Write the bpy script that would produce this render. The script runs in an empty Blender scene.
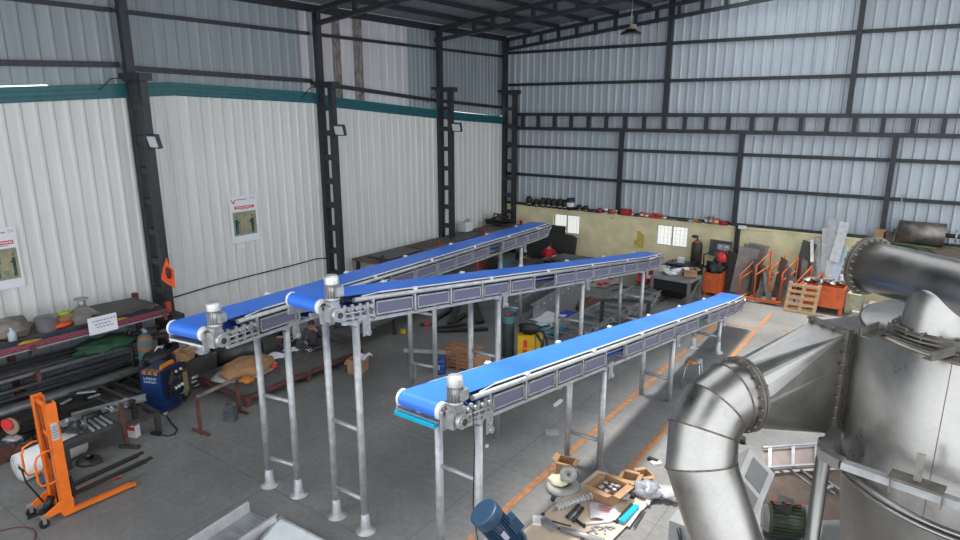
import bpy, bmesh, math, random
from mathutils import Vector, Matrix, Euler, noise
random.seed(7)
R = math.radians
scn = bpy.context.scene
col = scn.collection

# ------------------------------------------------------------------ camera, sky, sun, exposure
CAMH = 6.5
cam_data = bpy.data.cameras.new('camera'); cam = bpy.data.objects.new('camera', cam_data); col.objects.link(cam)
cam_data.lens = 24.0; cam_data.sensor_width = 36.0; cam_data.clip_start = 0.1; cam_data.clip_end = 300
cam.location = (0, 0, CAMH); cam.rotation_euler = (R(90 - 14.0), 0, R(35.9))
scn.camera = cam
w = bpy.data.worlds.new('sky'); scn.world = w; w.use_nodes = True
bg = w.node_tree.nodes['Background']; bg.inputs[0].default_value = (0.93, 0.965, 1.0, 1); bg.inputs[1].default_value = 1.6
sd = bpy.data.lights.new('sun', 'SUN'); sun = bpy.data.objects.new('sun', sd); col.objects.link(sun)
sd.energy = 4.2; sd.angle = R(7); sd.color = (1.0, 0.96, 0.9)
sun.rotation_euler = Vector((-0.22, 0.10, 1.0)).to_track_quat('Z', 'Y').to_euler()
scn.view_settings.view_transform = 'Standard'; scn.view_settings.look = 'None'
scn.view_settings.gamma = 1; scn.view_settings.use_curve_mapping = False
scn.view_settings.exposure = 0.55

# ------------------------------------------------------------------ measuring: photo bearing -> point on a real plane
_q = cam.rotation_euler.to_matrix(); CAM = Vector((0, 0, CAMH))
def ray(px, py): return _q @ Vector(((px - 480) / 640.0, (270 - py) / 640.0, -1))
def oz(px, py, z=0.0): d = ray(px, py); return CAM + d * ((z - CAMH) / d.z)
def ox(px, py, x): d = ray(px, py); return CAM + d * (x / d.x)
def oy(px, py, y): d = ray(px, py); return CAM + d * (y / d.y)
def od(px, py, t): return CAM + ray(px, py) * t
def opl(px, py, p, n): d = ray(px, py); return CAM + d * ((Vector(p) - CAM).dot(n) / d.dot(n))

# ------------------------------------------------------------------ materials
MATS = {}
def mat(name, rgb, rough=0.6, metal=0.0, var=0.12, scale=6.0, bump=0.0, emit=None, spec=0.5, stretch=(1, 1, 1), alpha=None, coords='Object'):
    if name in MATS: return MATS[name]
    m = bpy.data.materials.new(name); m.use_nodes = True; nt = m.node_tree; b = nt.nodes['Principled BSDF']
    b.inputs['Base Color'].default_value = (*rgb, 1); b.inputs['Roughness'].default_value = rough
    b.inputs['Metallic'].default_value = metal; b.inputs['Specular IOR Level'].default_value = spec
    tc = nt.nodes.new('ShaderNodeTexCoord'); mp = nt.nodes.new('ShaderNodeMapping'); mp.inputs['Scale'].default_value = stretch
    nt.links.new(tc.outputs[coords], mp.inputs[0])
    n = nt.nodes.new('ShaderNodeTexNoise'); n.inputs['Scale'].default_value = scale; n.inputs['Detail'].default_value = 6
    nt.links.new(mp.outputs[0], n.inputs['Vector'])
    if var:
        r = nt.nodes.new('ShaderNodeValToRGB')
        r.color_ramp.elements[0].position = .3; r.color_ramp.elements[1].position = .7
        r.color_ramp.elements[0].color = tuple(max(0, c * (1 - var)) for c in rgb) + (1,)
        r.color_ramp.elements[1].color = tuple(min(1, c * (1 + var)) for c in rgb) + (1,)
        nt.links.new(n.outputs[0], r.inputs[0]); nt.links.new(r.outputs[0], b.inputs['Base Color'])
    if bump:
        bp = nt.nodes.new('ShaderNodeBump'); bp.inputs['Strength'].default_value = bump; bp.inputs['Distance'].default_value = .02
        nt.links.new(n.outputs[0], bp.inputs['Height']); nt.links.new(bp.outputs[0], b.inputs['Normal'])
    if metal > .5:
        mr = nt.nodes.new('ShaderNodeMapRange'); mr.inputs[3].default_value = max(.05, rough - .1); mr.inputs[4].default_value = min(1, rough + .15)
        nt.links.new(n.outputs[0], mr.inputs[0]); nt.links.new(mr.outputs[0], b.inputs['Roughness'])
    if emit:
        b.inputs['Emission Color'].default_value = (*emit[0], 1); b.inputs['Emission Strength'].default_value = emit[1]
    if alpha is not None: b.inputs['Alpha'].default_value = alpha
    MATS[name] = m; return m

def floor_material():
    m = bpy.data.materials.new('concrete_floor'); m.use_nodes = True; nt = m.node_tree; b = nt.nodes['Principled BSDF']
    g = nt.nodes.new('ShaderNodeNewGeometry')
    def noi(s, d, rough=.55):
        n = nt.nodes.new('ShaderNodeTexNoise'); n.inputs['Scale'].default_value = s; n.inputs['Detail'].default_value = d; n.inputs['Roughness'].default_value = rough
        nt.links.new(g.outputs['Position'], n.inputs['Vector']); return n
    a = noi(.55, 8, .65); c = noi(9, 8, .7)
    r = nt.nodes.new('ShaderNodeValToRGB'); r.color_ramp.elements[0].position = .32; r.color_ramp.elements[1].position = .72
    r.color_ramp.elements[0].color = (.150, .150, .148, 1); r.color_ramp.elements[1].color = (.255, .252, .245, 1)
    nt.links.new(a.outputs[0], r.inputs[0])
    r2 = nt.nodes.new('ShaderNodeValToRGB'); r2.color_ramp.elements[0].position = .3; r2.color_ramp.elements[1].position = .75
    r2.color_ramp.elements[0].color = (.80, .80, .80, 1); r2.color_ramp.elements[1].color = (1.15, 1.15, 1.15, 1)
    nt.links.new(c.outputs[0], r2.inputs[0])
    mx = nt.nodes.new('ShaderNodeMix'); mx.data_type = 'RGBA'; mx.blend_type = 'MULTIPLY'; mx.inputs[0].default_value = 1
    nt.links.new(r.outputs[0], mx.inputs[6]); nt.links.new(r2.outputs[0], mx.inputs[7])
    # cast slab joints
    br = nt.nodes.new('ShaderNodeTexBrick'); br.offset = 0; br.inputs['Scale'].default_value = 1
    br.inputs['Brick Width'].default_value = 3.0; br.inputs['Row Height'].default_value = 3.0; br.inputs['Mortar Size'].default_value = .012
    br.inputs['Color1'].default_value = (1, 1, 1, 1); br.inputs['Color2'].default_value = (.93, .93, .93, 1); br.inputs['Mortar'].default_value = (.7, .7, .7, 1)
    nt.links.new(g.outputs['Position'], br.inputs['Vector'])
    m2 = nt.nodes.new('ShaderNodeMix'); m2.data_type = 'RGBA'; m2.blend_type = 'MULTIPLY'; m2.inputs[0].default_value = 1
    nt.links.new(mx.outputs[2], m2.inputs[6]); nt.links.new(br.outputs[0], m2.inputs[7])
    # pale scuffs
    s = noi(2.2, 12, .8); rs = nt.nodes.new('ShaderNodeValToRGB'); rs.color_ramp.elements[0].position = .62; rs.color_ramp.elements[1].position = .72
    rs.color_ramp.elements[0].color = (0, 0, 0, 1); rs.color_ramp.elements[1].color = (.3, .3, .3, 1); nt.links.new(s.outputs[0], rs.inputs[0])
    m3 = nt.nodes.new('ShaderNodeMix'); m3.data_type = 'RGBA'; nt.links.new(rs.outputs[0], m3.inputs[0]); nt.links.new(m2.outputs[2], m3.inputs[6])
    m3.inputs[7].default_value = (.36, .36, .35, 1)
    nt.links.new(m3.outputs[2], b.inputs['Base Color']); b.inputs['Roughness'].default_value = .62
    bp = nt.nodes.new('ShaderNodeBump'); bp.inputs['Strength'].default_value = .15; bp.inputs['Distance'].default_value = .01
    nt.links.new(c.outputs[0], bp.inputs['Height']); nt.links.new(bp.outputs[0], b.inputs['Normal'])
    return m
def streak_material(name, c1, c2, rough, metal=0.0, scale=1.2, vs=.08):
    """sheet metal with long vertical weather streaks and panel to panel tone"""
    m = bpy.data.materials.new(name); m.use_nodes = True; nt = m.node_tree; b = nt.nodes['Principled BSDF']
    g = nt.nodes.new('ShaderNodeNewGeometry'); mp = nt.nodes.new('ShaderNodeMapping'); mp.inputs['Scale'].default_value = (scale * 3, scale * 3, vs * 3)
    nt.links.new(g.outputs['Position'], mp.inputs[0])
    n = nt.nodes.new('ShaderNodeTexNoise'); n.inputs['Scale'].default_value = 1; n.inputs['Detail'].default_value = 8; n.inputs['Roughness'].default_value = .6
    nt.links.new(mp.outputs[0], n.inputs['Vector'])
    r = nt.nodes.new('ShaderNodeValToRGB'); r.color_ramp.elements[0].position = .35; r.color_ramp.elements[1].position = .65
    r.color_ramp.elements[0].color = (*c1, 1); r.color_ramp.elements[1].color = (*c2, 1)
    nt.links.new(n.outputs[0], r.inputs[0]); nt.links.new(r.outputs[0], b.inputs['Base Color'])
    b.inputs['Roughness'].default_value = rough; b.inputs['Metallic'].default_value = metal
    return m
def steel_material(name, c1, c2, rough, scale=3.0, aniso=0.0):
    m = bpy.data.materials.new(name); m.use_nodes = True; nt = m.node_tree; b = nt.nodes['Principled BSDF']
    tc = nt.nodes.new('ShaderNodeTexCoord')
    n = nt.nodes.new('ShaderNodeTexNoise'); n.inputs['Scale'].default_value = scale; n.inputs['Detail'].default_value = 10; n.inputs['Roughness'].default_value = .68
    nt.links.new(tc.outputs['Object'], n.inputs['Vector'])
    r = nt.nodes.new('ShaderNodeValToRGB'); r.color_ramp.elements[0].position = .33; r.color_ramp.elements[1].position = .68
    r.color_ramp.elements[0].color = (*c1, 1); r.color_ramp.elements[1].color = (*c2, 1)
    nt.links.new(n.outputs[0], r.inputs[0])
    v = nt.nodes.new('ShaderNodeTexNoise'); v.inputs['Scale'].default_value = scale * 9; v.inputs['Detail'].default_value = 4
    nt.links.new(tc.outputs['Object'], v.inputs['Vector'])
    rv = nt.nodes.new('ShaderNodeValToRGB'); rv.color_ramp.elements[0].position = .28; rv.color_ramp.elements[1].position = .42
    rv.color_ramp.elements[0].color = (.82, .81, .79, 1); rv.color_ramp.elements[1].color = (1, 1, 1, 1); nt.links.new(v.outputs[0], rv.inputs[0])
    mx = nt.nodes.new('ShaderNodeMix'); mx.data_type = 'RGBA'; mx.blend_type = 'MULTIPLY'; mx.inputs[0].default_value = .5
    nt.links.new(r.outputs[0], mx.inputs[6]); nt.links.new(rv.outputs[0], mx.inputs[7]); nt.links.new(mx.outputs[2], b.inputs['Base Color'])
    mr = nt.nodes.new('ShaderNodeMapRange'); mr.inputs[1].default_value = .3; mr.inputs[2].default_value = .7
    mr.inputs[3].default_value = rough - .07; mr.inputs[4].default_value = rough + .12
    nt.links.new(n.outputs[0], mr.inputs[0]); nt.links.new(mr.outputs[0], b.inputs['Roughness'])
    b.inputs['Metallic'].default_value = 1.0
    bp = nt.nodes.new('ShaderNodeBump'); bp.inputs['Strength'].default_value = .05; bp.inputs['Distance'].default_value = .02
    nt.links.new(n.outputs[0], bp.inputs['Height']); nt.links.new(bp.outputs[0], b.inputs['Normal'])
    return m
def stripe_material(name, c1, c2, scale, rot, rough=.5, dist=0.0):
    m = bpy.data.materials.new(name); m.use_nodes = True; nt = m.node_tree; b = nt.nodes['Principled BSDF']
    tc = nt.nodes.new('ShaderNodeTexCoord'); mp = nt.nodes.new('ShaderNodeMapping'); mp.inputs['Rotation'].default_value = rot
    nt.links.new(tc.outputs['Object'], mp.inputs[0])
    wv = nt.nodes.new('ShaderNodeTexWave'); wv.inputs['Scale'].default_value = scale; wv.inputs['Distortion'].default_value = dist
    nt.links.new(mp.outputs[0], wv.inputs['Vector'])
    r = nt.nodes.new('ShaderNodeValToRGB'); r.color_ramp.elements[0].position = .42; r.color_ramp.elements[1].position = .58
    r.color_ramp.elements[0].color = (*c1, 1); r.color_ramp.elements[1].color = (*c2, 1)
    nt.links.new(wv.outputs[0], r.inputs[0]); nt.links.new(r.outputs[0], b.inputs['Base Color']); b.inputs['Roughness'].default_value = rough
    MATS[name] = m; return m

M_floor = floor_material()
M_white = streak_material('white_wall_sheet', (.60, .61, .60), (.70, .71, .70), .5)
M_blue = streak_material('blue_grey_sheet', (.23, .265, .295), (.29, .33, .36), .45)
M_back = streak_material('back_wall_sheet', (.38, .43, .475), (.48, .535, .58), .42)
M_pale = streak_material('pale_sheet', (.48, .47, .50), (.60, .585, .61), .5)
M_rust = streak_material('rusty_sheet', (.10, .075, .065), (.30, .27, .27), .7, scale=3, vs=1.2)
M_roof = streak_material('roof_sheet', (.15, .165, .175), (.21, .225, .235), .5)
M_beam = mat('slate_beam_paint', (.022, .028, .034), .5, var=.25)
M_teal = mat('teal_paint', (.008, .105, .125), .45, var=.15)
M_yellow = mat('yellow_plaster', (.73, .665, .42), .9, var=.14, scale=1.6, bump=.3)
M_line = mat('orange_floor_paint', (.35, .165, .075), .75, var=.3, scale=9)
M_galv = mat('galvanised_tube', (.42, .435, .45), .46, .6, var=.2, scale=9)
M_galv2 = mat('galvanised_dull', (.36, .37, .385), .45, .6, var=.18, scale=5)
M_belt = mat('blue_belt', (.04, .185, .74), .36, var=.06, scale=2)
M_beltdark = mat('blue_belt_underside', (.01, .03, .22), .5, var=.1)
M_wht = mat('white_plastic', (.70, .71, .72), .4, var=.04)
M_blk = mat('black_rubber', (.012, .012, .013), .55, var=.2)
M_dark = mat('dark_steel', (.06, .058, .056), .5, .4, var=.3)
M_cyan = mat('cyan_plastic', (.0, .36, .56), .35, var=.06)
M_alu = mat('cast_aluminium', (.43, .44, .45), .36, .7, var=.2, scale=12)
M_steel = steel_material('stainless_sheet', (.34, .335, .325), (.49, .48, .465), .32)
M_steeld = steel_material('stainless_dull', (.28, .275, .265), (.36, .35, .34), .4)
M_flange = mat('weathered_flange', (.20, .185, .165), .5, .7, var=.3, scale=10)
M_weld = mat('weld_seam', (.22, .17, .13), .5, .8, var=.5, scale=20)
M_panel = stripe_material('violet_mesh_panel', (.12, .12, .19), (.23, .23, .31), 9, (0.75, 0, 0))
M_orange = mat('orange_paint', (.80, .165, .015), .42, var=.1)
M_orange2 = mat('dusty_orange_paint', (.55, .105, .025), .55, var=.2)
M_oxide = mat('red_oxide_paint', (.10, .035, .03), .7, var=.4)
M_card = mat('cardboard', (.36, .215, .115), .85, var=.12)
M_wood = mat('pale_timber', (.48, .33, .19), .8, var=.25, stretch=(1, 1, 6))
M_rubble = mat('grey_concrete_block', (.30, .29, .26), .9, var=.25, bump=.4)

# ------------------------------------------------------------------ mesh builder
class MB:
    def __init__(s): s.v = []; s.f = []; s.mi = []; s.m = 0; s.sm = []
    def add(s, vs, fs, smooth=False):
        b = len(s.v); s.v += [Vector(x) for x in vs]
        for f in fs: s.f.append([b + i for i in f]); s.mi.append(s.m); s.sm.append(smooth)
    def box(s, c, size, rot=None):
        c = Vector(c); x, y, z = (a / 2 for a in size)
        P = [Vector((i, j, k)) for k in (-z, z) for j in (-y, y) for i in (-x, x)]
        if rot is not None:
            rot = rot.to_matrix() if hasattr(rot, 'to_matrix') else rot if hasattr(rot, 'to_3x3') else Matrix.Rotation(rot, 3, 'Z')
            P = [rot @ p for p in P]
        s.add([c + p for p in P], [(0, 2, 3, 1), (4, 5, 7, 6), (0, 1, 5, 4), (2, 6, 7, 3), (0, 4, 6, 2), (1, 3, 7, 5)])
        return s
    def bbox(s, a, b):
        a = Vector(a); b = Vector(b); return s.box((a + b) / 2, [abs(q) for q in (b - a)])
    def frame(s, p0, p1, up=(0, 0, 1)):
        d = (Vector(p1) - Vector(p0)).normalized(); up = Vector(up)
        if abs(d.dot(up)) > .98: up = Vector((1, 0, 0)) if abs(d.x) < .9 else Vector((0, 1, 0))
        x = d.cross(up).normalized(); y = x.cross(d).normalized(); return d, x, y
    def bar(s, p0, p1, w, h, up=(0, 0, 1), ox_=0, oy_=0):
        p0 = Vector(p0); p1 = Vector(p1); d, x, y = s.frame(p0, p1, up); a = w / 2; b = h / 2
        P = [p + x * (i + ox_) + y * (j + oy_) for p in (p0, p1) for i, j in ((-a, -b), (a, -b), (a, b), (-a, b))]
        s.add(P, [(0, 1, 2, 3), (7, 6, 5, 4), (0, 4, 5, 1), (1, 5, 6, 2), (2, 6, 7, 3), (3, 7, 4, 0)]); return s
    def chan(s, p0, p1, w, h, t=.01, up=(0, 0, 1)):
        s.bar(p0, p1, w, t, up, 0, -h / 2); s.bar(p0, p1, w, t, up, 0, h / 2); s.bar(p0, p1, t, h, up, -w / 2, 0); return s
    def angle(s, p0, p1, w, t=.008, up=(0, 0, 1)):
        s.bar(p0, p1, w, t, up, 0, -w / 2); s.bar(p0, p1, t, w, up, -w / 2, 0); return s
    def tube(s, p0, p1, r, seg=12, r2=None, caps=True):
        p0 = Vector(p0); p1 = Vector(p1); d, x, y = s.frame(p0, p1); r2 = r if r2 is None else r2
        P = []
        for p, q in ((p0, r), (p1, r2)):
            P += [p + x * math.cos(2 * math.pi * i / seg) * q + y * math.sin(2 * math.pi * i / seg) * q for i in range(seg)]
        s.add(P, [(i, (i + 1) % seg, seg + (i + 1) % seg, seg + i) for i in range(seg)], True)
        if caps: b = len(s.v) - 2 * seg; s.f += [[b + i for i in range(seg)][::-1], [b + seg + i for i in range(seg)]]; s.mi += [s.m] * 2; s.sm += [False] * 2
        return s
    def path(s, pts, r, seg=8, closed=False):
        pts = [Vector(p) for p in pts]; n = len(pts); rings = []; lastx = None
        for i, p in enumerate(pts):
            a = pts[i - 1] if (i > 0 or closed) else p; b = pts[(i + 1) % n] if (i < n - 1 or closed) else p
            d = (b - a).normalized()
            if lastx is None:
                up = Vector((0, 0, 1)) if abs(d.z) < .95 else Vector((1, 0, 0)); x = d.cross(up).normalized()
            else: x = (lastx - d * lastx.dot(d)).normalized()
            lastx = x; y = d.cross(x)
            q = r[i] if isinstance(r, (list, tuple)) else r
            rings.append([p + x * math.cos(2 * math.pi * k / seg) * q + y * math.sin(2 * math.pi * k / seg) * q for k in range(seg)])
        V = [v for g in rings for v in g]; F = []
        for i in range(n if closed else n - 1):
            j = (i + 1) % n
            F += [(i * seg + k, i * seg + (k + 1) % seg, j * seg + (k + 1) % seg, j * seg + k) for k in range(seg)]
        s.add(V, F, True)
        if not closed: b = len(s.v) - n * seg; s.f += [[b + k for k in range(seg)][::-1], [b + (n - 1) * seg + k for k in range(seg)]]; s.mi += [s.m] * 2; s.sm += [False] * 2
        return s
    def lathe(s, prof, c=(0, 0, 0), axis=(0, 0, 1), seg=20, smooth=True):
        c = Vector(c); d, x, y = s.frame((0, 0, 0), axis)
        V = [c + d * h + (x * math.cos(2 * math.pi * k / seg) + y * math.sin(2 * math.pi * k / seg)) * r for r, h in prof for k in range(seg)]
        F = [(i * seg + k, i * seg + (k + 1) % seg, (i + 1) * seg + (k + 1) % seg, (i + 1) * seg + k) for i in range(len(prof) - 1) for k in range(seg)]
        s.add(V, F, smooth); return s
    def prism(s, pts, ext):
        pts = [Vector(p) for p in pts]; e = Vector(ext); n = len(pts)
        s.add(pts + [p + e for p in pts], [tuple(range(n))[::-1], tuple(range(n, 2 * n))] + [(i, (i + 1) % n, n + (i + 1) % n, n + i) for i in range(n)]); return s
    def blob(s, c, size, amp=.25, fr=2.0, seed=0, nu=14, nv=8, flat=None):
        c = Vector(c); V = []; F = []
        for j in range(nv + 1):
            for i in range(nu):
                th = math.pi * j / nv; ph = 2 * math.pi * i / nu
                d = Vector((math.sin(th) * math.cos(ph), math.sin(th) * math.sin(ph), math.cos(th)))
                k = 1 + amp * noise.noise(d * fr + Vector((seed * 3.7, seed, 0))) * 1.6
                p = Vector((d.x * size[0] / 2 * k, d.y * size[1] / 2 * k, d.z * size[2] / 2 * k))
                if flat is not None and p.z < flat: p.z = flat
                V.append(c + p)
        for j in range(nv):
            for i in range(nu): F.append((j * nu + i, (j + 1) * nu + i, (j + 1) * nu + (i + 1) % nu, j * nu + (i + 1) % nu))
        s.add(V, F, True); return s
    def sheet(s, fn, nu, nv, t=.004):
        """surface fn(u,v)->point given a small thickness"""
        A = [Vector(fn(i / nu, j / nv)) for j in range(nv + 1) for i in range(nu + 1)]; n = len(A)
        nor = (A[1] - A[0]).cross(A[nu + 1] - A[0]).normalized(); B = [a - nor * t for a in A]; W = nu + 1; F = []
        for j in range(nv):
            for i in range(nu):
                a = j * W + i; F.append((a, a + 1, a + W + 1, a + W)); F.append((n + a + W, n + a + W + 1, n + a + 1, n + a))
        edge = [i for i in range(W)] + [j * W + nu for j in range(1, nv + 1)] + [nv * W + i for i in range(nu - 1, -1, -1)] + [j * W for j in range(nv - 1, 0, -1)]
        for k in range(len(edge)): a = edge[k]; b = edge[(k + 1) % len(edge)]; F.append((a, n + a, n + b, b))
        s.add(A + B, F, False); return s
def obj(name, mb, mats, parent=None, world=False, kind=None, label=None):
    me = bpy.data.meshes.new(name)
    vs = mb.v
    if parent is not None and world:
        inv = WM[parent.name].inverted(); vs = [inv @ v for v in vs]
    me.from_pydata([tuple(v) for v in vs], [], mb.f)
    for p, k, sm in zip(me.polygons, mb.mi, mb.sm): p.material_index = k; p.use_smooth = sm
    for m in (mats if isinstance(mats, (list, tuple)) else [mats]): me.materials.append(m)
    me.update()
    o = bpy.data.objects.new(name, me); col.objects.link(o)
    if parent is not None: o.parent = parent
    if kind: o['kind'] = kind
    if label: o['label'] = label
    return o
WM = {}
def thing(name, label, cat, loc=(0, 0, 0), rz=0.0, group=None):
    o = bpy.data.objects.new(name, None); col.objects.link(o); o.empty_display_size = .1
    o.location = loc; o.rotation_euler = (0, 0, rz); o['label'] = label; o['category'] = cat
    if group: o['group'] = group
    WM[o.name] = Matrix.Translation(Vector(loc)) @ Matrix.Rotation(rz, 4, 'Z'); return o
def single(name, mb, mats, label, cat, group=None, kind=None):
    """a thing of one mesh, its origin at its base"""
    lo = Vector([min(v[i] for v in mb.v) for i in range(3)]); hi = Vector([max(v[i] for v in mb.v) for i in range(3)])
    c = Vector(((lo.x + hi.x) / 2, (lo.y + hi.y) / 2, lo.z)); mb.v = [v - c for v in mb.v]
    o = obj(name, mb, mats); o.location = c; o['label'] = label; o['category'] = cat
    if group: o['group'] = group
    if kind: o['kind'] = kind
    return o
def struct(name, mb, mats): return obj(name, mb, mats, kind='structure')
def dup(root, loc, rz, label=None, group=None):
    r = root.copy(); col.objects.link(r); r.location = loc; r.rotation_euler = (0, 0, rz)
    if label: r['label'] = label
    if group: r['group'] = group
    for ch in list(root.children):
        c = ch.copy(); col.objects.link(c); c.parent = r
        for g in list(ch.children): d = g.copy(); col.objects.link(d); d.parent = c
    return r

# ------------------------------------------------------------------ the setting
WX, BY = -16.8, 25.3
EAVE = 9.62
UX = WX - .25
def roofz(x): return EAVE + (x - UX) * .108 if x < 2 else EAVE + (2 - UX) * .108 - (x - 2) * .108
def lerp(a, b, t): return a + (b - a) * t
def pw(tab, x):
    if x <= tab[0][0]: return tab[0][1]
    for (a, b), (c, d) in zip(tab, tab[1:]):
        if x <= c: return lerp(b, d, (x - a) / (c - a))
    return tab[-1][1]
TEAL = [(-3, 6.2), (4.6, 6.93), (9.4, 7.22), (14, 7.07), (15, 6.93), (19.9, 6.55), (25, 6.22)]
def rib_wall(mb, axis, u0, u1, plane, zlo, zhi, pitch=.33, depth=.035, sgn=1, rw=.05):
    """trapezoidal ribbed sheet; axis 'y' = wall along Y at x=plane, ribs raised to sgn"""
    us = []; u = u0
    while u < u1 - 1e-6:
        for du, k in ((0, 0), (pitch - 2.6 * rw, 0), (pitch - 1.8 * rw, 1), (pitch - .8 * rw, 1)):
            if u + du < u1: us.append((u + du, k))
        us.append((min(u + pitch * .5 - 1.3 * rw - .012, u1), 0)) if False else None
        u += pitch
    us.append((u1, 0)); V = []
    for u, k in us:
        q = plane + sgn * k * depth
        for z in (zlo(u), zhi(u)): V.append((q, u, z) if axis == 'y' else (u, q, z))
    F = [(2 * i, 2 * i + 2, 2 * i + 3, 2 * i + 1) for i in range(len(us) - 1)]
    mb.add(V, F); return mb

m = MB(); m.bbox((-19, -9, -.2), (15, BY + 2.5, 0)); struct('floor', m, M_floor)
m = MB(); rib_wall(m, 'y', -5, BY, WX, lambda u: 0, lambda u: pw(TEAL, u) - .32)
m.bbox((UX - .02, BY + .02, 2.1), (WX + .02, BY + .1, EAVE + .1))
struct('wall_left', m, M_white)
# teal capping, three pressed ridges
m = MB()
ys = [-5, 1, 4.6, 7, 9.4, 11.7, 14, 15, 17.4, 19.9, 22.5, BY]
for a, b in zip(ys, ys[1:]):
    m.add([(WX - .03, a, pw(TEAL, a) - .4), (WX - .03, b, pw(TEAL, b) - .4), (WX - .03, b, pw(TEAL, b)), (WX - .03, a, pw(TEAL, a))], [(0, 1, 2, 3)])
    for k in range(3):
        za, zb = pw(TEAL, a) - .055 - .11 * k, pw(TEAL, b) - .055 - .11 * k
        m.bar((WX + .03, a, za), (WX + .03, b, zb), .10, .085)
        m.bar((WX, a, za - .05), (WX, b, zb - .05), .10, .03)
struct('trim_1', m, M_teal)
GIRT = [(-5, 7.1), (5.6, 7.42), (8.2, 7.60), (8.35, 7.50), (14.2, 7.42), (14.4, 7.36), (19.9, 6.92), (25.3, 6.62)]
def zlo(u): return pw(TEAL, u) + (.03 if (4 < u < 6.6 or u > 20.4) else -.1)
SEG = [(-5, 13.9, M_blue, .33), (13.9, 15.2, M_pale, .33), (15.2, 15.55, M_rust, .2), (15.55, 16.15, M_pale, .22), (16.15, 16.6, M_rust, .2), (16.6, 18.9, M_pale, .42), (18.9, BY + .14, M_blue, .25)]
for i, (a, b, mm, pt) in enumerate(SEG):
    m = MB(); rib_wall(m, 'y', a, b, UX, zlo, lambda u: EAVE, pitch=pt, rw=.03 if pt < .3 else .045)
    struct('wall_left_upper', m, mm)
m = MB()   # girts
for a, b in ((-5, 8.2), (8.3, 14.2), (14.4, 20.0), (20.1, BY)):
    m.bar((UX + .08, a, 8.86), (UX + .08, b, 8.86), .10, .10)
    m.bar((UX + .08, a, pw(GIRT, a)), (UX + .08, b, pw(GIRT, b)), .10, .13)
struct('trim_2', m, M_beam)
# the eave strip and roof sheets; an open skylight run beyond
m = MB(); m.bar((UX + .06, -5, EAVE - .05), (UX + .06, BY, EAVE - .05), .12, .10); struct('trim_3', m, M_beam)
def roof_strip(x0, x1, y0, y1, name='ceiling'):
    y1 += .3; m = MB(); V = []; n = 0; y = y0
    while y < y1:
        for dy, k in ((0, 0), (.2, 0), (.235, 1), (.28, 1)):
            yy = min(y + dy, y1); V += [(x0, yy, roofz(x0) + .12 + k * .03), (x1, yy, roofz(x1) + .12 + k * .03)]; n += 1
        y += .32
    m.add(V, [(2 * i, 2 * i + 1, 2 * i + 3, 2 * i + 2) for i in range(n - 1)]); struct(name, m, M_roof)
roof_strip(UX - .2, -7.6, -5, BY); roof_strip(-3.4, 2, -5, BY); 
m = MB()
for x in [UX + .15 + 1.35 * k for k in range(15)]:
    if x > 2: break
    m.bar((x, -5, roofz(x) + .02), (x, BY, roofz(x) + .02), .07, .16)
struct('trim_4', m, M_beam)
# rafters: two chords with upright battens
for i, yy in enumerate((2.3, 8.25, 14.25, 20.2, BY - .25)):
    m = MB(); xa, xb = UX + .3, 2.0
    def top(x): return roofz(x) - .13
    def bot(x): return roofz(x) - .13 - lerp(.40, .52, min(1, (x - xa) / 4))
    m.bar((xa, yy, top(xa)), (xb, yy, top(xb)), .14, .13); m.bar((xa, yy, bot(xa)), (xb, yy, bot(xb)), .14, .13)
    for k in range(22):
        x = xa + .15 + k * .85
        if x < xb: m.bar((x, yy, bot(x)), (x, yy, top(x)), .10, .12)
    struct('beam_%d' % (i + 1), m, M_beam)
# laced columns along the left wall
YC = [2.3, 8.3, 14.3, 20.35, 25.0]
for i, yy in enumerate(YC):
    m = MB(); xo, xi = WX + .11, WX + .64
    if i < 5:
        m.bar((xo, yy, 0), (xo, yy, EAVE), .2, .19); m.bar((xi, yy, 0), (xi, yy, 7.22), .18, .19)
        k = .33
        while k < 7.1: m.bar((xo, yy, k), (xi, yy, k), .17, .17, up=(0, 1, 0)); k += .78
        m.bbox((xo - .1, yy - .16, 7.2), (xi + .22, yy + .16, 7.38))
        m.bbox((xo - .15, yy - .2, 0), (xi + .15, yy + .2, .02))
        m.bar((UX, yy - .05, 7.35), (xo, yy - .05, 7.35), .12, .1)
    struct('column_%d' % (i + 1), m, M_beam)
for i, yy in enumerate((8.3, 14.3, 20.35)):   # bracing rods to the teal band
    m = MB(); m.path([(WX + .1, yy - .75, 6.98 - .1 * i), (WX + .08, yy - .45, 7.25 - .1 * i), (WX + .05, yy - .1, 7.28)], .014, 6); struct('trim_%d' % (5 + i), m, M_beam)
# back wall
def btop(u): return roofz(u) + .13
m = MB(); rib_wall(m, 'x', UX, 8, BY + .12, lambda u: 2.1, btop, pitch=.33, sgn=-1, depth=.065, rw=.04); struct('wall_back', m, M_back)
# plastered dwarf wall with two window holes (pieces round the holes)
YW = 2.18; yf = BY - .18
wins = [(oy(553.5, 215, yf), oy(579, 237, yf)), (oy(656.5, 223, yf), oy(687, 247, yf))]
WR = []
for a, b in wins: WR.append((a.x, b.x))
WZ = [(1.14, 2.0), (1.14, 2.0)]
m = MB(); xs = [WX - .1, WR[0][0], WR[0][1], WR[1][0], WR[1][1], 8]
for j in (0, 2, 4): m.bbox((xs[j], yf, 0), (xs[j + 1], BY + .05, YW))
for j, k in ((1, 0), (3, 1)):
    m.bbox((xs[j], yf, 0), (xs[j + 1], BY + .05, WZ[k][0])); m.bbox((xs[j], yf, WZ[k][1]), (xs[j + 1], BY + .05, YW))
m.bbox((WX, yf - .05, YW), (8, BY + .1, YW + .05))
struct('wall_back_plaster', m, M_yellow)
M_paint = mat('mustard_paint', (.55, .42, .10), .8, var=.3)
m = MB()
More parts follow.
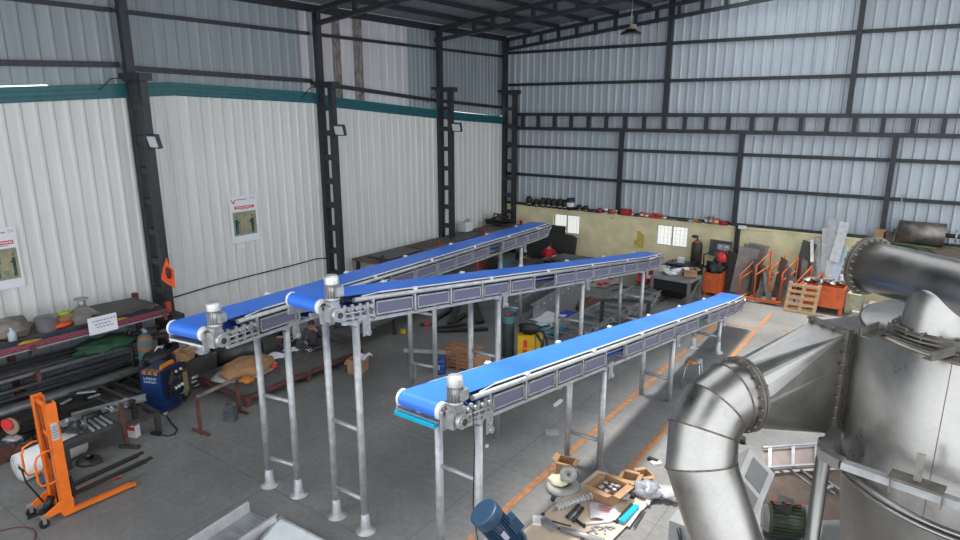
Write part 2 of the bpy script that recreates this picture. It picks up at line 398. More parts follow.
for px0, px1, py0, py1 in ((634, 637, 240, 248), (637.5, 640.5, 231, 248), (641.5, 643.5, 234, 248), (611, 614, 217, 219)):
    a = oy(px0, py0, yf - .004); b = oy(px1, py1, yf - .004); m.box(((a.x + b.x) / 2, yf - .003 - px0 * 1e-5, (a.z + b.z) / 2), (b.x - a.x, .006, a.z - b.z))
struct('trim_8', m, M_paint)
M_pane = mat('daylight_glow_pane', (.8, .82, .8), .3, var=.0, emit=((1.0, 1.0, .95), .42))  # emission puts the daylight behind the windows into the pane itself
M_winframe = mat('window_frame_aluminium', (.45, .47, .48), .4, .6)
for k in range(2):
    x0, x1 = WR[k]; z0, z1 = WZ[k]
    wroot = bpy.data.objects.new('window_%d' % (k + 1), None); col.objects.link(wroot); wroot.location = ((x0 + x1) / 2, yf, z0); wroot['kind'] = 'structure'
    WM[wroot.name] = Matrix.Translation(wroot.location)
    m = MB(); m.bar((x0, yf + .1, z0 + .02), (x1, yf + .1, z0 + .02), .06, .04); m.bar((x0, yf + .1, z1 - .02), (x1, yf + .1, z1 - .02), .06, .04)
    for x in (x0 + .02, (x0 + x1) / 2, x1 - .02): m.bar((x, yf + .1, z0), (x, yf + .1, z1), .04, .06)
    obj('window_frame', m, M_winframe, wroot, True)
    m = MB(); m.bbox((x0, yf + .13, z0), (x1, yf + .14, z1)); obj('pane', m, M_pane, wroot, True)
    m = MB()
    for j in range(1, 8): x = lerp(x0, x1, j / 8); m.bar((x, yf + .05, z0), (x, yf + .05, z1), .01, .01)
    for j in range(1, 5): z = lerp(z0, z1, j / 5); m.bar((x0, yf + .06, z), (x1, yf + .06, z), .01, .01)
    obj('bars', m, mat('window_bar', (.6, .6, .56), .5), wroot, True)
m = MB()   # girts on the back wall
for z in (9.0, 7.62, 4.9, 3.63): m.bar((UX, BY + .03, z), (8, BY + .03, z), .10, .12)
m.bar((UX, BY + .0, 2.28), (8, BY + .0, 2.28), .10, .10)
struct('trim_9', m, M_beam)
m = MB()   # long laced beam
m.bar((WX + .5, BY - .12, 6.33), (8, BY - .12, 6.33), .2, .14); m.bar((WX + .5, BY - .12, 5.72), (8, BY - .12, 5.72), .2, .14)
for k in range(32):
    x = WX + .95 + k * .82
    if x < 8: m.bar((x, BY - .12, 5.7), (x, BY - .12, 6.35), .12, .13)
struct('beam_6', m, M_beam)
m = MB()
for px, pz in ((667, 6.4), (853, 6.4)): 
    x = oy(px, 80, BY - .1).x; m.bar((x, BY - .08, 6.38), (x, BY - .08, btop(x)), .17, .16)
for px in (620.5, 740, 893): x = oy(px, 160, BY - .1).x; m.bar((x, BY - .1, 2.2), (x, BY - .1, 5.7), .16, .16)
x = oy(737, 240, BY - .25).x; m.bar((x, BY - .27, 0), (x, BY - .27, 2.3), .16, .16)
struct('column_6', m, M_beam)
m = MB(); a = oy(737, 237, BY - .4)   # small switch box on the column
m.bbox((a.x + .02, BY - .45, 2.2), (a.x + .3, BY - .36, 2.32)); single('switch_box', m, M_wht, 'small white box fixed where the dark column meets the yellow wall top', 'switch box')
# painted floor lines
m = MB()
def fl(p, q, wd, ga=()):
    m.bar((p[0], p[1], .004), (q[0], q[1], .004), wd, .006)
for a, b in ((1.0, 17.0), (17.8, 19.9), (20.2, 23.4)): fl((-5.2, a), (-5.2, b), .13)
for a, b in ((7, 14.0), (16.8, 19.8), (20.2, 21.9)): fl((-4.02, a), (-4.02, b), .13)
fl((-5.1, 20.05), (-4.0, 20.05), .10); fl((-3.4, 20.4), (1.2, 20.4), .10); fl((-7.3, 2.0), (-7.3, 5.2), .12)
struct('floor_line', m, M_line)
# ------------------------------------------------------------------ conveyors
def conveyor(name, label, loc, rz, L, z0, k, legs, feet, rungs, scraper, cable, open_bays, belly):
    T = thing(name, label, 'conveyor', (loc[0], loc[1], 0), rz, 'incline belt conveyors on tube legs')
    Lb = L - 1.3
    def zt(s): return z0 - k * s if s < Lb else z0 - k * Lb - k * .7 * (s - Lb)
    hw = .355
    def line(x, dz, s0=0.0, s1=None, off=0.0):
        s1 = L if s1 is None else s1; ss = [s0] + ([Lb] if s0 < Lb < s1 else []) + [s1]
        return [Vector((x, s, zt(s) + dz)) for s in ss]
    # belt loop
    m = MB(); bw = .30; r = .10; loop = []
    top = .055
    for a in range(0, 181, 20): loop.append((.02 - r * math.sin(R(a)), zt(0) + top - r + r * math.cos(R(a))))
    loop = loop[::-1]   # from underside round to top
    loop += [(Lb * .33, zt(Lb * .33) + top), (Lb * .66, zt(Lb * .66) + top), (Lb, zt(Lb) + top)]
    for a in range(0, 181, 20): loop.append((L - .1 + .06 * math.sin(R(a)), zt(L) + top - .06 + .06 * math.cos(R(a))))
    loop += [(Lb, zt(Lb) - .17), (1.0, zt(1.0) - .2)]
    n = len(loop); V = [(x, s, z) for s, z in loop for x in (-bw if s < .5 else -.33, bw)]
    m.add(V, [(2 * i, 2 * i + 1, 2 * ((i + 1) % n) + 1, 2 * ((i + 1) % n)) for i in range(n)], False)
    inner = []
    b = obj('belt', m, M_belt, T); b.data.polygons.foreach_set('use_smooth', [True] * len(b.data.polygons))
    # white belt edge flanges at the head drum
    for sx in (-1, 1):
        m = MB(); m.lathe([(.04, 0), (.108, 0), (.110, .03), (.09, .045), (.04, .045)], (sx * .295, .02, zt(0) + top - r), (sx, 0, 0), 24); obj('drum_rim', m, M_wht, T)
        m = MB(); m.lathe([(.0, .05), (.05, .05), (.05, .09), (.0, .09)], (sx * .295, .02, zt(0) + top - r), (sx, 0, 0), 16); obj('bearing', m, M_dark, T)
    m = MB(); m.tube((-.25, L - .1, zt(L) - .01), (.3, L - .1, zt(L) - .01), .05, 14); obj('tail_roller', m, M_galv2, T)
    # rails and ladder frames
    nb = int((L - 1.2) / .88); pitch = (L - 1.25) / nb
    for sx in (-1, 1):
        x = sx * hw; m = MB()
        P = line(x, 0, .58, L - .1); 
        for a, c in zip(P, P[1:]): m.tube(a, c, .036, 10)
        P = line(x, -.33, .35, L - .45)
        for a, c in zip(P, P[1:]): m.bar(a, c, .05, .05)
        m.bar((x, L - .45, zt(L) - .33), (x, L - .05, zt(L) - .06), .04, .05)
        for i in range(nb + 1): s = .95 + i * pitch; m.bar((x, s, zt(s)), (x, s, zt(s) - .33), .05, .045, up=(0, 1, 0))
        obj('side_rail', m, M_galv, T)
        for i in range(nb):
            if i in open_bays: continue
            s0 = .95 + i * pitch + .07; s1 = s0 + pitch - .14; a = (x, s0, zt(s0)); m = MB(); m.m = 0
            def q(s, dz): return (x + sx * .012, s, zt(s) + dz)
            for u, v in (((s0, -.075), (s1, -.075)), ((s0, -.265), (s1, -.265))): m.bar(q(*u), q(*v), .022, .022)
            for s in (s0, s1): m.bar(q(s, -.075), q(s, -.265), .022, .022, up=(0, 1, 0))
            m.m = 1; xx = x + sx * .002
            m.add([(xx, s0, zt(s0) - .075), (xx, s1, zt(s1) - .075), (xx, s1, zt(s1) - .265), (xx, s0, zt(s0) - .265)] + [(xx - sx * .006, s0, zt(s0) - .075), (xx - sx * .006, s1, zt(s1) - .075), (xx - sx * .006, s1, zt(s1) - .265), (xx - sx * .006, s0, zt(s0) - .265)], [(0, 1, 2, 3), (7, 6, 5, 4), (0, 4, 5, 1), (2, 6, 7, 3)])
            obj('side_panel', m, [M_galv, M_panel], T)
        if sx > 0:
            m = MB(); P = line(sx * .303, .058, 1.15, L - .12)
            for a, c in zip(P, P[1:]): m.bar(a, c, .026, .016)
            m.tube((sx * .303, 1.15, zt(1.15) + .056), (sx * .345, .75, zt(.75) + .04), .009, 6)
            obj('edge_guide', m, M_wht, T)
        m = MB(); P = line(sx * .33, .018, .9, L - .15)
        for a, c in zip(P, P[1:]): m.bar(a, c, .03, .035)
        obj('gap_shade_strip', m, M_blk, T, label='black strip standing in for the shaded gap under the white edge guide')  # solid black strip imitates the shade in the open gap beside the belt
        s = 1.9
        while s < L - .5:
            m = MB(); m.box((sx * .34, s, zt(s) + .066), (.06, .11, .018)); m.box((sx * .372, s, zt(s) + .035), (.012, .08, .07)); m.tube((sx * .36, s, zt(s) + .07), (sx * .36, s, zt(s) + .09), .014, 8)
            obj('guide_clamp', m, M_wht, T); s += 2.15
    s = 1.2
    while s < L - .3:
        m = MB(); m.tube((-hw, s, zt(s) - .33), (hw, s, zt(s) - .33), .022, 8); obj('cross_member', m, M_galv2, T); s += pitch
    m = MB(); P = line(0, -.12, .9, L - .3)
    for a, c in zip(P, P[1:]): m.bar(a, c, .60, .02)
    obj('slider_bed', m, M_panel, T)
    if belly:   # slack belt loop hanging under the head end
        m = MB(); pts = []
        for i in range(15): u = i / 14; s = .25 + u * 2.6; pts.append((s, zt(s) - .24 - .17 * math.sin(math.pi * min(1, u * 1.12)) * (1 if u < .9 else .7)))
        V = [(x, s, z) for s, z in pts for x in (-.27, .27)] + [(x, s, z + .012) for s, z in pts for x in (-.27, .27)]; N = 2 * len(pts)
        m.add(V, [f for i in range(14) for f in ((2 * i, 2 * i + 2, 2 * i + 3, 2 * i + 1), (N + 2 * i, N + 2 * i + 1, N + 2 * i + 3, N + 2 * i + 2), (2*i, N+2*i, N+2*i+2, 2*i+2), (2*i+1, 2*i+3, N+2*i+3, N+2*i+1))]); obj('return_belt', m, M_beltdark, T, label='slack dark blue belt hanging below the frame')
    # gear motor on the right-hand head bearing
    gz = zt(.12) - .11; gx = .47
    m = MB(); m.box((gx - .02, .09, gz), (.13, .19, .22)); m.box((gx - .02, .10, gz + .14), (.12, .14, .08)); m.tube((gx + .04, .09, gz - .01), (gx + .125, .09, gz - .01), .095, 20); m.tube((gx + .125, .09, gz - .01), (gx + .14, .09, gz - .01), .07, 20)
    for a in range(6): m.tube((gx + .12, .09 + .082 * math.cos(a * 1.047), gz - .01 + .082 * math.sin(a * 1.047)), (gx + .135, .09 + .082 * math.cos(a * 1.047), gz - .01 + .082 * math.sin(a * 1.047)), .012, 6)
    m.box((gx - .1, .05, gz - .02), (.03, .22, .24)); g = obj('gearmotor', m, M_alu, T)
    m = MB(); m.tube((gx + .12, .09, gz - .01), (gx + .15, .09, gz - .01), .045, 14); obj('shaft_cap', m, M_dark, g)
    m = MB(); mz = gz + .18; c = (gx - .01, .10, 0)
    m.tube((c[0], c[1], mz), (c[0], c[1], mz + .05), .10, 20); m.tube((c[0], c[1], mz + .05), (c[0], c[1], mz + .24), .078, 20)
    for a in range(18): t = a * math.pi / 9; m.box((c[0] + .088 * math.cos(t), c[1] + .088 * math.sin(t), mz + .145), (.03, .006, .19), t)
    m.box((c[0] + .1, c[1] + .03, mz + .14), (.08, .12, .13)); obj('motor_body', m, M_alu, g)
    m = MB(); m.lathe([(.10, 0), (.10, .09), (.085, .115), (.0, .12)], (c[0], c[1], mz + .24), (0, 0, 1), 20); obj('fan_cover', m, mat('silver_paint', (.55, .56, .56), .35, .5), g)
    # take-up block with slots behind the motor
    m = MB(); x = hw + .03
    for i in range(4): s = .36 + i * .15; m.box((x, s, zt(s) - .17), (.035, .05, .24)); m.tube((x, s + .06, zt(s) - .12), (x + .05, s + .06, zt(s) - .12), .03, 10)
    m.bar((x, .28, zt(.28) - .10), (x, .93, zt(.93) - .10), .05, .035); m.bar((x, .28, zt(.28) - .25), (x, .93, zt(.93) - .25), .05, .035); m.tube((x + .03, .3, zt(.3) - .17), (x + .03, .98, zt(.98) - .17), .015, 8)
    obj('take_up', m, M_alu, T); m = MB(); m.bar((-x, .0, zt(.0) - .16), (-x, .62, zt(.62) - .16), .03, .24); obj('head_plate', m, M_alu, T)
    if scraper == 'cyan':
        m = MB(); m.bar((-.34, -.06, zt(0) - .215), (.30, -.06, zt(0) - .215), .09, .05)
        obj('scraper', m, M_cyan, T); m = MB(); m.bar((-.35, -.03, zt(0) - .175), (.33, -.03, zt(0) - .175), .05, .02)
        for i in range(14): m.tube((-.32 + i * .047, -.08, zt(0) - .175), (-.32 + i * .047, -.05, zt(0) - .155), .006, 5)
        obj('scraper_holder', m, M_galv, T)
    elif scraper == 'tray':
        m = MB(); m.bar((-.37, -.02, zt(0) - .22), (.34, -.02, zt(0) - .22), .02, .025); obj('scraper', m, M_wht, T)
        m = MB(); m.bar((-.36, .12, zt(0) - .22), (.34, .12, zt(0) - .22), .24, .02); m.bar((-.37, -.02, zt(0) - .19), (-.37, .5, zt(0) - .19), .02, .03); obj('drip_tray', m, M_panel, T)
    # supports
    for i, s in enumerate(legs):
        zl = zt(s) - .41; ft, rg = feet[i], rungs[i]
        hs = .335
        m = MB(); m.tube((-hs - .05, s, zl + .03), (hs + .05, s, zl + .03), .034, 10); obj('head_beam', m, M_galv, T)
        for sx in (-1, 1):
            m = MB(); m.tube((sx * hs, s, 0.0), (sx * hs, s, zl), .057 if zl > .7 else .05, 16)
            if ft: m.lathe([(.165, 0), (.165, .012), (.095, .03), (.085, .06), (.066, .30), (.057, .31)], (sx * hs, s, 0), (0, 0, 1), 20)
            elif ft is False: m.tube((sx * hs, s, 0), (sx * hs, s, .012), .08, 14)
            obj('leg', m, M_galv, T)
            m = MB(); x = sx * (hs + .06); m.box((x, s + .16, zl - .02), (.014, .15, .30)); m.box((x, s + .10, zl + .12), (.05, .22, .05))
            m.tube((x - .01, s + .18, zl - .13), (x + .04 * sx, s + .18, zl - .13), .045, 12)
            for a in range(3): m.tube((x, s + .13 + .03 * a, zl - .05 + .03 * a), (x + .03 * sx, s + .13 + .03 * a, zl - .05 + .03 * a), .012, 6)
            obj('leg_bracket', m, M_alu, T)
        for z in rg:
            m = MB(); m.tube((-hs, s, z), (hs, s, z), .036, 10); obj('rung', m, M_galv, T)
    if cable:
        m = MB(); m.path([(gx + .05, .2, gz + .2), (gx + .16, .22, gz + .1), (gx + .17, .24, gz - .4), (gx + .16, .22, gz - 1.2), (gx + .2, .3, gz - 1.9), (gx + .25, .36, gz - 2.15), (gx + .35, .5, gz - 2.2)], .0075, 6); obj('motor_cable', m, M_blk, T)
    return T
c9 = math.cos(R(9.5)); s9 = math.sin(R(9.5))
conveyor('belt_conveyor', 'blue belt conveyor farthest left, white tray bar under its head by the dark column', (-8.69 + 1.56 * s9, 6.085 - 1.56 * c9), R(9.5), 14.0, 3.50, .05,
         (1.58, 6.31, 11.46), (1, 0, 0), ((.55, 1.75), (.6, 1.9), (.6, 1.8)), 'tray', False, (1, 9), True)
conveyor('belt_conveyor', 'middle blue belt conveyor, its head crossing in front of the leftmost conveyor', (-7.03, 5.53), 0, 13.37, 3.92, .1345,
         (.61, 4.32, 7.92, 11.77), (1, 0, 0, 0), ((.55, 1.75), (.6, 1.75), (.55, 1.5), (.5, 1.2)), None, False, (5,), False)
conveyor('belt_conveyor', 'lowest and nearest blue belt conveyor on the right with cyan scraper under its head', (-4.775, 5.36), 0, 14.59, 3.085, .149,
         (.74, 4.54, 8.19, 11.99), (0, 0, 0, 1), ((.55, 1.75), (.62,), (.55,), (.45,)), 'cyan', True, (4, 10), False)

# ------------------------------------------------------------------ stainless dryer in the foreground
AD = Vector((-.80, .60, 0)); BD = Vector((.60, .80, 0)); UP = Vector((0, 0, 1))
TX, TY, TR_ = .58, 6.46, 1.03; TZ = 4.745; RZ = 3.44
T = thing('cyclone_vessel', 'large upright stainless steel vessel at the right edge with a strap ring and bolted inlet', 'vessel', (TX, TY, 0))
def P(x, y, z): return (x, y, z)
m = MB(); m.lathe([(0, TZ), (TR_ - .01, TZ), (TR_, TZ - .012), (TR_, RZ)], (0, 0, 0), (0, 0, 1), 72); m2 = m
obj('shell', m, M_steel, T)
m = MB(); m.lathe([(TR_ - .02, RZ), (TR_ - .05, RZ - .45), (TR_ - .18, 2.0), (.45, .9), (.25, .75), (.25, .7), (0, .7)], (0, 0, 0), (0, 0, 1), 64); obj('cone', m, M_steeld, T)
m = MB(); m.lathe([(TR_, RZ + .03), (TR_ + .05, RZ + .03), (TR_ + .05, RZ + .005), (TR_, RZ + .005)], (0, 0, 0), (0, 0, 1), 64); m.lathe([(TR_, RZ - .02), (TR_ + .05, RZ - .02), (TR_ + .05, RZ - .045), (TR_, RZ - .045)], (0, 0, 0), (0, 0, 1), 64); obj('ring_flange', m, M_steel, T)
m = MB(); m.lathe([(TR_ + .002, TZ - .02), (TR_ + .006, TZ - .012), (TR_ + .002, TZ - .004)], (0, 0, 0), (0, 0, 1), 72)
for a in (250, 268): x = TR_ * math.cos(R(a)); y = TR_ * math.sin(R(a)); m.box((x, y, (TZ + RZ) / 2), (.005, .006, TZ - RZ), R(a + 90))
obj('weld_seam', m, M_weld, T)
# angle bars standing on the lid
m = MB(); lid = [oz(867, 333, TZ), oz(884, 326, TZ), oz(949, 349, TZ), oz(930, 356, TZ)]
c0 = Vector((TX, TY, 0))
m.angle(oz(866, 333, TZ + .05), oz(883, 327, TZ + .05), .07); m.angle(oz(884, 327, TZ + .05), oz(950, 349, TZ + .05), .08); m.angle(oz(950, 349, TZ + .05), oz(927, 355, TZ + .05), .07)
m.angle(oz(951, 348, TZ + .05), oz(995, 352, TZ + .05), .08)
obj('lid_stiffener', m, M_flange, T, True)
# tangential inlet box
TRc = od(849, 334, 5.7); iw, ih = .39, .97
F0 = TRc; n = 1.02
m = MB(); a = TRc + Vector((0, 0, 0)); L_ = .75
c = [a, a + AD * iw, a + AD * iw - UP * ih, a - UP * ih]
m.prism(c, BD * L_); obj('inlet_box', m, M_steel, T, True)
# flange between transition and inlet
m = MB(); b = c; ce = sum((Vector(q) for q in b), Vector()) / 4
def rectring(p, wd, ht, th, g):   # picture-frame flange round rect, p = centre
    for sg in (-1, 1):
        m.bar(p + UP * sg * (ht / 2 + g / 2 - .01) - AD * (wd / 2 + g), p + UP * sg * (ht / 2 + g / 2 - .01) + AD * (wd / 2 + g), g, th, up=BD) if False else None
        q0 = p + AD * sg * (wd / 2 + g / 2); m.bar(q0 - UP * (ht / 2 + g), q0 + UP * (ht / 2 + g), th, g, up=AD)
        q1 = p + UP * sg * (ht / 2 + g / 2); m.bar(q1 - AD * (wd / 2), q1 + AD * (wd / 2), th, g, up=UP)
rectring(ce - BD * .03, iw, ih, .022, .035)
rectring(ce - BD * .003, iw, ih, .022, .035)
for k in range(11):
    for sg in (-1, 1):
        q = ce - BD * .045 + AD * sg * (iw / 2 + .02) + UP * (-.52 + k * .104); m.tube(q - BD * .02, q + BD * .07, .012, 6)
for k in range(4):
    for sg in (-1, 1): q = ce - BD * .045 + UP * sg * (ih / 2 + .02) + AD * (-.18 + k * .12); m.tube(q - BD * .02, q + BD * .07, .012, 6)
fo = obj('inlet_flange', m, M_flange, T, True)
# big straight strap with lug
m = MB(); A1 = oz(842, 464, 3.82); A2 = oz(985, 513, 3.82); A2 = A2 + (A2 - A1) * .45; m.bar(A1, A2, .075, .06); obj('support_beam', m, M_galv, T, True)
m = MB(); m.bar(A1, oz(822, 453, 3.82), .085, .085); m.bar(oz(822, 453, 3.82), oz(836, 432, 3.86), .085, .085); obj('beam_bracket', m, M_steeld, T, True)
bd = (A2 - A1).normalized(); q = A1 + bd * ((oz(917, 484, 3.82) - A1).length); m = MB()
m.bar(q - bd * .17 + UP * .06, q + bd * .17 + UP * .06, .15, .014); m.bar(q + UP * .06, q + UP * .26 + Vector((0, .06, 0)), .05, .02)
for sg in (-1, 1): m.bar(q + bd * .16 * sg + UP * .07 - Vector((0, .07, 0)), q + bd * .16 * sg - UP * .05 - Vector((0, .07, 0)), .03, .012)
obj('lifting_lug', m, M_flange, T, True)
m = MB(); pt = od(826, 440, 5.6); m.tube((pt.x, pt.y, 0), (pt.x, pt.y, pt.z), .062, 16); m.tube((pt.x, pt.y, 0), (pt.x, pt.y, .02), .12, 16); obj('leg', m, M_steeld, T, True)
for q in ((1.55, 5.9), (1.2, 7.4)): m = MB(); m.tube((q[0], q[1], 0), (q[0], q[1], 3.6), .06, 14); m.tube((q[0], q[1], 0), (q[0], q[1], .02), .12, 16); m.bar((q[0], q[1], 3.55), (TX + (q[0] - TX) * .9, TY + (q[1] - TY) * .9, 3.55), .06, .06); obj('leg', m, M_steeld, T, True)

# transition piece and elbow
Fc = opl(742, 394, ce - BD * 0.92, BD); rr = .295
T = thing('duct_elbow', 'wide stainless steel pipe elbow with welded segments and bolted round flange in the foreground', 'duct', (Fc.x, Fc.y, 0))
# round to rectangle, as a loft
N = 48; ring = []; rect = []
for i in range(N):
    t = 2 * math.pi * (i + .5) / N; ring.append(Fc + AD * math.cos(t) * rr + UP * math.sin(t) * rr)
    # matching rect point
    cx, cz = math.cos(t), math.sin(t); kx = (iw / 2) / max(1e-6, abs(cx)); kz = (ih / 2) / max(1e-6, abs(cz))
    q = t % (2 * math.pi); seg = int(q / (math.pi / 2)); fr = (q - seg * math.pi / 2) / (math.pi / 2)
    cor = [(1, 1), (-1, 1), (-1, -1), (1, -1)][seg]; ax = [((1, 0), (0, 1)), ((0, 1), (-1, 0)), ((-1, 0), (0, -1)), ((0, -1), (1, 0))][seg]
    def cl(a, b, f): return (a[0] + (b[0] - a[0]) * f, a[1] + (b[1] - a[1]) * f)
    if fr < .36: r_ = cl(ax[0], cor, 1 if ax[0][0] * 0 + fr > .33 else fr / .33) if False else cor if fr > .12 else cl(ax[0], cor, fr / .12)
    elif fr > .88: r_ = cl(cor, ax[1], (fr - .88) / .12)
    else: r_ = cor
    rect.append(ce - BD * .04 + AD * r_[0] * iw / 2 + UP * r_[1] * ih / 2)
m = MB(); m.add(ring + rect, [(i, (i + 1) % N, N + (i + 1) % N, N + i) for i in range(N)], False); obj('transition', m, M_steel, T, True)
m = MB(); m.lathe([(rr, -.045), (rr + .045, -.045), (rr + .045, -.02), (rr, -.02)], Fc, BD, 48, False); m.lathe([(rr, -.012), (rr + .045, -.012), (rr + .045, .012), (rr, .012)], Fc, BD, 48, False)
d, x, y = m.frame((0, 0, 0), BD)
for k in range(20): t = k * math.pi / 10; q = Fc + (x * math.cos(t) + y * math.sin(t)) * (rr + .025); m.tube(q - BD * .065, q + BD * .03, .012, 6)
obj('round_flange', m, M_flange, T, True)
cen = [(Fc - BD * .04)] + [opl(px, py, Fc - AD * of, AD) for px, py, of in ((730, 396, .0), (715, 407, .02), (703, 431, .07), (701, 465, .17))]
end = opl(743, 592, Fc - AD * .62, AD); cen += [end]
m = MB(); w2 = MB()
# mitred rings: plane at each joint is the bisector
dirs = [(b - a).normalized() for a, b in zip(cen, cen[1:])]
rings = []
for i, p in enumerate(cen):
    if i == 0: nn = BD * -1
    elif i == len(cen) - 1: nn = dirs[-1]
    else: nn = (dirs[i - 1] + dirs[i]).normalized()
    dd = dirs[max(0, i - 1)]; sx = (AD - dd * AD.dot(dd)).normalized(); sy = dd.cross(sx).normalized()
    rings.append([c_ - dd * ((c_ - p).dot(nn) / dd.dot(nn)) for c_ in (p + (sx * math.cos(2 * math.pi * k / 48) + sy * math.sin(2 * math.pi * k / 48)) * rr for k in range(48))])
    if 0 < i < len(cen) - 1: w2.path([q + (q - p).normalized() * .002 for q in rings[-1]], .008, 6, True)
for g, h in zip(rings, rings[1:]): m.add(g + h, [(k, (k + 1) % 48, 48 + (k + 1) % 48, 48 + k) for k in range(48)], True)
obj('pipe_segments', m, M_steel, T, True); obj('weld_seam', w2, M_weld, T, True)
m = MB(); dn = dirs[-1]; e2 = end + dn * 1.0; m.path([end - dn * .02, e2], [rr, rr], 40); m.path([e2, e2 - UP * (e2.z)], [rr * .95, rr * .95], 40) if e2.z > .2 else None
obj('lower_pipe', m, M_steel, T, True)

# overhead cross pipe with tee
teeb = oz(941, 331, TZ + .06); pr = .22
ax_z = 5.17; far0 = Vector((teeb.x, teeb.y, ax_z)) + AD * .75
T = thing('exhaust_pipe', 'horizontal stainless pipe with bolted end flange and tee, above the upright vessel', 'duct', (teeb.x, teeb.y, TZ))
dirp = Vector((teeb.x - far0.x, teeb.y - far0.y, 0)).normalized()
p1 = far0 + dirp * 3.4
m = MB(); m.tube(far0, p1, pr, 56); obj('main_pipe', m, M_steel, T, True)
m = MB(); m.lathe([(pr, 0), (pr + .04, 0), (pr + .04, .02), (pr, .02)], far0, dirp, 48, False); m.lathe([(pr, .03), (pr + .04, .03), (pr + .04, .05), (pr, .05)], far0, dirp, 48, False)
d, x, y = m.frame((0, 0, 0), dirp)
for k in range(24): t = k * math.pi / 12; q = far0 + (x * math.cos(t) + y * math.sin(t)) * (pr + .02); m.tube(q - dirp * .02, q + dirp * .075, .012, 6)
obj('end_flange', m, M_flange, T, True)
m = MB(); m.lathe([(.285, TZ + .01), (.275, TZ + .12), (.262, ax_z - .16), (.235, ax_z - .05), (.205, ax_z + .02), (.0, ax_z + .02)], (teeb.x, teeb.y, 0), (0, 0, 1), 48); obj('tee_branch', m, M_steel, T, True)
m = MB()
for z in (.035, .07): m.lathe([(.28, z - .008), (.335, z - .008), (.335, z + .008), (.28, z + .008)], (teeb.x, teeb.y, TZ), (0, 0, 1), 40, False)
for k in range(16): t = k * math.pi / 8; m.tube((teeb.x +   .31 * math.cos(t), teeb.y +   .31 * math.sin(t), TZ + .005), (teeb.x +   .31 * math.cos(t), teeb.y +   .31 * math.sin(t), TZ + .10), .012, 6)
obj('tee_flange', m, M_flange, T, True)
# ------------------------------------------------------------------ lamps on the structure
M_glassl = mat('lamp_glass', (.62, .68, .70), .12, var=.05)
for i, (px, py, lab) in enumerate(((150, 141, 'flat floodlight on the nearest laced column, leftmost of the three'), (338, 130, 'flat floodlight on the column behind the middle of the room, second from the left'), (449.5, 127, 'flat floodlight on the column nearest the far corner'))):
    yy = YC[i + 1]; x = WX + .98; p = oy(px, py, yy); T = thing('floodlight', lab, 'lamp', (x, yy, p.z - .17), 0, 'floodlights on the wall columns')
    m = MB(); m.box((.0, -.04, .17), (.46, .09, .34), Matrix.Rotation(R(12), 3, 'X')); m.bar((-.25, -.02, .3), (.0, .08, .17), .03, .02); obj('housing', m, M_beam, T)
    m = MB(); m.box((.0, -.092, .16), (.38, .012, .26), Matrix.Rotation(R(12), 3, 'X')); obj('lens', m, M_glassl, T)
    m = MB(); m.bar((-.26, .0, .17), (0, .06, .17), .04, .04); obj('bracket', m, M_beam, T)
p = oy(631, 30, 22.5); T = thing('high_bay_lamp', 'black round high bay lamp hanging on a thin rod from the roof', 'lamp', (p.x, p.y, p.z - .15))
m = MB(); m.lathe([(0, .0), (.36, .0), (.37, .03), (.30, .09), (.22, .10), (.20, .17), (.0, .19)], (0, 0, 0), (0, 0, 1), 28); obj('lamp_shade', m, M_blk, T)
m = MB(); m.lathe([(0, -.006), (.30, -.006), (.31, .0)], (0, 0, 0), (0, 0, 1), 28); obj('diffuser', m, mat('dim_diffuser', (.35, .37, .38), .4), T)
m = MB(); m.tube((0, 0, .18), (0, 0, roofz(p.x) - p.z + .15), .018, 8); obj('hanging_rod', m, M_galv, T)
m = MB(); m.box((.1, 0, .26), (.14, .1, .14)); m.tube((0, 0, .18), (0, 0, .36), .05, 10); obj('driver_box', m, mat('beige_metal', (.42, .36, .27), .6), T)

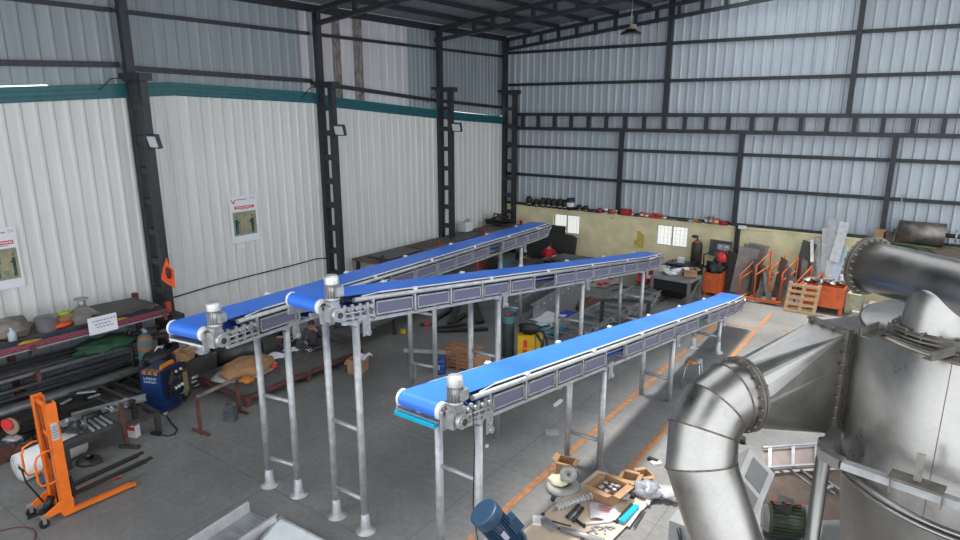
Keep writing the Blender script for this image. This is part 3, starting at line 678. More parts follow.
# ------------------------------------------------------------------ posters (flat paper on the left wall)
M_paper = mat('white_paper', (.74, .75, .80), .7, var=.02); M_red = mat('red_ink', (.62, .03, .035), .6, var=.05)
M_ink = mat('dark_ink', (.05, .05, .07), .7, var=.0); M_pic = mat('olive_picture', (.26, .28, .20), .7, var=.25, scale=9); M_grn = mat('green_overalls', (.01, .065, .05), .7, var=.1); M_skin = mat('skin', (.34, .17, .10), .6, var=.05)
M_ptan = mat('tan_picture', (.36, .31, .19), .7, var=.1)
def poster(px0, py0, px1, py1, lab, tilt):
    X_ = WX + .055; a = ox(px0, py0, X_); b = ox(px1, py1, X_); W = b.y - a.y; H_ = 1.38
    T = thing('safety_poster', lab, 'poster', (X_, a.y, a.z - H_), 0, 'posters on the white wall'); T.rotation_euler = (tilt, 0, 0)
    def rect(m, u0, v0, u1, v1, d): m.bbox((d, u0 * W, v0 * H_), (d + .002, u1 * W, v1 * H_)); return m
    obj('paper', rect(MB(), 0, 0, 1, 1, 0), M_paper, T)
    m = MB()
    for s in (-1, 1): m.bar((.004, (.15 + s * .015) * W, .86 * H_), (.004, (.15 + s * .085) * W, .93 * H_), .003, .03)
    m.tube((.003, .15 * W, .865 * H_), (.006, .15 * W, .865 * H_), .03, 14); obj('logo', m, M_red, T)
    m = MB(); u = .28
    while u < .62: w_ = random.uniform(.03, .07); rect(m, u, .912, u + w_, .930, .003); u += w_ + .015
    for v in (.955, .935, .915): rect(m, .72, v, .93, v + .004, .003)
    u = .40
    while u < .66: rect(m, u, .700, u + .05, .712, .003); u += .07
    obj('small_print', m, M_ink, T)
    rect(m := MB(), .17, .725, .86, .785, .003); obj('banner', m, M_red, T)
    m = MB(); u = .22
    while u < .8: w_ = random.uniform(.03, .06); rect(m, u, .745, u + w_, .768, .006); u += w_ + .02
    obj('banner_lettering', m, M_paper, T)
    m = MB(); m.bbox((.003, .09 * W, .15 * H_), (.005, .91 * W, .66 * H_)); obj('picture', m, M_pic, T)
    m = MB(); rect(m, .36, .3, .56, .52, .006); rect(m, .60, .25, .74, .60, .006); obj('picture_machine', m, M_ptan, T)
    for u in (.20, .76):
        m = MB(); rect(m, u - .05, .19, u - .005, .36, .007); rect(m, u + .005, .19, u + .05, .36, .007); rect(m, u - .055, .35, u + .055, .50, .007); rect(m, u + (.05 if u < .5 else -.12), .42, u + (.12 if u < .5 else -.05), .45, .007)
        rect(m, u - .03, .555, u + .03, .575, .008); obj('picture_worker', m, M_grn, T)
        m = MB(); m.tube((.007, u * W, .535 * H_), (.009, u * W, .535 * H_), .034, 12); obj('picture_face', m, M_skin, T)
poster(228.3, 197.3, 256.5, 194.2, 'white poster with red banner and picture of two workers, on the wall between two columns', R(0))
poster(-16, 230, 15, 226.5, 'white safety poster cut off by the left edge of the photo, above the racks', R(0))
m = MB(); a = ox(236.5, 245, WX + .055); m.bbox((a.x, a.y, a.z - .14), (a.x + .003, a.y + .27, a.z + .0)); single('paper_tag', m, M_paper, 'small white paper tag stuck just under the worker poster', 'tag')
m = MB(); pts = [ox(px, py, WX + .07) for px, py in ((172, 298), (215, 285), (250, 276), (290, 266), (318, 258.5), (330, 258))]
m.path(pts, .018, 6); single('wall_cable', m, M_blk, 'black cable running along the white ribbed wall behind the leftmost conveyor', 'cable')
# hi-vis cloth on the first column
T = thing('orange_cloth', 'bright orange cloth hanging from the nearest dark column', 'cloth', (WX + .9, 8.16, 1.75))
a = oy(167, 258, 8.1)
pts = [oy(px, py, 8.1) for px, py in ((166, 258), (169, 268), (173, 270), (174, 288), (167, 284), (160.5, 279), (163, 268))]
m = MB(); m.prism([p + Vector((0, .01 * (i % 2), 0)) for i, p in enumerate(pts)], (0, .02, 0)); WM[T.name] = Matrix.Translation(T.location)
obj('cloth', m, mat('fluorescent_orange', (.95, .12, .02), .6, var=.1), T, True)
m = MB(); q = oy(168, 273, 8.07); m.blob(q, (.2, .03, .26), .5, 4, 3); obj('dark_print', m, mat('maroon_print', (.12, .02, .03), .8), T, True)
m = MB(); q = oy(168, 308, 8.1); m.box(q, (.12, .12, .34)); single('fire_alarm_tube', m, mat('dull_red', (.50, .07, .03), .5), 'narrow orange-red box on the nearest column just above the conveyor head', 'box')
m = MB(); q = oy(172, 317, 8.1); m.bar(q + Vector((-.55, 0, 0)), q + Vector((.35, 0, 0)), .3, .25); single('steel_stub', m, M_dark, 'dark steel bracket block on the nearest column behind the leftmost conveyor head', 'bracket')

# ------------------------------------------------------------------ storage rack on the left wall
m = MB(); m.bbox((WX + .0, -4, 0), (WX + .12, 8.0, 1.62))
def block_material():
    mm = bpy.data.materials.new('painted_blocks'); mm.use_nodes = True; nt = mm.node_tree; b = nt.nodes['Principled BSDF']
    g = nt.nodes.new('ShaderNodeNewGeometry'); mp = nt.nodes.new('ShaderNodeMapping'); mp.inputs['Rotation'].default_value = (0, R(90), R(90))
    sx = nt.nodes.new('ShaderNodeSeparateXYZ'); cx = nt.nodes.new('ShaderNodeCombineXYZ'); nt.links.new(g.outputs['Position'], sx.inputs[0]); nt.links.new(sx.outputs[1], cx.inputs[0]); nt.links.new(sx.outputs[2], cx.inputs[1])
    br = nt.nodes.new('ShaderNodeTexBrick'); br.inputs['Scale'].default_value = 1; br.inputs['Brick Width'].default_value = .45; br.inputs['Row Height'].default_value = .22; br.inputs['Mortar Size'].default_value = .01
    br.inputs['Color1'].default_value = (.28, .34, .40, 1); br.inputs['Color2'].default_value = (.33, .38, .43, 1); br.inputs['Mortar'].default_value = (.12, .14, .16, 1)
    nt.links.new(cx.outputs[0], br.inputs['Vector']); nt.links.new(br.outputs[0], b.inputs['Base Color']); b.inputs['Roughness'].default_value = .8; return mm
struct('wall_left_blocks', m, block_material())
T = thing('cantilever_rack', 'long rusty cantilever rack along the left wall loaded with bars and boards', 'rack', (-15.8, 3.5, 0))
LV = (.35, .95, 1.55)
for y in (-1.0, 1.9, 4.75, 7.6):
    m = MB(); m.bar((-16.45, y, 0), (-16.45, y, 1.95), .12, .12); obj('post', m, M_oxide, T, True)
    for z in LV:
        m = MB(); xe = -14.75 if z < .5 else -15.05; m.bar((-16.4, y, z), (xe, y, z), .08, .08); m.bar((xe, y, z - .04), (xe, y, z + .16), .08, .08); obj('arm', m, M_oxide, T, True)
m = MB(); m.bar((-15.55, -2.5, 1.64), (-15.55, 5.9, 1.64), .07, .09); m.bar((-16.4, -2.5, 1.64), (-16.4, 5.9, 1.64), .07, .09)
for y in (-2, 0, 2, 4, 5.8): m.bar((-16.4, y, 1.64), (-15.55, y, 1.64), .06, .06)
obj('shelf_frame', m, M_oxide, T, True)
M_board = mat('dusty_board', (.135, .105, .085), .9, var=.25, scale=3)
m = MB(); m.bbox((-16.55, -2.5, 1.70), (-15.5, 6.3, 1.735)); single('plywood_shelf', m, M_board, 'brown dusty board forming the top shelf of the rack on the left wall', 'board')
M_pinkr = stripe_material('pink_wrap', (.22, .045, .07), (.34, .10, .13), 14, (0, 0, 0), .8, 3)
M_navy = mat('navy_tarp', (.028, .045, .09), .8, var=.3)
def rods(name, lab, cat, lst, mm, group=None):
    for (x, z, y0, y1, r, kind) in lst:
        m = MB()
        if kind == 'o': m.tube((x, y0, z), (x, y1, z), r, 10)
        elif kind == 'c': m.chan((x, y0, z), (x, y1, z), r * 2, r * 1.6, .008)
        else: m.bar((x, y0, z), (x, y1, z), r * 2, r * 1.4)
        single(name, m, mm, lab, cat, group)
rods('wrapped_roll', 'long roll in mottled pink wrap along the front edge of the upper rack level', 'roll', [(-15.14, 1.68, -2, 7.75, .075, 'o')], M_pinkr)
rods('wrapped_roll', 'long roll in navy wrap lying behind the pink one on the rack', 'roll', [(-15.33, 1.70, -2, 7.7, .09, 'o')], M_navy)
rods('steel_strip', 'thin bright steel strip in front of the pink roll on the rack', 'bar', [(-15.085, 1.62, -1, 7.7, .022, 'b')], M_galv2)
m = MB(); m.blob((-15.16, 4.75, 1.77), (.16, .42, .06), .3, 2, 4); single('yellow_cloth', m, mat('ochre_cloth', (.42, .25, .02), .8), 'small flat yellow cloth on the pink roll, left of the white sign', 'cloth')
m = MB(); m.blob((-15.16, 6.55, 1.77), (.15, .4, .06), .3, 2, 8); single('yellow_cloth', m, mat('ochre_cloth', (.42, .25, .02), .8), 'small flat yellow cloth on the pink roll, right of the white sign', 'cloth')
# stock on the two lower levels
M_bar1 = mat('mill_scale_steel', (.075, .073, .075), .45, .4, var=.4); M_bar2 = mat('grey_steel_stock', (.24, .245, .25), .4, .5, var=.2)
g1 = [(-16.2 + .13 * k, 1.03 + .02 * (k % 2), -2 - .2 * (k % 3), 7.4 + .25 * ((k * 5) % 3), .045, 'cbo'[k % 3]) for k in range(8)]
rods('steel_bar', 'dark long steel bar lying on the middle level of the wall rack', 'bar', [g for i, g in enumerate(g1) if i % 2], M_bar1, 'dark bars on the middle rack level')
rods('steel_bar', 'mid grey long steel bar lying between dark ones on the middle rack level', 'bar', [g for i, g in enumerate(g1) if not i % 2], M_bar2, 'grey bars on the middle rack level')
g2 = [(-15.15, 1.06, -1, 6.0, .035, 'o'), (-15.25, 1.05, 2, 7.2, .03, 'b'), (-15.38, 1.06, -2, 4.5, .03, 'o')]
rods('steel_bar', 'pale thin steel bar at the front of the middle rack level', 'bar', g2, M_galv2, 'pale bars on the middle rack level')
g3 = [(-16.2 + .16 * k, .45 + .05 * (k % 3), -2, 7.3 + .3 * ((k * 7) % 3), .05, 'bco'[k % 3]) for k in range(7)]
rods('steel_bar', 'dark long steel bar lying on the lowest level of the wall rack', 'bar', [g for i, g in enumerate(g3) if i % 2], M_bar1, 'dark bars on the lowest rack level')
rods('steel_bar', 'mid grey long steel bar lying between dark ones on the lowest rack level', 'bar', [g for i, g in enumerate(g3) if not i % 2], M_bar2, 'grey bars on the lowest rack level')
g4 = [(-15.02, .50, -1.5, 7.0, .05, 'o'), (-14.90, .47, -2, 5.2, .035, 'o')]
rods('steel_tube', 'grey steel tube beside the front edge of the lowest rack level', 'tube', g4, M_bar2, 'grey tubes on the lowest rack level')
m = MB(); m.tube((-14.62, -1.5, .62), (-14.62, 7.6, .62), .075, 16); single('large_steel_pipe', m, M_bar2, 'thickest silver pipe in front of the rack, running behind the orange stacker', 'pipe')
g5 = [(-14.45 - .09 * (k % 5), .06 + .11 * (k // 5), 0 + .3 * ((k * 3) % 4), 4.6 + .35 * ((k * 5) % 4), .04, 'cbo'[k % 3]) for k in range(10)]
rods('steel_offcut', 'dark steel length piled on the floor under the big silver pipe', 'bar', g5, M_dark, 'steel lengths on the floor by the rack')
rods('steel_tube', 'light grey bar lying loose at the front of the wall rack', 'bar', [(-14.78, .62, 1, 6.9, .03, 'b')], M_galv2)
def carton(name, lab, p, s, rz=0, mm=None, flaps=True, cat='box', group=None, depth_open=True, seed=0):
    T = thing(name, lab, cat, p, rz, group); a, b, h = s; t = .012; mm = mm or M_card
    m = MB(); m.box((0, 0, t / 2), (a, b, t)); m.box((0, -b / 2, h / 2), (a, t, h)); m.box((0, b / 2, h / 2), (a, t, h)); m.box((-a / 2, 0, h / 2), (t, b, h)); m.box((a / 2, 0, h / 2), (t, b, h)); obj('box_body', m, mm, T)
    if flaps:
        rr_ = random.Random(seed)
        for dx, dy, w_, l_ in ((0, -1, a, b * .42), (0, 1, a, b * .42), (-1, 0, b, a * .3), (1, 0, b, a * .3)):
            an = R(rr_.uniform(-30, 60)); o_ = Vector((dx * a / 2, dy * b / 2, h)); e = o_ + Vector((dx * math.cos(an) * l_, dy * math.cos(an) * l_, -math.sin(an) * l_ * .8 + .02))
            m = MB(); m.bar(o_, e, w_ * .98, .008, up=(0, 0, 1)); obj('flap', m, mm, T)
    return T
# things on the top shelf
def sp(px, py, z=1.74): return oz(px, py, z)
M_cloth = mat('dusty_canvas', (.20, .185, .165), .9, var=.25)
q = ox(8, 332, -15.95); m = MB(); m.blob((q.x, q.y, 1.9), (.7, .95, .5), .28, 2.4, 3, 20, 12, -.16); single('canvas_bundle', m, M_cloth, 'grey-brown folded canvas bundle at the left end of the top rack shelf', 'bundle')
q = sp(20, 340); m = MB(); m.lathe([(0, 0), (.075, 0), (.08, .02), (.08, .18), (.03, .25), (.03, .29), (0, .29)], (-15.62, q.y - .1, 1.736), seg=14); single('plastic_bottle', m, mat('pale_blue_plastic', (.42, .50, .55), .4), 'pale blue plastic bottle beside the canvas bundle on the top shelf', 'bottle')
q = ox(48, 330, -15.8); m = MB(); m.lathe([(0, 0), (.21, 0), (.215, .01), (.235, .30), (.24, .305), (.225, .305), (.2, .02), (0, .02)], (-15.8, q.y, 1.736), seg=24); single('galvanised_tub', m, M_galv2, 'round grey metal tub on the top rack shelf', 'tub')
q = ox(65, 320, -15.85); T = carton('cardboard_box', 'small brown box holding a lime green item on the top rack shelf', (-15.95, q.y, 1.736), (.3, .42, .24), .3, flaps=False)
m = MB(); m.blob((.05, 0, .25), (.2, .34, .12), .3, 3, 5); obj('green_wrapping', m, mat('lime', (.35, .50, .02), .6), T)
q = ox(61, 326, -15.7); m = MB(); m.blob((-15.68, q.y, 1.80), (.22, .45, .13), .2, 3, 2); single('orange_pouch', m, mat('bright_orange_plastic', (.75, .10, .02), .5), 'orange plastic pouch in front of the small box on the top shelf', 'pouch')
q = ox(84, 318, -15.85); T = thing('extractor_hood', 'grey sheet metal hood with round flanged neck on the top rack shelf', 'hood', (-15.85, q.y, 1.736), 0)
m = MB(); b0 = [(-.26, -.30, 0), (.26, -.30, 0), (.26, .30, 0), (-.26, .30, 0)]; b1 = [(x, y, .12) for x, y, z in b0]; t0 = [(x * .3, y * .3, .34) for x, y, z in b0]
m.add(b0 + b1 + t0, [(3, 2, 1, 0)] + [(i, (i + 1) % 4, 4 + (i + 1) % 4, 4 + i) for i in range(4)] + [(4 + i, 4 + (i + 1) % 4, 8 + (i + 1) % 4, 8 + i) for i in range(4)] + [(8, 9, 10, 11)]); obj('hood', m, M_cloth, T)
m = MB(); m.tube((0, 0, .32), (0, 0, .52), .08, 18); m.tube((0, 0, .51), (0, 0, .535), .15, 24); obj('neck', m, M_galv2, T)
for i in range(3): m = MB(); m.box((-15.95 + .03 * i, 7.05 - .1 * i, 1.78 + .045 * i), (1.0, 1.25, .03), R(3 - 5 * i)); single('dark_board', m, M_board if i < 2 else M_dark, ['lowest dusty board of the stack at the right end of the top rack shelf', 'middle dusty board of the stack at the right end of the top shelf', 'topmost dark board of the stack at the right end of the top shelf'][i], 'board', 'boards stacked on the top shelf')
q = ox(103, 324, -15.02); T = thing('paper_sign', 'white sheet with blue handwriting hung on the front of the rack', 'sign', (-15.02, q.y, q.z - .2))
m = MB(); m.box((0, 0, .2), (.006, .62, .4), R(0)); obj('paper', m, M_paper, T)
m = MB()
for r_, v in enumerate((.30, .22, .15)):
    u = -.22 + .04 * r_
    while u < (.24 if r_ == 0 else .16): w_ = random.uniform(.02, .05); m.bar((.006, u, v + .02), (.006, u + w_, v - .015), .003, .012); m.bar((.006, u + w_, v - .015), (.006, u + w_ + .015, v + .02), .003, .01); u += w_ + .035
obj('handwriting', m, mat('blue_ink', (.03, .06, .3), .6), T)
q = ox(107, 346, -15.3); m = MB(); m.blob((-15.35, q.y, 1.20), (.75, 1.35, .34), .35, 2.6, 6, 22, 12, -.12); single('green_tarp', m, mat('dark_green_tarp', (.012, .06, .028), .7, var=.4), 'crumpled dark green tarp on the middle rack level', 'tarp')
m = MB(); m.box((-15.4, 3.05, 1.13), (.5, .9, .02), R(10)); single('cardboard_sheet', m, M_card, 'flat brown cardboard sheet on the bars at the left of the rack', 'sheet')

# ------------------------------------------------------------------ orange stacker
def stacker():
    T = thing('hand_stacker', 'orange manual pallet stacker with black forks', 'stacker', (-11.17, 3.53, 0), R(0))
    W = .52; h = 2.03
    for sx in (-1, 1):
        m = MB(); x = sx * W / 2; m.bar((x, 0, .05), (x, 0, h if sx > 0 else h + .02), .028, .16, up=(0, 1, 0)); m.bar((x - sx * .05, .07, .05), (x - sx * .05, .07, h), .09, .02, up=(0, 1, 0)); m.bar((x - sx * .05, -.07, .05), (x - sx * .05, -.07, h), .09, .02, up=(0, 1, 0)); obj('mast_channel', m, M_orange, T)
        m = MB(); m.bar((x, 0.02, .10), (x, 1.0, .08), .07, .07); m.bar((x, .98, .07), (x, 1.08, .055), .085, .05); obj('base_leg', m, M_orange, T)
        m = MB(); m.tube((x - .03, 1.02, .04), (x + .03, 1.02, .04), .04, 14); obj('load_roller', m, M_dark, T)
        # rear castor on swept foot
        m = MB(); m.prism([(x - .015, .08, .05), (x - .015, .1, .32), (x - .015, -.08, .34), (x - .015, -.38, .19), (x - .015, -.38, .13), (x - .015, -.12, .16), (x - .015, -.05, .05)], (.03, 0, 0)); obj('rear_foot', m, M_orange, T)
        m = MB(); m.tube((x - .025, -.36, .075), (x + .025, -.36, .075), .075, 18); obj('castor_wheel', m, M_blk, T)
        m = MB(); m.bar((x - .035, -.36, .08), (x - .035, -.36, .2), .01, .05, up=(0, 1, 0)); m.bar((x + .035, -.36, .08), (x + .035, -.36, .2), .01, .05, up=(0, 1, 0)); m.box((x, -.36, .2), (.09, .09, .012)); obj('castor_fork', m, M_galv2, T)
        m = MB(); m.path([(x, -.07, 1.25), (x, -.17, 1.27), (x, -.30, 1.22), (x, -.34, 1.12), (x, -.34, .80), (x, -.30, .72), (x, -.17, .70), (x, -.07, .72)], .018, 8); obj('push_handle', m, M_orange, T)
        m = MB(); m.bar((x * .55, .14, .60), (x * .55, .18, .28), .10, .03, up=(0, 1, 0)); m.bar((x * .55, .16, .30), (x * .6, 1.36, .34), .11, .035); m.bar((x * .6, 1.36, .345), (x * .6, 1.47, .36), .09, .02); obj('fork', m, M_blk, T)
    for z in (h - .05, 1.45, .18):
        m = MB(); m.bar((-W / 2, -.03, z), (W / 2, -.03, z), .03, .07); obj('cross_bar', m, M_orange, T)
    m = MB(); m.bar((-W / 2 + .05, .13, .58), (W / 2 - .05, .13, .58), .03, .10); m.bar((-W / 2 + .05, .13, .30), (W / 2 - .05, .13, .30), .03, .08)
    for sx in (-1, 1): m.bar((sx * .2, .13, .26), (sx * .2, .13, .66), .04, .03, up=(0, 1, 0))
    obj('fork_carriage', m, M_blk, T)
    m = MB(); m.tube((0, -.02, .12), (0, -.02, 1.1), .032, 12); m.tube((0, -.02, 1.1), (0, -.02, 1.7), .02, 10); obj('lift_cylinder', m, M_dark, T)
    m = MB(); m.tube((0, -.22, .16), (0, -.12, .34), .06, 14); m.box((0, -.2, .12), (.16, .22, .08)); m.path([(0, -.24, .3), (0, -.42, .75), (0, -.45, 1.0)], .014, 8); m.bar((-.1, -.45, 1.0), (.1, -.45, 1.0), .025, .025); m.bar((-.06, -.3, .1), (-.06, -.48, .1), .05, .02); obj('pump', m, M_blk, T)
    m = MB(); m.path([(W / 2 - .1, -.06, 1.95), (.12, -.05, 1.55), (.02, -.05, 1.0)], .008, 6); m.path([(-W / 2 + .1, -.06, 1.95), (-.12, -.05, 1.55), (-.02, -.05, 1.0)], .008, 6); obj('chain', m, M_dark, T)
    m = MB(); m.box((W / 2 + .018, .0, 1.55), (.006, .10, .30)); g = obj('rating_plate', m, mat('grey_plate', (.42, .44, .46), .4), T)
    m = MB()
    for k in range(5): m.box((W / 2 + .022, 0, 1.45 + k * .045), (.003, .06 if k % 2 else .075, .008))
    obj('plate_print', m, M_ink, g)
    return T
stacker()
q = oz(22, 467, .265); T = thing('foam_roll', 'thick white foam roll lying on the floor behind the stacker', 'roll', (q.x - .1, q.y + .5, 0), R(10))
m = MB(); pr_ = []
m.lathe([(.07, -.55), (.26, -.55), (.262, .55), (.07, .55), (.07, -.55)], (0, 0, .265), (0, 1, 0), 32); obj('roll', m, M_wht, T)
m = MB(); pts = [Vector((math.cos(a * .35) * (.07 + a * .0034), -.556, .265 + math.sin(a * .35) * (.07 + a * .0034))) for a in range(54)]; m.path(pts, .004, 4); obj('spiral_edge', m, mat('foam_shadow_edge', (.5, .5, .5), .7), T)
q = oz(48, 487); T = thing('strapping_coil', 'round blue drum of strapping on the floor at the rear of the stacker', 'drum', (q.x - .05, q.y + .15, 0))
m = MB(); m.lathe([(0, 0), (.2, 0), (.2, .24), (.12, .24), (.12, .2), (0, .2)], seg=28); obj('drum', m, mat('deep_blue_plastic', (.01, .06, .14), .5), T)
m = MB(); m.lathe([(.06, .245), (.17, .245), (.17, .26), (.06, .26)], seg=24); obj('coil', m, mat('sea_blue', (.02, .22, .30), .5), T); m = MB(); m.box((.09, 0, .262), (.12, .04, .01), .6); obj('label_patch', m, mat('ochre_cloth', (.42, .25, .02), .8), T)
m = MB(); pts = [oz(px, py, .01) for px, py in ((0, 531), (12, 528), (25, 527), (33, 529), (36, 534), (34, 541))]; m.path(pts, .009, 6); single('red_string', m, mat('maroon_cord', (.12, .015, .03), .5), 'thin dark red cord on the floor at the bottom left', 'cord')

# ------------------------------------------------------------------ steel work table with scrap
tz = .43; A_ = oz(158, 413, tz); TBx0, TBx1, TBy0, TBy1 = A_.x - .95, A_.x, A_.y - 1.85, A_.y
T = thing('steel_work_table', 'low dark steel frame table behind the stacker forks', 'table', ((TBx0 + TBx1) / 2, (TBy0 + TBy1) / 2, 0))
m = MB(); m.bar((TBx0, TBy0, tz), (TBx0, TBy1, tz), .06, .08); m.bar((TBx1, TBy0, tz), (TBx1, TBy1, tz), .06, .08)
for y in (TBy0, TBy1 - .75, TBy1): m.bar((TBx0, y, tz), (TBx1, y, tz), .06, .08)
obj('top_frame', m, M_dark, T, True)
m = MB(); m.bbox((TBx0, TBy0, tz - .01), (TBx1, TBy1 - .75, tz + .045)); obj('table_top', m, M_bar1, T, True)
for x in (TBx0, TBx1):
    for y in (TBy0 + .1, TBy1 - .03): m = MB(); m.bar((x, y, 0), (x, y, tz), .10, .10); obj('leg', m, M_dark, T, True)
p0 = oz(72, 417, tz + .12); p1 = oz(146, 397, tz + .12); m = MB(); m.chan(p0, p1, .09, .13, .01); single('galvanised_channel', m, M_galv2, 'long pale galvanised channel lying across the low steel table', 'channel')
m = MB(); m.tube(oz(83, 419, tz + .1), oz(101, 413, tz + .1), .075, 16); single('black_roll', m, M_blk, 'short black roll on the low steel table behind the pale channel', 'roll')
for k in range(4):
    m = MB(); a = oz(82 + k * 6, 421 - k * 1.6, tz + .065); b = oz(94 + k * 6, 431 - k * 2.5, tz + .065); d_ = (b - a) / 9
    for j in range(9): m.tube(a + d_ * j, a + d_ * (j + .55), .028, 8); m.tube(a + d_ * j, a + d_ * (j + 1), .013, 6)
    single('silver_chain', m, M_galv, 'short silver chain laid side by side with others on the low table', 'chain', 'chains on the low steel table')
for i, (px, py, sz, mm) in enumerate(((68, 425, .2, M_galv2), (76, 431, .26, M_bar1), (112, 411, .16, M_galv), (120, 408, .2, M_bar2), (126, 403, .16, M_galv), (133, 406, .14, M_dark), (84, 428, .2, M_bar2))):
    q = oz(px, py, tz + .05); m = MB(); m.box((q.x, q.y, q.z + sz * .3), (sz, sz * 1.3, sz * .12), Euler((.2 * i, .3, i))); m.tube(q, q + Vector((0, 0, sz * .7)), sz * .18, 8); m.box((q.x, q.y, q.z + sz * .2), (sz * .5, sz * .4, sz * .5), i * .7)
    single('steel_fitting', m, mm, 'irregular steel fitting among the scrap on the low steel table', 'part', 'fittings on the low steel table')
# brown T stand in front
q = oz(127, 446); T = thing('floor_stand', 'rusty brown upright post on a small foot before the low table', 'stand', (q.x, q.y, 0))
m = MB(); m.bar((0, 0, 0), (0, 0, .92), .07, .07); obj('post', m, M_oxide, T); m = MB(); m.bar((-.05, -.12, .035), (.30, .1, .035), .07, .06); obj('foot', m, M_dark, T)
q = oz(131, 440); T = thing('white_carton', 'small white and red carton under the edge of the low table', 'box', (q.x - .1, q.y + .12, 0), .4)
m = MB(); m.box((0, 0, .13), (.2, .13, .26)); obj('carton', m, M_wht, T); m = MB(); m.box((0, -.067, .2), (.18, .004, .08)); m.box((0.06, 0, .262), (.06, .1, .004)); obj('red_print', m, M_red, T)
# loose dark frames behind the table
for i, (a, b, z) in enumerate((((95, 385), (132, 402), .55), ((112, 383), (140, 394), .50), ((84, 400), (128, 377), .35), ((70, 395), (98, 388), .6), ((96, 398), (112, 406), .52), ((130, 380), (150, 388), .4), ((128, 372), (142, 380), .35))):
    m = MB(); m.chan(oz(*a, z), oz(*b, z), .09, .07, .008); single('dark_channel', m, M_dark if i % 2 else M_bar1, 'dark steel channel in the loose pile between rack and low table', 'channel', 'channels piled behind the low table')
for i, (a, b, z) in enumerate((((61, 404), (71, 399), .62), ((77, 393), (96, 391), .66), ((88, 398), (100, 394), .55))):
    m = MB(); m.bar(oz(*a, z), oz(*b, z), .05, .03); single('bright_strip', m, M_galv, 'short bright metal strip lying on the dark pile behind the low table', 'strip', 'bright strips on the pile')
m = MB(); q = oz(97, 388, .42); m.box((q.x - .1, q.y, q.z), (.25, .22, .2), .3); single('rusty_block', m, mat('rusty_brown', (.12, .07, .045), .8), 'small brown block on the dark steel pile', 'block')
# bench grinder / red-wheeled tool at far left
q = oz(12, 437, .3); T = thing('cut_off_machine', 'small cut-off machine with red and tan wheel guard at the far left', 'tool', (q.x, q.y, 0), .5)
m = MB(); m.box((0, 0, .14), (.45, .35, .28)); m.bar((-.1, 0, .28), (.1, .1, .6), .08, .08); obj('base', m, M_dark, T)
m = MB(); m.tube((.05, -.05, .55), (.05, .0, .55), .17, 20); obj('wheel_guard', m, mat('tan_guard', (.30, .22, .14), .7), T); m = MB(); m.tube((.02, -.09, .60), (.02, -.05, .60), .12, 16); obj('red_disc', m, M_red, T); m = MB(); m.blob((.15, -.12, .34), (.35, .2, .12), .5, 4, 9); obj('motor', m, M_galv, T)
for k, (px, py) in enumerate(((4, 455), (14, 447), (3, 430), (27, 446))):
    q = oz(px, py, .1); m = MB(); m.box((q.x, q.y, q.z), (.3, .5, .12), Euler((.3, .2 * k, k))); m.tube(q, q + Vector((.2, .3, .1)), .06, 8); single('scrap_piece', m, M_dark if k % 2 else M_oxide, 'dark scrap metal piece on the floor left of the foam roll', 'scrap', 'scrap left of the foam roll')
q = oz(89, 462); T = thing('cast_base', 'dark round cast base on the floor between stacker and low table', 'base', (q.x, q.y, 0)); m = MB(); m.lathe([(0, 0), (.2, 0), (.2, .06), (.1, .1), (0, .1)], seg=18); m.box((.12, .05, .05), (.24, .2, .1)); obj('base_plate', m, M_dark, T); m = MB(); m.tube((0, 0, .1), (0, 0, .17), .05, 12); obj('hub', m, M_bar1, T)

# ------------------------------------------------------------------ blue welder
q = oz(166, 412); T = thing('welding_machine', 'tall blue welding set with orange handle, hoses and castors beside the column', 'machine', (q.x - .22, q.y + .12, 0), R(24))
M_wblue = mat('deep_blue_paint', (.005, .025, .11), .4, var=.15)
m = MB(); m.bbox((-.26, -.34, .12), (.24, .32, 1.0)); m.bbox((-.28, -.38, .08), (.28, .38, .14)); obj('case', m, M_wblue, T)
m = MB(); m.bbox((.242, -.25, .34), (.285, .30, .96)); f = obj('front_panel', m, mat('black_panel', (.012, .015, .03), .4), T)
m = MB(); m.bbox((.286, -.05, .60), (.29, .10, .78)); m.bbox((.286, .13, .60), (.29, .28, .78)); obj('meter', m, mat('dark_glass', (.03, .04, .05), .15), f)
for k in range(3): m = MB(); m.tube((.285, -.05 + k * .15, .86), (.31, -.05 + k * .15, .86), .03, 12); obj('knob', m, M_wht, f)
m = MB()
for k in range(4): m.tube((.285, -.1 + k * .11, .50), (.33, -.1 + k * .11, .50), .035, 12)
obj('socket', m, M_wht, f)
m = MB(); m.bar((.14, -.16, 1.05), (.14, .2, 1.05), .06, .07); m.bar((.14, -.16, .97), (.14, -.16, 1.07), .05, .05, up=(0, 1, 0)); m.bar((.14, .2, .97), (.14, .2, 1.07), .05, .05, up=(0, 1, 0)); obj('top_handle', m, mat('orange_plastic', (.62, .19, .01), .45), T)
m = MB()
for k in range(3): m.bbox((-.2 + k * .14, -.35, .93), (-.1 + k * .14, -.20, 1.01))
obj('corner_guard', m, mat('worn_orange', (.30, .13, .04), .6), T)
for sx in (-1, 1):
    for y in (-.3, .3): m = MB(); m.tube((sx * .22 - .02, y, .05), (sx * .22 + .02, y, .05), .05, 12); obj('castor', m, M_wht if sx > 0 else M_blk, T)
m = MB(); pts = [(.30, -.02, .5), (.40, -.28, .45), (.42, -.2, .95), (.34, -.05, 1.0), (.36, -.24, .75), (.42, -.1, .35), (.46, .15, .22), (.42, .35, .35), (.36, .40, .75), (.32, .34, .98), (.38, .44, .6), (.44, .30, .25), (.48, .0, .18), (.4, -.12, .4)]
m.path(pts, .024, 8); obj('hose', m, M_blk, T)
m = MB(); m.path([(.30, .24, .5), (.36, .26, .42), (.38, .15, .34), (.38, .05, .34)], .012, 6); obj('earth_lead', m, mat('teal_green', (.01, .35, .22), .5), T)
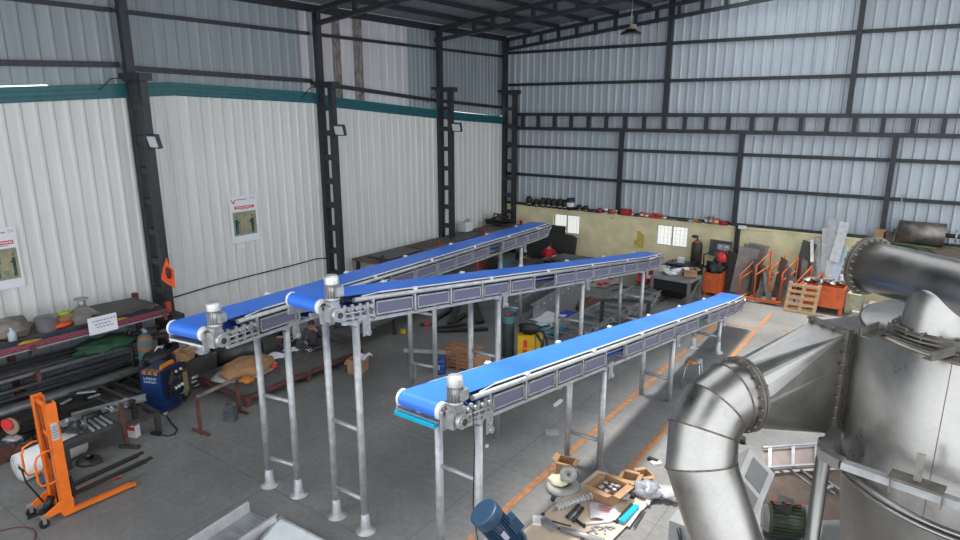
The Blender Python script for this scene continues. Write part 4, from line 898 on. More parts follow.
def lettering(name, body, size, loc, rot, mm, parent, ext=.002):
    c = bpy.data.curves.new(name, 'FONT'); c.body = body; c.size = size; c.extrude = ext; c.align_x = 'CENTER'; c.align_y = 'CENTER'
    o = bpy.data.objects.new(name, c); col.objects.link(o); c.materials.append(mm); o.parent = parent; o.location = loc; o.rotation_euler = rot; return o
m = MB()
for r_, z in enumerate((.84, .76)):
    for k in range(5): x = -.17 + k * .065; m.bar((x, -.346, z - .028), (x, -.346, z + .028), .014, .004, up=(0, 1, 0)); m.bar((x, -.346, z + (.022 if (k + r_) % 2 else -.02)), (x + .042, -.346, z + (.022 if k % 3 else -.02)), .004, .013); m.bar((x + .042, -.346, z - .02), (x + .042, -.346, z + (.02 if k % 2 else 0)), .012, .004, up=(0, 1, 0))
obj('side_lettering', m, mat('pale_blue_ink', (.32, .42, .58), .6), T)
m = MB(); pts = [oz(px, py, .015) for px, py in ((167, 416), (171, 423), (177, 429), (175, 434), (168, 436), (158, 434), (153, 434))]; m.path(pts, .016, 6); m.box(oz(156, 433.5, .03), (.25, .06, .05), .3); single('welding_cable', m, M_blk, 'black cable with clamp curling on the floor in front of the blue welder', 'cable')
# teal gas cylinder, black bag, boxes behind welder
q = oz(143, 398); T = thing('gas_cylinder', 'blue-green wrapped gas cylinder standing between column and rack', 'cylinder', (q.x - .5, q.y + .45, 0))
m = MB(); m.lathe([(0, 0), (.17, 0), (.18, .02), (.18, 1.15), (.13, 1.3), (.05, 1.36), (0, 1.36)], seg=22); obj('cylinder_body', m, mat('teal_wrap', (.06, .13, .15), .7, var=.3), T)
m = MB(); m.lathe([(.181, .95), (.19, 1.0), (.16, 1.22), (.13, 1.31)], seg=22); obj('shoulder_cloth', m, mat('orange_stain', (.25, .12, .06), .8), T)
m = MB(); m.tube((0, 0, 1.35), (0, 0, 1.48), .03, 10); m.tube((-.08, 0, 1.43), (.1, 0, 1.43), .035, 10); obj('valve', m, M_galv, T)
q = oz(137, 395); m = MB(); m.tube((q.x - .5, q.y + .25, 0), (q.x - .5, q.y + .25, 1.3), .04, 10); m.lathe([(.04, 1.3), (.055, 1.3), (.055, 1.42), (0, 1.44)], (q.x - .5, q.y + .25, 0), seg=12); single('capped_tube', m, M_blk, 'thin black tube with pale cap standing left of the blue-green cylinder', 'tube')
q = ox(157, 352, -14.25); T = thing('black_bag', 'black bag slumped on the steel behind the blue welder', 'bag', (-14.25, q.y, .75)); m = MB(); m.blob((0, 0, .17), (.5, .65, .36), .3, 3, 4); obj('bag_body', m, M_blk, T); m = MB(); m.path([(0, -.05, .34), (.05, .0, .45), (.05, .12, .42), (0, .1, .33)], .016, 6); obj('handle', m, M_wht, T)
q = oz(170, 380); T = thing('steel_crate', 'dark steel crate carrying boxes and the black bag behind the welder', 'crate', (-14.35, 7.55, 0)); m = MB(); m.bbox((-.5, -.75, 0), (.45, .6, .72)); obj('crate_body', m, M_dark, T); m = MB(); m.bar((-.5, -.75, .73), (.45, -.75, .73), .05, .05); m.bar((.45, -.75, .73), (.45, .6, .73), .05, .05); obj('rim', m, M_bar1, T)
carton('cardboard_box', 'small open brown box behind the welder, under the leftmost conveyor head', (-14.05, 7.45, .76), (.28, .3, .2), .5, seed=3)
carton('cardboard_box', 'taller narrow brown box right of the blue welder', (oz(184, 398).x - .1, oz(184, 398).y + .1, 0), (.16, .2, .62), .3, flaps=False)
m = MB(); m.blob((-14.2, 7.9, .83), (.5, .4, .22), .5, 4, 12); single('white_wrapping', m, mat('crumpled_white', (.55, .57, .6), .5), 'crumpled white and blue wrapping behind the blue welder', 'wrapping')
# big dark geared machine lying behind
q = oz(215, 368); T = thing('steel_shaft_unit', 'dark grey drum shaft unit with round end flange lying behind the welder', 'machine', (-14.35, 8.9, 0), R(-15))
m = MB(); m.tube((0, -.5, .38), (0, 1.2, .38), .25, 20); m.box((0, .3, .12), (.6, 1.3, .24)); obj('drum', m, M_bar1, T)
m = MB(); m.lathe([(.12, 0), (.21, 0), (.21, .06), (.12, .06), (.12, 0)], (0.05, -.56, .38), (0, -1, 0), 20); obj('end_flange', m, M_galv2, T)
m = MB(); m.box((.25, .9, .45), (.3, .5, .4)); obj('gear_case', m, M_dark, T)
q = oz(192, 388); m = MB()
for k in range(3): m.blob((q.x - .1 + .05 * k, q.y, .07 + .12 * k), (.5 - .05 * k, .7 - .1 * k, .14), .35, 3, k + 20)
single('foil_bags', m, mat('silver_bag', (.5, .51, .52), .25, .5, var=.5, scale=9), 'stack of crumpled silver bags on the floor right of the blue welder', 'bags')
# hoses tangled on the floor
for i in range(5):
    m = MB(); pts = []; c_ = oz(205 + i * 7, 366 - i * 1.5, .05)
    for k in range(16): t = k * .8 + i; pts.append((c_.x + math.cos(t) * (.45 + .05 * math.sin(k * 2 + i)), c_.y + math.sin(t) * .4 * (1 + .2 * math.sin(i + k)), .06 + .03 * k + .015 * i))
    m.path(pts, .022, 6); single('black_hose', m, M_blk, 'tangled black hose heaped behind the low steel platform', 'hose', 'hoses behind the platform')
# reddish trestle
a = oz(201, 434); b = oz(240, 413); T = thing('bar_trestle', 'red-brown and grey trestle bar standing beside the grey jerrycan', 'trestle', ((a.x + b.x) / 2, (a.y + b.y) / 2, 0))
m = MB(); za = .83; m.bar((a.x, a.y, za), (b.x, b.y, za), .06, .06); obj('top_bar', m, mat('primer_grey_red', (.20, .15, .145), .6, var=.4), T, True)
for p in (a, b):
    m = MB(); m.bar((p.x, p.y, 0), (p.x, p.y, za), .06, .06); obj('leg', m, M_oxide, T, True)
    m = MB(); m.bar((p.x - .28, p.y - .02, .03), (p.x + .22, p.y + .05, .03), .05, .05); obj('foot', m, M_oxide, T, True)
q = oz(227, 422); T = thing('jerrycan', 'grey rectangular jerrycan standing on the floor near the trestle', 'can', (q.x, q.y + .1, 0), .5)
m = MB(); m.box((0, 0, .15), (.24, .2, .30)); m.box((0, 0, .315), (.18, .14, .03)); obj('can_body', m, mat('dirty_grey_tin', (.10, .115, .125), .45, .3, var=.35), T); m = MB(); m.path([(-.08, 0, .32), (-.06, 0, .38), (.06, 0, .38), (.08, 0, .32)], .012, 6); obj('handle', m, M_dark, T); m = MB(); m.tube((.06, .05, .32), (.06, .05, .36), .03, 10); obj('cap', m, M_galv2, T)

# ------------------------------------------------------------------ steel platform with cloth and two seated people
pz = .33; c1 = oz(245, 395, pz); 
PX1, PY0 = c1.x, c1.y; PX0 = oz(204, 372, pz).x; PY1 = oz(352, 345, pz).y
T = thing('steel_platform', 'low platform of grey plate on a red-brown frame where two people sit', 'platform', ((PX0 + PX1) / 2, (PY0 + PY1) / 2, 0))
m = MB(); m.bbox((PX0, PY0, pz - .03), (PX1, PY1, pz)); obj('plate', m, mat('platform_plate', (.095, .09, .092), .55, .2, var=.35), T, True)
m = MB()
for x in (PX0, PX1): m.bar((x, PY0, pz - .09), (x, PY1, pz - .09), .05, .10)
for y in (PY0, PY1): m.bar((PX0, y, pz - .09), (PX1, y, pz - .09), .05, .10)
obj('edge_frame', m, M_oxide, T, True)
for x in (PX0 + .1, PX1 - .08):
    for y in (PY0 + .1, (PY0 + PY1) / 2, PY1 - .15): m = MB(); m.bar((x, y, 0), (x, y, pz - .1), .13, .13); obj('leg', m, M_oxide, T, True)
q = oz(246, 372, pz); m = MB(); m.blob((q.x - .05, q.y + .02, pz + .012), (1.15, 1.6, .05), .08, 1.5, 2, 28, 6, -.01); single('white_cover_sheet', m, mat('off_white_sheet', (.42, .42, .40), .7), 'off-white sheet spread under the tan cloth heap on the platform', 'sheet')
m = MB(); m.blob((q.x + .0, q.y + .05, pz + .10), (.95, 1.35, .46), .16, 3.0, 5, 30, 14, -.07); single('tan_cloth_heap', m, mat('tan_cloth', (.34, .18, .09), .85, var=.3, scale=4, bump=.6), 'heaped tan cloth on the near end of the steel platform', 'cloth')
q = oz(249, 381, pz); m = MB(); m.blob((q.x, q.y - .05, pz + .05), (.3, .3, .14), .4, 3, 7); single('orange_glove', m, mat('orange_glove', (.50, .19, .03), .8), 'small orange-brown glove at the near edge of the tan cloth', 'glove')
q = oz(274, 368, pz); m = MB(); m.blob((q.x, q.y, pz + .05), (.16, .16, .1), .3, 3, 7); single('red_rag', m, M_red, 'small red rag at the right side of the tan cloth', 'rag')
for i, (px, py, w_, l_, r_) in enumerate(((272, 358, .55, .4, .4), (281, 356, .3, .45, .9), (291, 351, .35, .3, .2), (310, 351, .12, .2, .3))):
    q = oz(px, py, pz + .01); m = MB(); m.sheet(lambda u, v, q=q, w_=w_, l_=l_, r_=r_: q + Matrix.Rotation(r_, 3, 'Z') @ Vector(((u - .5) * l_, (v - .5) * w_, .03 * math.sin(u * 7 + v * 5 + r_) + .03)), 6, 6, .004)
    single('drawing_paper', m, M_paper, 'crumpled white paper on the steel platform among its neighbours', 'paper', 'papers on the steel platform')
carton('cardboard_box', 'brown box with dark tape under the middle conveyor, right of the platform', (oz(354, 374).x - .05, oz(354, 374).y + .2, 0), (.34, .44, .36), .25, seed=5)
q = oz(354, 362, .36); m = MB(); m.sheet(lambda u, v: Vector((q.x + (u - .5) * .35, q.y + .35 + (v - .5) * .3, .42 + .05 * math.sin(u * 6 + v * 4))), 6, 6, .004); single('white_wrapper', m, M_paper, 'white wrapper lying on top of the taped brown box', 'paper')
m = MB(); m.box((oz(340, 360).x - .7, oz(340, 360).y + .35, pz + .14), (.32, .3, .28), .3); 
# black cabinet with pale lettering behind
q = ox(250, 350, -14.6); T = thing('black_cabinet', 'black low cabinet with pale script lettering behind the platform', 'cabinet', (-14.9, 9.95, 0), 0)
m = MB(); m.bbox((-.35, -.5, 0), (.35, .55, .95)); obj('cabinet_body', m, M_blk, T)
m = MB(); m.path([(.355, -.25 + .045 * k, .62 + .03 * math.sin(k * 2.3)) for k in range(12)], .008, 5); obj('script_lettering', m, M_wht, T)
m = MB(); m.bbox((.352, -.48, .05), (.36, .5, .08)); obj('trim', m, M_dark, T)
q = oz(232, 358); m = MB(); m.box((-14.9, 9.05, .5), (.6, .5, 1.0), .1); m.box((-14.9, 9.05, 1.02), (.64, .54, .04), .1); single('brown_chest', m, mat('brown_wood', (.10, .06, .03), .7, var=.3), 'dark brown wooden chest left of the black cabinet', 'chest')

# ------------------------------------------------------------------ people
def person(name, lab, loc, rz, J, rad, cols, hair_style, base):
    """J: joints dict of local points, skinned into one body; cols: shirt, trousers"""
    T = thing(name, lab, 'person', loc, rz)
    names = list(J); edges = [('pelvis', 'waist'), ('waist', 'chest'), ('chest', 'neck'), ('neck', 'head'), ('chest', 'shl'), ('shl', 'ell'), ('ell', 'wrl'), ('wrl', 'hal'), ('chest', 'shr'), ('shr', 'elr'), ('elr', 'wrr'), ('wrr', 'har'), ('pelvis', 'hil'), ('hil', 'knl'), ('knl', 'anl'), ('anl', 'tol'), ('pelvis', 'hir'), ('hir', 'knr'), ('knr', 'anr'), ('anr', 'tor')]
    me = bpy.data.meshes.new('body'); me.from_pydata([J[n] for n in names], [(names.index(a), names.index(b)) for a, b in edges], [])
    tmp = bpy.data.objects.new('tmp', me); col.objects.link(tmp); sk = tmp.modifiers.new('skin', 'SKIN'); sk.use_smooth_shade = True
    for i, n in enumerate(names):
        r_ = rad.get(n[:2] if n[:2] in rad else n, .06); me.skin_vertices[0].data[i].radius = (rad[n], rad[n]) if n in rad else (r_, r_)
        me.skin_vertices[0].data[i].use_root = (n == 'pelvis')
    sb = tmp.modifiers.new('sub', 'SUBSURF'); sb.levels = 2
    dg = bpy.context.evaluated_depsgraph_get(); bm_ = bpy.data.meshes.new_from_object(tmp.evaluated_get(dg)); bpy.data.objects.remove(tmp)
    bm_.name = 'body'; bm_.materials.clear()
    for mm in (M_skin, cols[0], cols[1], M_blk): bm_.materials.append(mm)
    seg = [(a, b, {'head': 0, 'hal': 0, 'har': 0, 'wrl': 0, 'wrr': 0}.get(b, 1)) for a, b in edges]
    cls = {'pelvis': 2, 'hil': 2, 'hir': 2, 'knl': 2, 'knr': 2, 'anl': 2, 'anr': 2, 'tol': 3, 'tor': 3, 'head': 0, 'hal': 0, 'har': 0, 'wrl': 1 if base == 'long' else 0, 'wrr': 1 if base == 'long' else 0}
    for p in bm_.polygons:
        c_ = p.center; best = 9; k = 1
        for a, b in edges:
            A = Vector(J[a]); B = Vector(J[b]); t = max(0, min(1, (c_ - A).dot(B - A) / max(1e-6, (B - A).length_squared))); dd = (c_ - A - (B - A) * t).length
            if dd < best: best = dd; k = cls.get(b, 1); 
            if dd == best and b == 'neck' : k = 0 if t > .6 else 1
        p.material_index = k; p.use_smooth = True
    # shape the head: face, nose, ears, and separate bent fingers joined into the same mesh
    bo = bmesh.new(); bo.from_mesh(bm_); h = Vector(J['head']); fw = J['_face'] if '_face' in J else None
    bo.to_mesh(bm_); bo.free()
    o = bpy.data.objects.new('body', bm_); col.objects.link(o); o.parent = T
    return T, h
M_shirt1 = mat('charcoal_shirt', (.035, .04, .048), .85, var=.2); M_trou = mat('dark_trousers', (.03, .032, .045), .85, var=.2)
M_navyc = mat('navy_shirt', (.008, .010, .028), .85, var=.2); M_redc = mat('red_shirt', (.42, .012, .02), .8, var=.15); M_hair = mat('black_hair', (.008, .007, .006), .6, var=.1)
RAD = dict(pelvis=.15, waist=.135, chest=.15, neck=.052, head=.092, shl=.075, shr=.075, ell=.048, elr=.048, wrl=.033, wrr=.033, hal=.036, har=.036, hil=.10, hir=.10, knl=.066, knr=.066, anl=.043, anr=.043, tol=.036, tor=.036)
def sit(arml, armr, legs, lean=0.05, headfwd=.05):
    J = dict(pelvis=(0, 0, .13), waist=(0, lean * .4, .32), chest=(0, lean, .52), neck=(0, lean + .02, .68), head=(0, lean + headfwd, .80), shl=(-.20, lean, .57), shr=(.20, lean, .57))
    J.update(ell=arml[0], wrl=arml[1], hal=arml[2], elr=armr[0], wrr=armr[1], har=armr[2]); J.update(legs); return J
cross = dict(hil=(-.12, .04, .11), knl=(-.38, .32, .16), anl=(-.02, .46, .07), tol=(.12, .50, .05), hir=(.12, .04, .11), knr=(.38, .32, .16), anr=(.04, .34, .08), tor=(-.10, .38, .06))
def finish(T, J, hair_back=False):
    h = Vector(J['head']); m = MB()
    m.lathe([(0, .105), (.05, .098), (.088, .06), (.102, .01), (.100, -.03), (.09, -.055)], (h.x, h.y - .018, h.z + .02), (0, -.25, 1), 18); obj('hair', m, M_hair, T)
    m = MB(); m.prism([(h.x - .012, h.y + .085, h.z - .02), (h.x + .012, h.y + .085, h.z - .02), (h.x, h.y + .09, h.z + .025)], (0, .03, -.004)); m.blob((h.x - .095, h.y, h.z), (.02, .04, .06), 0); m.blob((h.x + .095, h.y, h.z), (.02, .04, .06), 0); obj('nose_and_ears', m, M_skin, T)
    m = MB()
    for s in (-1, 1): m.blob((h.x + s * .034, h.y + .086, h.z + .014), (.024, .012, .012), 0)
    m.blob((h.x, h.y + .085, h.z - .05), (.045, .012, .01), 0); obj('eyes_and_mouth', m, M_hair, T)
    for hn, wn in (('hal', 'wrl'), ('har', 'wrr')):
        a = Vector(J[hn]); d = (a - Vector(J[wn])).normalized(); sd = d.cross(Vector((0, 0, 1))).normalized(); dn = d.cross(sd).normalized()
        if dn.z > 0: dn = -dn
        m = MB()
        for k, ln in enumerate((.058, .07, .066, .05)):
            b = a + sd * (.026 - .0175 * k) + d * .022; m.path([b, b + d * ln * .5 + dn * .006, b + d * ln * .8 + dn * .022, b + d * ln * .95 + dn * .042], [.0095, .009, .008, .006], 6)
        b = a + sd * .03 - d * .01; m.path([b, b + sd * .025 + d * .02, b + sd * .028 + d * .045 + dn * .01], [.011, .0105, .008], 6); obj('fingers', m, M_skin, T)
q = oz(312, 350, pz)
J = sit(((-.27, .10, .36), (-.16, .26, .56), (-.10, .24, .66)), ((.30, .12, .33), (.22, .36, .30), (.18, .46, .30)), cross, .08, .10)
T, h = person('person', 'person in a dark grey shirt sitting cross-legged on the platform, hand raised to the chin', (q.x - .2, q.y + .2, pz), R(-130), J, RAD, (M_shirt1, M_trou), 0, 'long'); finish(T, J); T.scale = (.86, .86, .86)
q = oz(284, 352, pz)
J = sit(((-.28, .14, .34), (-.26, .38, .30), (-.24, .48, .30)), ((.30, .16, .34), (.24, .42, .36), (.20, .52, .36)), cross, .14, .14)
T, h = person('person', 'person in navy clothes bending forward between the legs of the leftmost conveyor', (q.x - .55, q.y + .25, pz), R(-70), J, RAD, (M_navyc, M_trou), 0, 'short'); finish(T, J)
squat = dict(hil=(-.12, .02, .12), knl=(-.24, .36, .36), anl=(-.18, .28, .05), tol=(-.2, .42, .03), hir=(.12, .02, .12), knr=(.24, .36, .36), anr=(.18, .28, .05), tor=(.2, .42, .03))
q = oz(550, 264); J = sit(((-.30, .10, .36), (-.28, .34, .32), (-.26, .43, .31)), ((.32, .12, .38), (.34, .36, .34), (.34, .45, .33)), squat, .10, .10)
T, h = person('person', 'person in a red shirt seen from behind, squatting by the far corner', (-13.28, 23.3, .12), R(12), J, {**RAD, 'chest': .17, 'waist': .155}, (M_redc, M_trou), 0, 'short'); finish(T, J)
J = sit(((-.30, .10, .36), (-.24, .34, .30), (-.22, .43, .31)), ((.32, .12, .38), (.30, .36, .34), (.28, .45, .33)), squat, .16, .12)
T, h = person('person', 'person in dark clothes sitting left of the one in the red shirt', (-14.4, 22.6, .12), R(-60), J, RAD, (M_navyc, M_trou), 0, 'short'); finish(T, J)
for x, y, lab in ((-13.28, 23.25, 'low wooden seat board under the person in the red shirt'), (-14.4, 22.55, 'low wooden seat board under the person in dark clothes')): m = MB(); m.box((x, y, .10), (.5, .35, .03)); m.box((x - .18, y, .045), (.05, .3, .09)); m.box((x + .18, y, .045), (.05, .3, .09)); single('seat_board', m, M_wood, lab, 'seat')
# ------------------------------------------------------------------ middle of the hall
for i, (a, b, w_) in enumerate((((436, 319), (452, 309), .16), ((450, 324), (463, 304), .18), ((452, 324), (466, 314), .16), ((473, 304), (478, 323), .18), ((475, 303), (482, 322), .14), ((438, 328), (468, 324), .13), ((436, 331), (488, 329), .13), ((452, 309), (456, 312), .14))):
    p, q = oz(*a, .05), oz(*b, .05)
    if i in (1, 3): q = q + Vector((0, 0, .35 if i == 1 else .0)); p = p + Vector((0, 0, .3 if i == 3 else 0))
    m = MB(); m.chan(p, q, w_, .09, .008); single('dark_channel', m, M_dark, ['bent dark channel lying left of the others on the floor', 'dark channel propped up slanting among floor channels', 'dark channel lying across the foot of the propped one', 'dark channel leaning steeply, left of a twin', 'dark channel leaning steeply, right of its twin', 'shorter of two parallel dark channels on the floor', 'longest dark channel lying flat behind the wooden crate', 'short end piece of the bent dark channel'][i], 'channel')
T = thing('support_frame', 'grey steel frame bar on thin legs standing under the middle conveyor', 'frame', (oz(415, 377).x, oz(415, 377).y, 0))
a, b = oz(404, 350, .42), oz(480, 354, .42); m = MB(); m.bar(a, b, .09, .09); obj('top_bar', m, M_galv2, T, True)
for px, py in ((415, 377), (413, 375), (470, 378)): p = oz(px, py); m = MB(); m.bar((p.x, p.y, 0), (p.x, p.y, .40), .06, .06); obj('leg', m, M_galv2, T, True)
T = thing('low_steel_bench', 'dark low steel bench loaded with scrap under the leftmost conveyor', 'bench', (-13.2, 12.6, 0), R(8))
m = MB(); m.bbox((-.8, -1.5, .52), (.7, 2.6, .58)); obj('bench_top', m, M_bar1, T)
for x in (-.7, .6):
    for y in (-1.4, .5, 2.5): m = MB(); m.bar((x, y, 0), (x, y, .52), .1, .1); obj('leg', m, M_dark, T)
for i in range(6): m = MB(); m.bar((-13.9 + .22 * i, 11.4 + .3 * (i % 3), .61), (-13.9 + .22 * i, 14.6 - .4 * (i % 2), .61), .14, .06); single('flat_bar', m, M_bar2 if i % 3 else M_dark, 'flat steel bar lying along the low dark bench', 'bar', 'flat bars on the low bench')
q = oz(427, 326); T = thing('angle_grinder', 'small red and dark hand tool on the floor left of the dark channels', 'tool', (q.x, q.y, 0), 1.0); m = MB(); m.tube((-.2, 0, .06), (.12, 0, .06), .045, 12); m.tube((.16, 0, .03), (.16, 0, .06), .08, 16); obj('tool_body', m, M_dark, T); m = MB(); m.box((0, 0, .08), (.16, .09, .08)); obj('grip', m, M_red, T)
q = oz(403, 333); m = MB(); m.box((q.x, q.y, .06), (.12, .1, .12)); single('yellow_tool', m, mat('tool_yellow', (.6, .38, .02), .5), 'tiny yellow box on the floor by the left conveyor legs', 'tool')
T = thing('wooden_crate', 'slatted brown wooden crate on the floor between the middle conveyor legs', 'crate', (oz(459, 368).x, oz(459, 368).y + .15, 0), R(10))
m = MB()
for k in range(5):
    for sy in (-1, 1): m.box((0, sy * .26, .10 + .1 * k), (.86, .02, .085))
    for sx in (-1, 1): m.box((sx * .42, 0, .10 + .1 * k), (.02, .50, .085))
obj('side_boards', m, mat('reddish_timber', (.27, .13, .07), .8, var=.3, stretch=(1, 1, 5)), T); m = MB(); m.box((0, 0, .52), (.9, .56, .025)); obj('lid', m, mat('reddish_timber', (.3, .15, .08), .8), T)
for sx in (-1, 0, 1): m = MB(); m.box((sx * .34, 0, .03), (.09, .54, .06)); m.box((sx * .3, -.28, .28), (.08, .02, .5)); obj('batten', m, mat('reddish_timber', (.3, .15, .08), .8), T)
q = oz(474, 372); m = MB(); m.box((q.x + .05, q.y + .25, .19), (.38, .4, .38), .2); single('cardboard_box', m, M_card, 'plain brown box right of the wooden crate behind the tube leg', 'box')
T = thing('blue_drum', 'small dark blue drum on the floor left of the wooden crate', 'drum', (oz(438, 374).x, oz(438, 374).y + .1, 0)); m = MB(); m.lathe([(0, 0), (.14, 0), (.145, .1), (.135, .11), (.145, .12), (.145, .26), (.135, .27), (.145, .28), (.14, .40), (0, .40)], seg=24); obj('drum_body', m, mat('drum_blue', (.008, .05, .2), .4), T); m = MB(); m.box((.03, -.138, .2), (.12, .02, .12)); obj('drum_label', m, mat('pale_blue_ink', (.32, .42, .58), .6), T)
# dark cylinder and yellow welder
q = oz(508, 356); T = thing('gas_cylinder', 'dark green-grey gas cylinder with red collar beside the yellow welder', 'cylinder', (q.x, q.y, 0))
m = MB(); m.lathe([(0, 0), (.16, 0), (.165, .02), (.165, .95), (.14, 1.1), (.06, 1.18), (0, 1.18)], seg=24); obj('cylinder_body', m, mat('bottle_green', (.025, .045, .045), .5, var=.3), T)
m = MB(); m.lathe([(.166, .98), (.145, 1.11), (.1, 1.16)], seg=24); obj('shoulder_band', m, mat('teal_dull', (.04, .16, .17), .5), T); m = MB(); m.tube((0, 0, 1.15), (0, 0, 1.23), .06, 14); obj('neck_ring', m, M_red, T)
m = MB(); m.tube((0, 0, 1.2), (0, 0, 1.32), .025, 8); m.blob((.12, 0, 1.33), (.28, .14, .12), .5, 5, 2); obj('regulator', m, mat('dusty_blue', (.08, .20, .30), .6), T)
q = oz(530, 362); T = thing('yellow_welder', 'small yellow and grey welding set with black cables beside the dark cylinder', 'machine', (q.x - .1, q.y + .2, 0), R(30))
M_wy = mat('yellow_enamel', (.62, .38, .01), .4); m = MB(); m.bbox((-.35, -.2, .08), (.1, .25, .72)); m.bbox((.14, -.22, .08), (.30, .26, .66)); obj('case', m, M_wy, T)
m = MB(); m.bbox((-.2, -.215, .4), (-.1, -.202, .6)); m.bbox((-.22, -.215, .2), (-.1, -.202, .34)); obj('red_marking', m, M_red, T)
m = MB(); m.bbox((.302, -.2, .1), (.32, .24, .64)); obj('control_panel', m, mat('panel_grey', (.25, .26, .25), .5), T); m = MB()
for k in range(6): m.tube((.32, -.12 + .12 * (k % 3), .35 + .15 * (k // 3)), (.345, -.12 + .12 * (k % 3), .35 + .15 * (k // 3)), .035, 10)
obj('dials', m, M_blk, T); m = MB(); m.blob((-.05, .02, .85), (.5, .35, .3), .45, 4, 3); m.path([(.1, .1, .8), (.35, .12, .9), (.5, .15, .92)], .03, 8); obj('torch_bag', m, M_blk, T)
m = MB(); m.path([(.1, .1, .8), (.3, .3, .7), (.42, .32, .4), (.44, .1, .1), (.42, -.25, .06), (.3, -.35, .3), (.28, -.3, .6), (.15, -.2, .78)], .03, 8); obj('cables', m, M_blk, T)
for sx in (-1, 1): m = MB(); m.tube((sx * .22, -.26, .08), (sx * .22, -.22, .08), .08, 14); m.tube((sx * .22, .26, .08), (sx * .22, .3, .08), .08, 14); obj('wheels', m, M_blk, T)
q = oz(548, 334); T = thing('tool_bag', 'bright blue and white tool bag on the floor behind the middle leg', 'bag', (q.x, q.y, 0), .4); m = MB(); m.blob((0, 0, .15), (.95, .55, .34), .25, 2.5, 3, 20, 12, -.14); obj('bag_body', m, mat('cyan_fabric', (.01, .22, .40), .6, var=.3), T); m = MB(); m.blob((-.1, 0, .28), (.55, .3, .12), .3, 3, 3); obj('white_top', m, mat('pale_fabric', (.45, .55, .6), .6), T)
# long grey trough frame
for nm, lab, off in (('trough_frame', 'long grey perforated channel trough on edge, nearer of the pair under the conveyors', 0), ('trough_frame', 'long dark grey channel trough lying behind its nearer twin', -.62)):
    T = thing(nm, lab, 'trough', ((-10.0 - 10.6) / 2 + off, 18.6, 0), 0)
    a = Vector((-10.0 + off, 16.7, 0)); b = Vector((-10.55 + off, 22.3, 0)); mm = M_galv2 if off == 0 else M_bar2
    m = MB(); m.bar(a + UP * .26, b + UP * .26, .02, .5); obj('web', m, mm, T, True)
    m = MB(); m.bar(a + UP * .51 + Vector((-.05, 0, 0)), b + UP * .51 + Vector((-.05, 0, 0)), .12, .02); obj('top_flange', m, M_galv2, T, True)
    m = MB(); m.bar(a + UP * .01 + Vector((-.05, 0, 0)), b + UP * .01 + Vector((-.05, 0, 0)), .12, .02); obj('bottom_flange', m, mm, T, True)
    if off == 0:
        for k in range(11): p = a.lerp(b, .05 + k * .09); m = MB(); m.tube(p + Vector((.012, 0, .38)), p + Vector((.03, 0, .38)), .03, 10); obj('bolt_plate', m, M_wht, T, True)
for i, (px, py, s_, mm, nm, lab) in enumerate(((548, 318, (.8, 1.1), M_wht, 'white_sheet', 'white plastic sheet on the floor in front of the long trough'), (569, 316, (.8, .9), mat('royal_blue_sheet', (.01, .05, .42), .5), 'blue_sheet', 'royal blue sheet on the floor beside the brown bundle'), (600, 281, (1.3, 1.8), mat('beige_cloth', (.36, .30, .28), .9), 'floor_cloth', 'pale beige cloth spread on the floor under the pink and black bag'))):
    q = oz(px, py, .01); m = MB(); m.sheet(lambda u, v: Vector((q.x + (u - .5) * s_[0], q.y + (v - .5) * s_[1], .03 + .02 * math.sin(u * 8) * math.cos(v * 6))), 8, 8, .005); single(nm, m, mm, lab, 'sheet')
q = oz(589, 311); m = MB(); m.blob((q.x, q.y, .2), (.75, .8, .45), .45, 3.5, 8, 22, 12, -.19); single('brown_bundle', m, mat('brown_leather', (.11, .055, .035), .7, var=.4), 'crumpled dark brown bundle on the floor behind the stacked frames', 'bundle')
T = thing('travel_bag', 'black bag with pink sides on the pale cloth beyond the middle conveyor', 'bag', (oz(601, 278).x, oz(601, 278).y + .1, .05), 0); m = MB(); m.box((0, 0, .27), (.75, .4, .5)); m.blob((0, 0, .5), (.75, .4, .2), .2); obj('bag_body', m, M_blk, T)
for sx in (-1, 1): m = MB(); m.blob((sx * .47, -.02, .25), (.22, .4, .55), .3, 3, 2); obj('pink_side', m, mat('pink_cloth', (.55, .16, .24), .8), T)
for k, (px, py) in enumerate(((600, 285), (606, 284), (593, 279))): q = oz(px, py, .05); m = MB(); m.blob((q.x, q.y, .09), (.28, .12, .1), .2, 3, k); single('red_slipper', m, M_red, 'small dark red shoe on the pale cloth by the black and pink bag', 'shoe', 'shoes on the pale cloth')
# piled frames
for i in range(3):
    T = thing('ladder_frame', ['galvanised ladder frame at the bottom of the pile beyond the nearest belt', 'galvanised ladder frame in the middle of the pile beyond the nearest belt', 'galvanised ladder frame on top of the pile beyond the nearest belt'][i], 'frame', (-8.25 + .12 * i, 18.0 + .15 * i, .0 + .155 * i), R(-6 + 2 * i))
    for x in (-.5, .5): m = MB(); m.chan((x, -2.7, .08), (x, 2.7, .08), .07, .14, .01); obj('side_channel', m, M_galv if i % 2 else M_galv2, T)
    for k in range(8): m = MB(); m.bar((-.5, -2.5 + k * .7, .08), (.5, -2.5 + k * .7, .08), .05, .05); obj('cross_bar', m, M_galv2, T)
    for k in range(5): m = MB(); m.box((.56, -2.2 + k * 1.1, .08), (.05, .2, .13)); m.tube((.58, -2.2 + k * 1.1, .08), (.62, -2.2 + k * 1.1, .08), .04, 10); obj('bracket', m, M_alu, T)
T = thing('tube_frame', 'dark square-tube frame standing over the piled ladder frames', 'frame', (oz(601, 330).x, oz(601, 330).y, 0)); p = oz(601, 330); a = Vector((p.x, p.y, 0)); b = oz(648, 312, .62) ; b.z = 0
for q in (a, b): m = MB(); m.bar(q, q + UP * .95, .09, .09); obj('post', m, M_dark, T, True)
m = MB(); m.bar(a + UP * .95, b + UP * .95, .09, .09); obj('top_bar', m, M_dark, T, True)
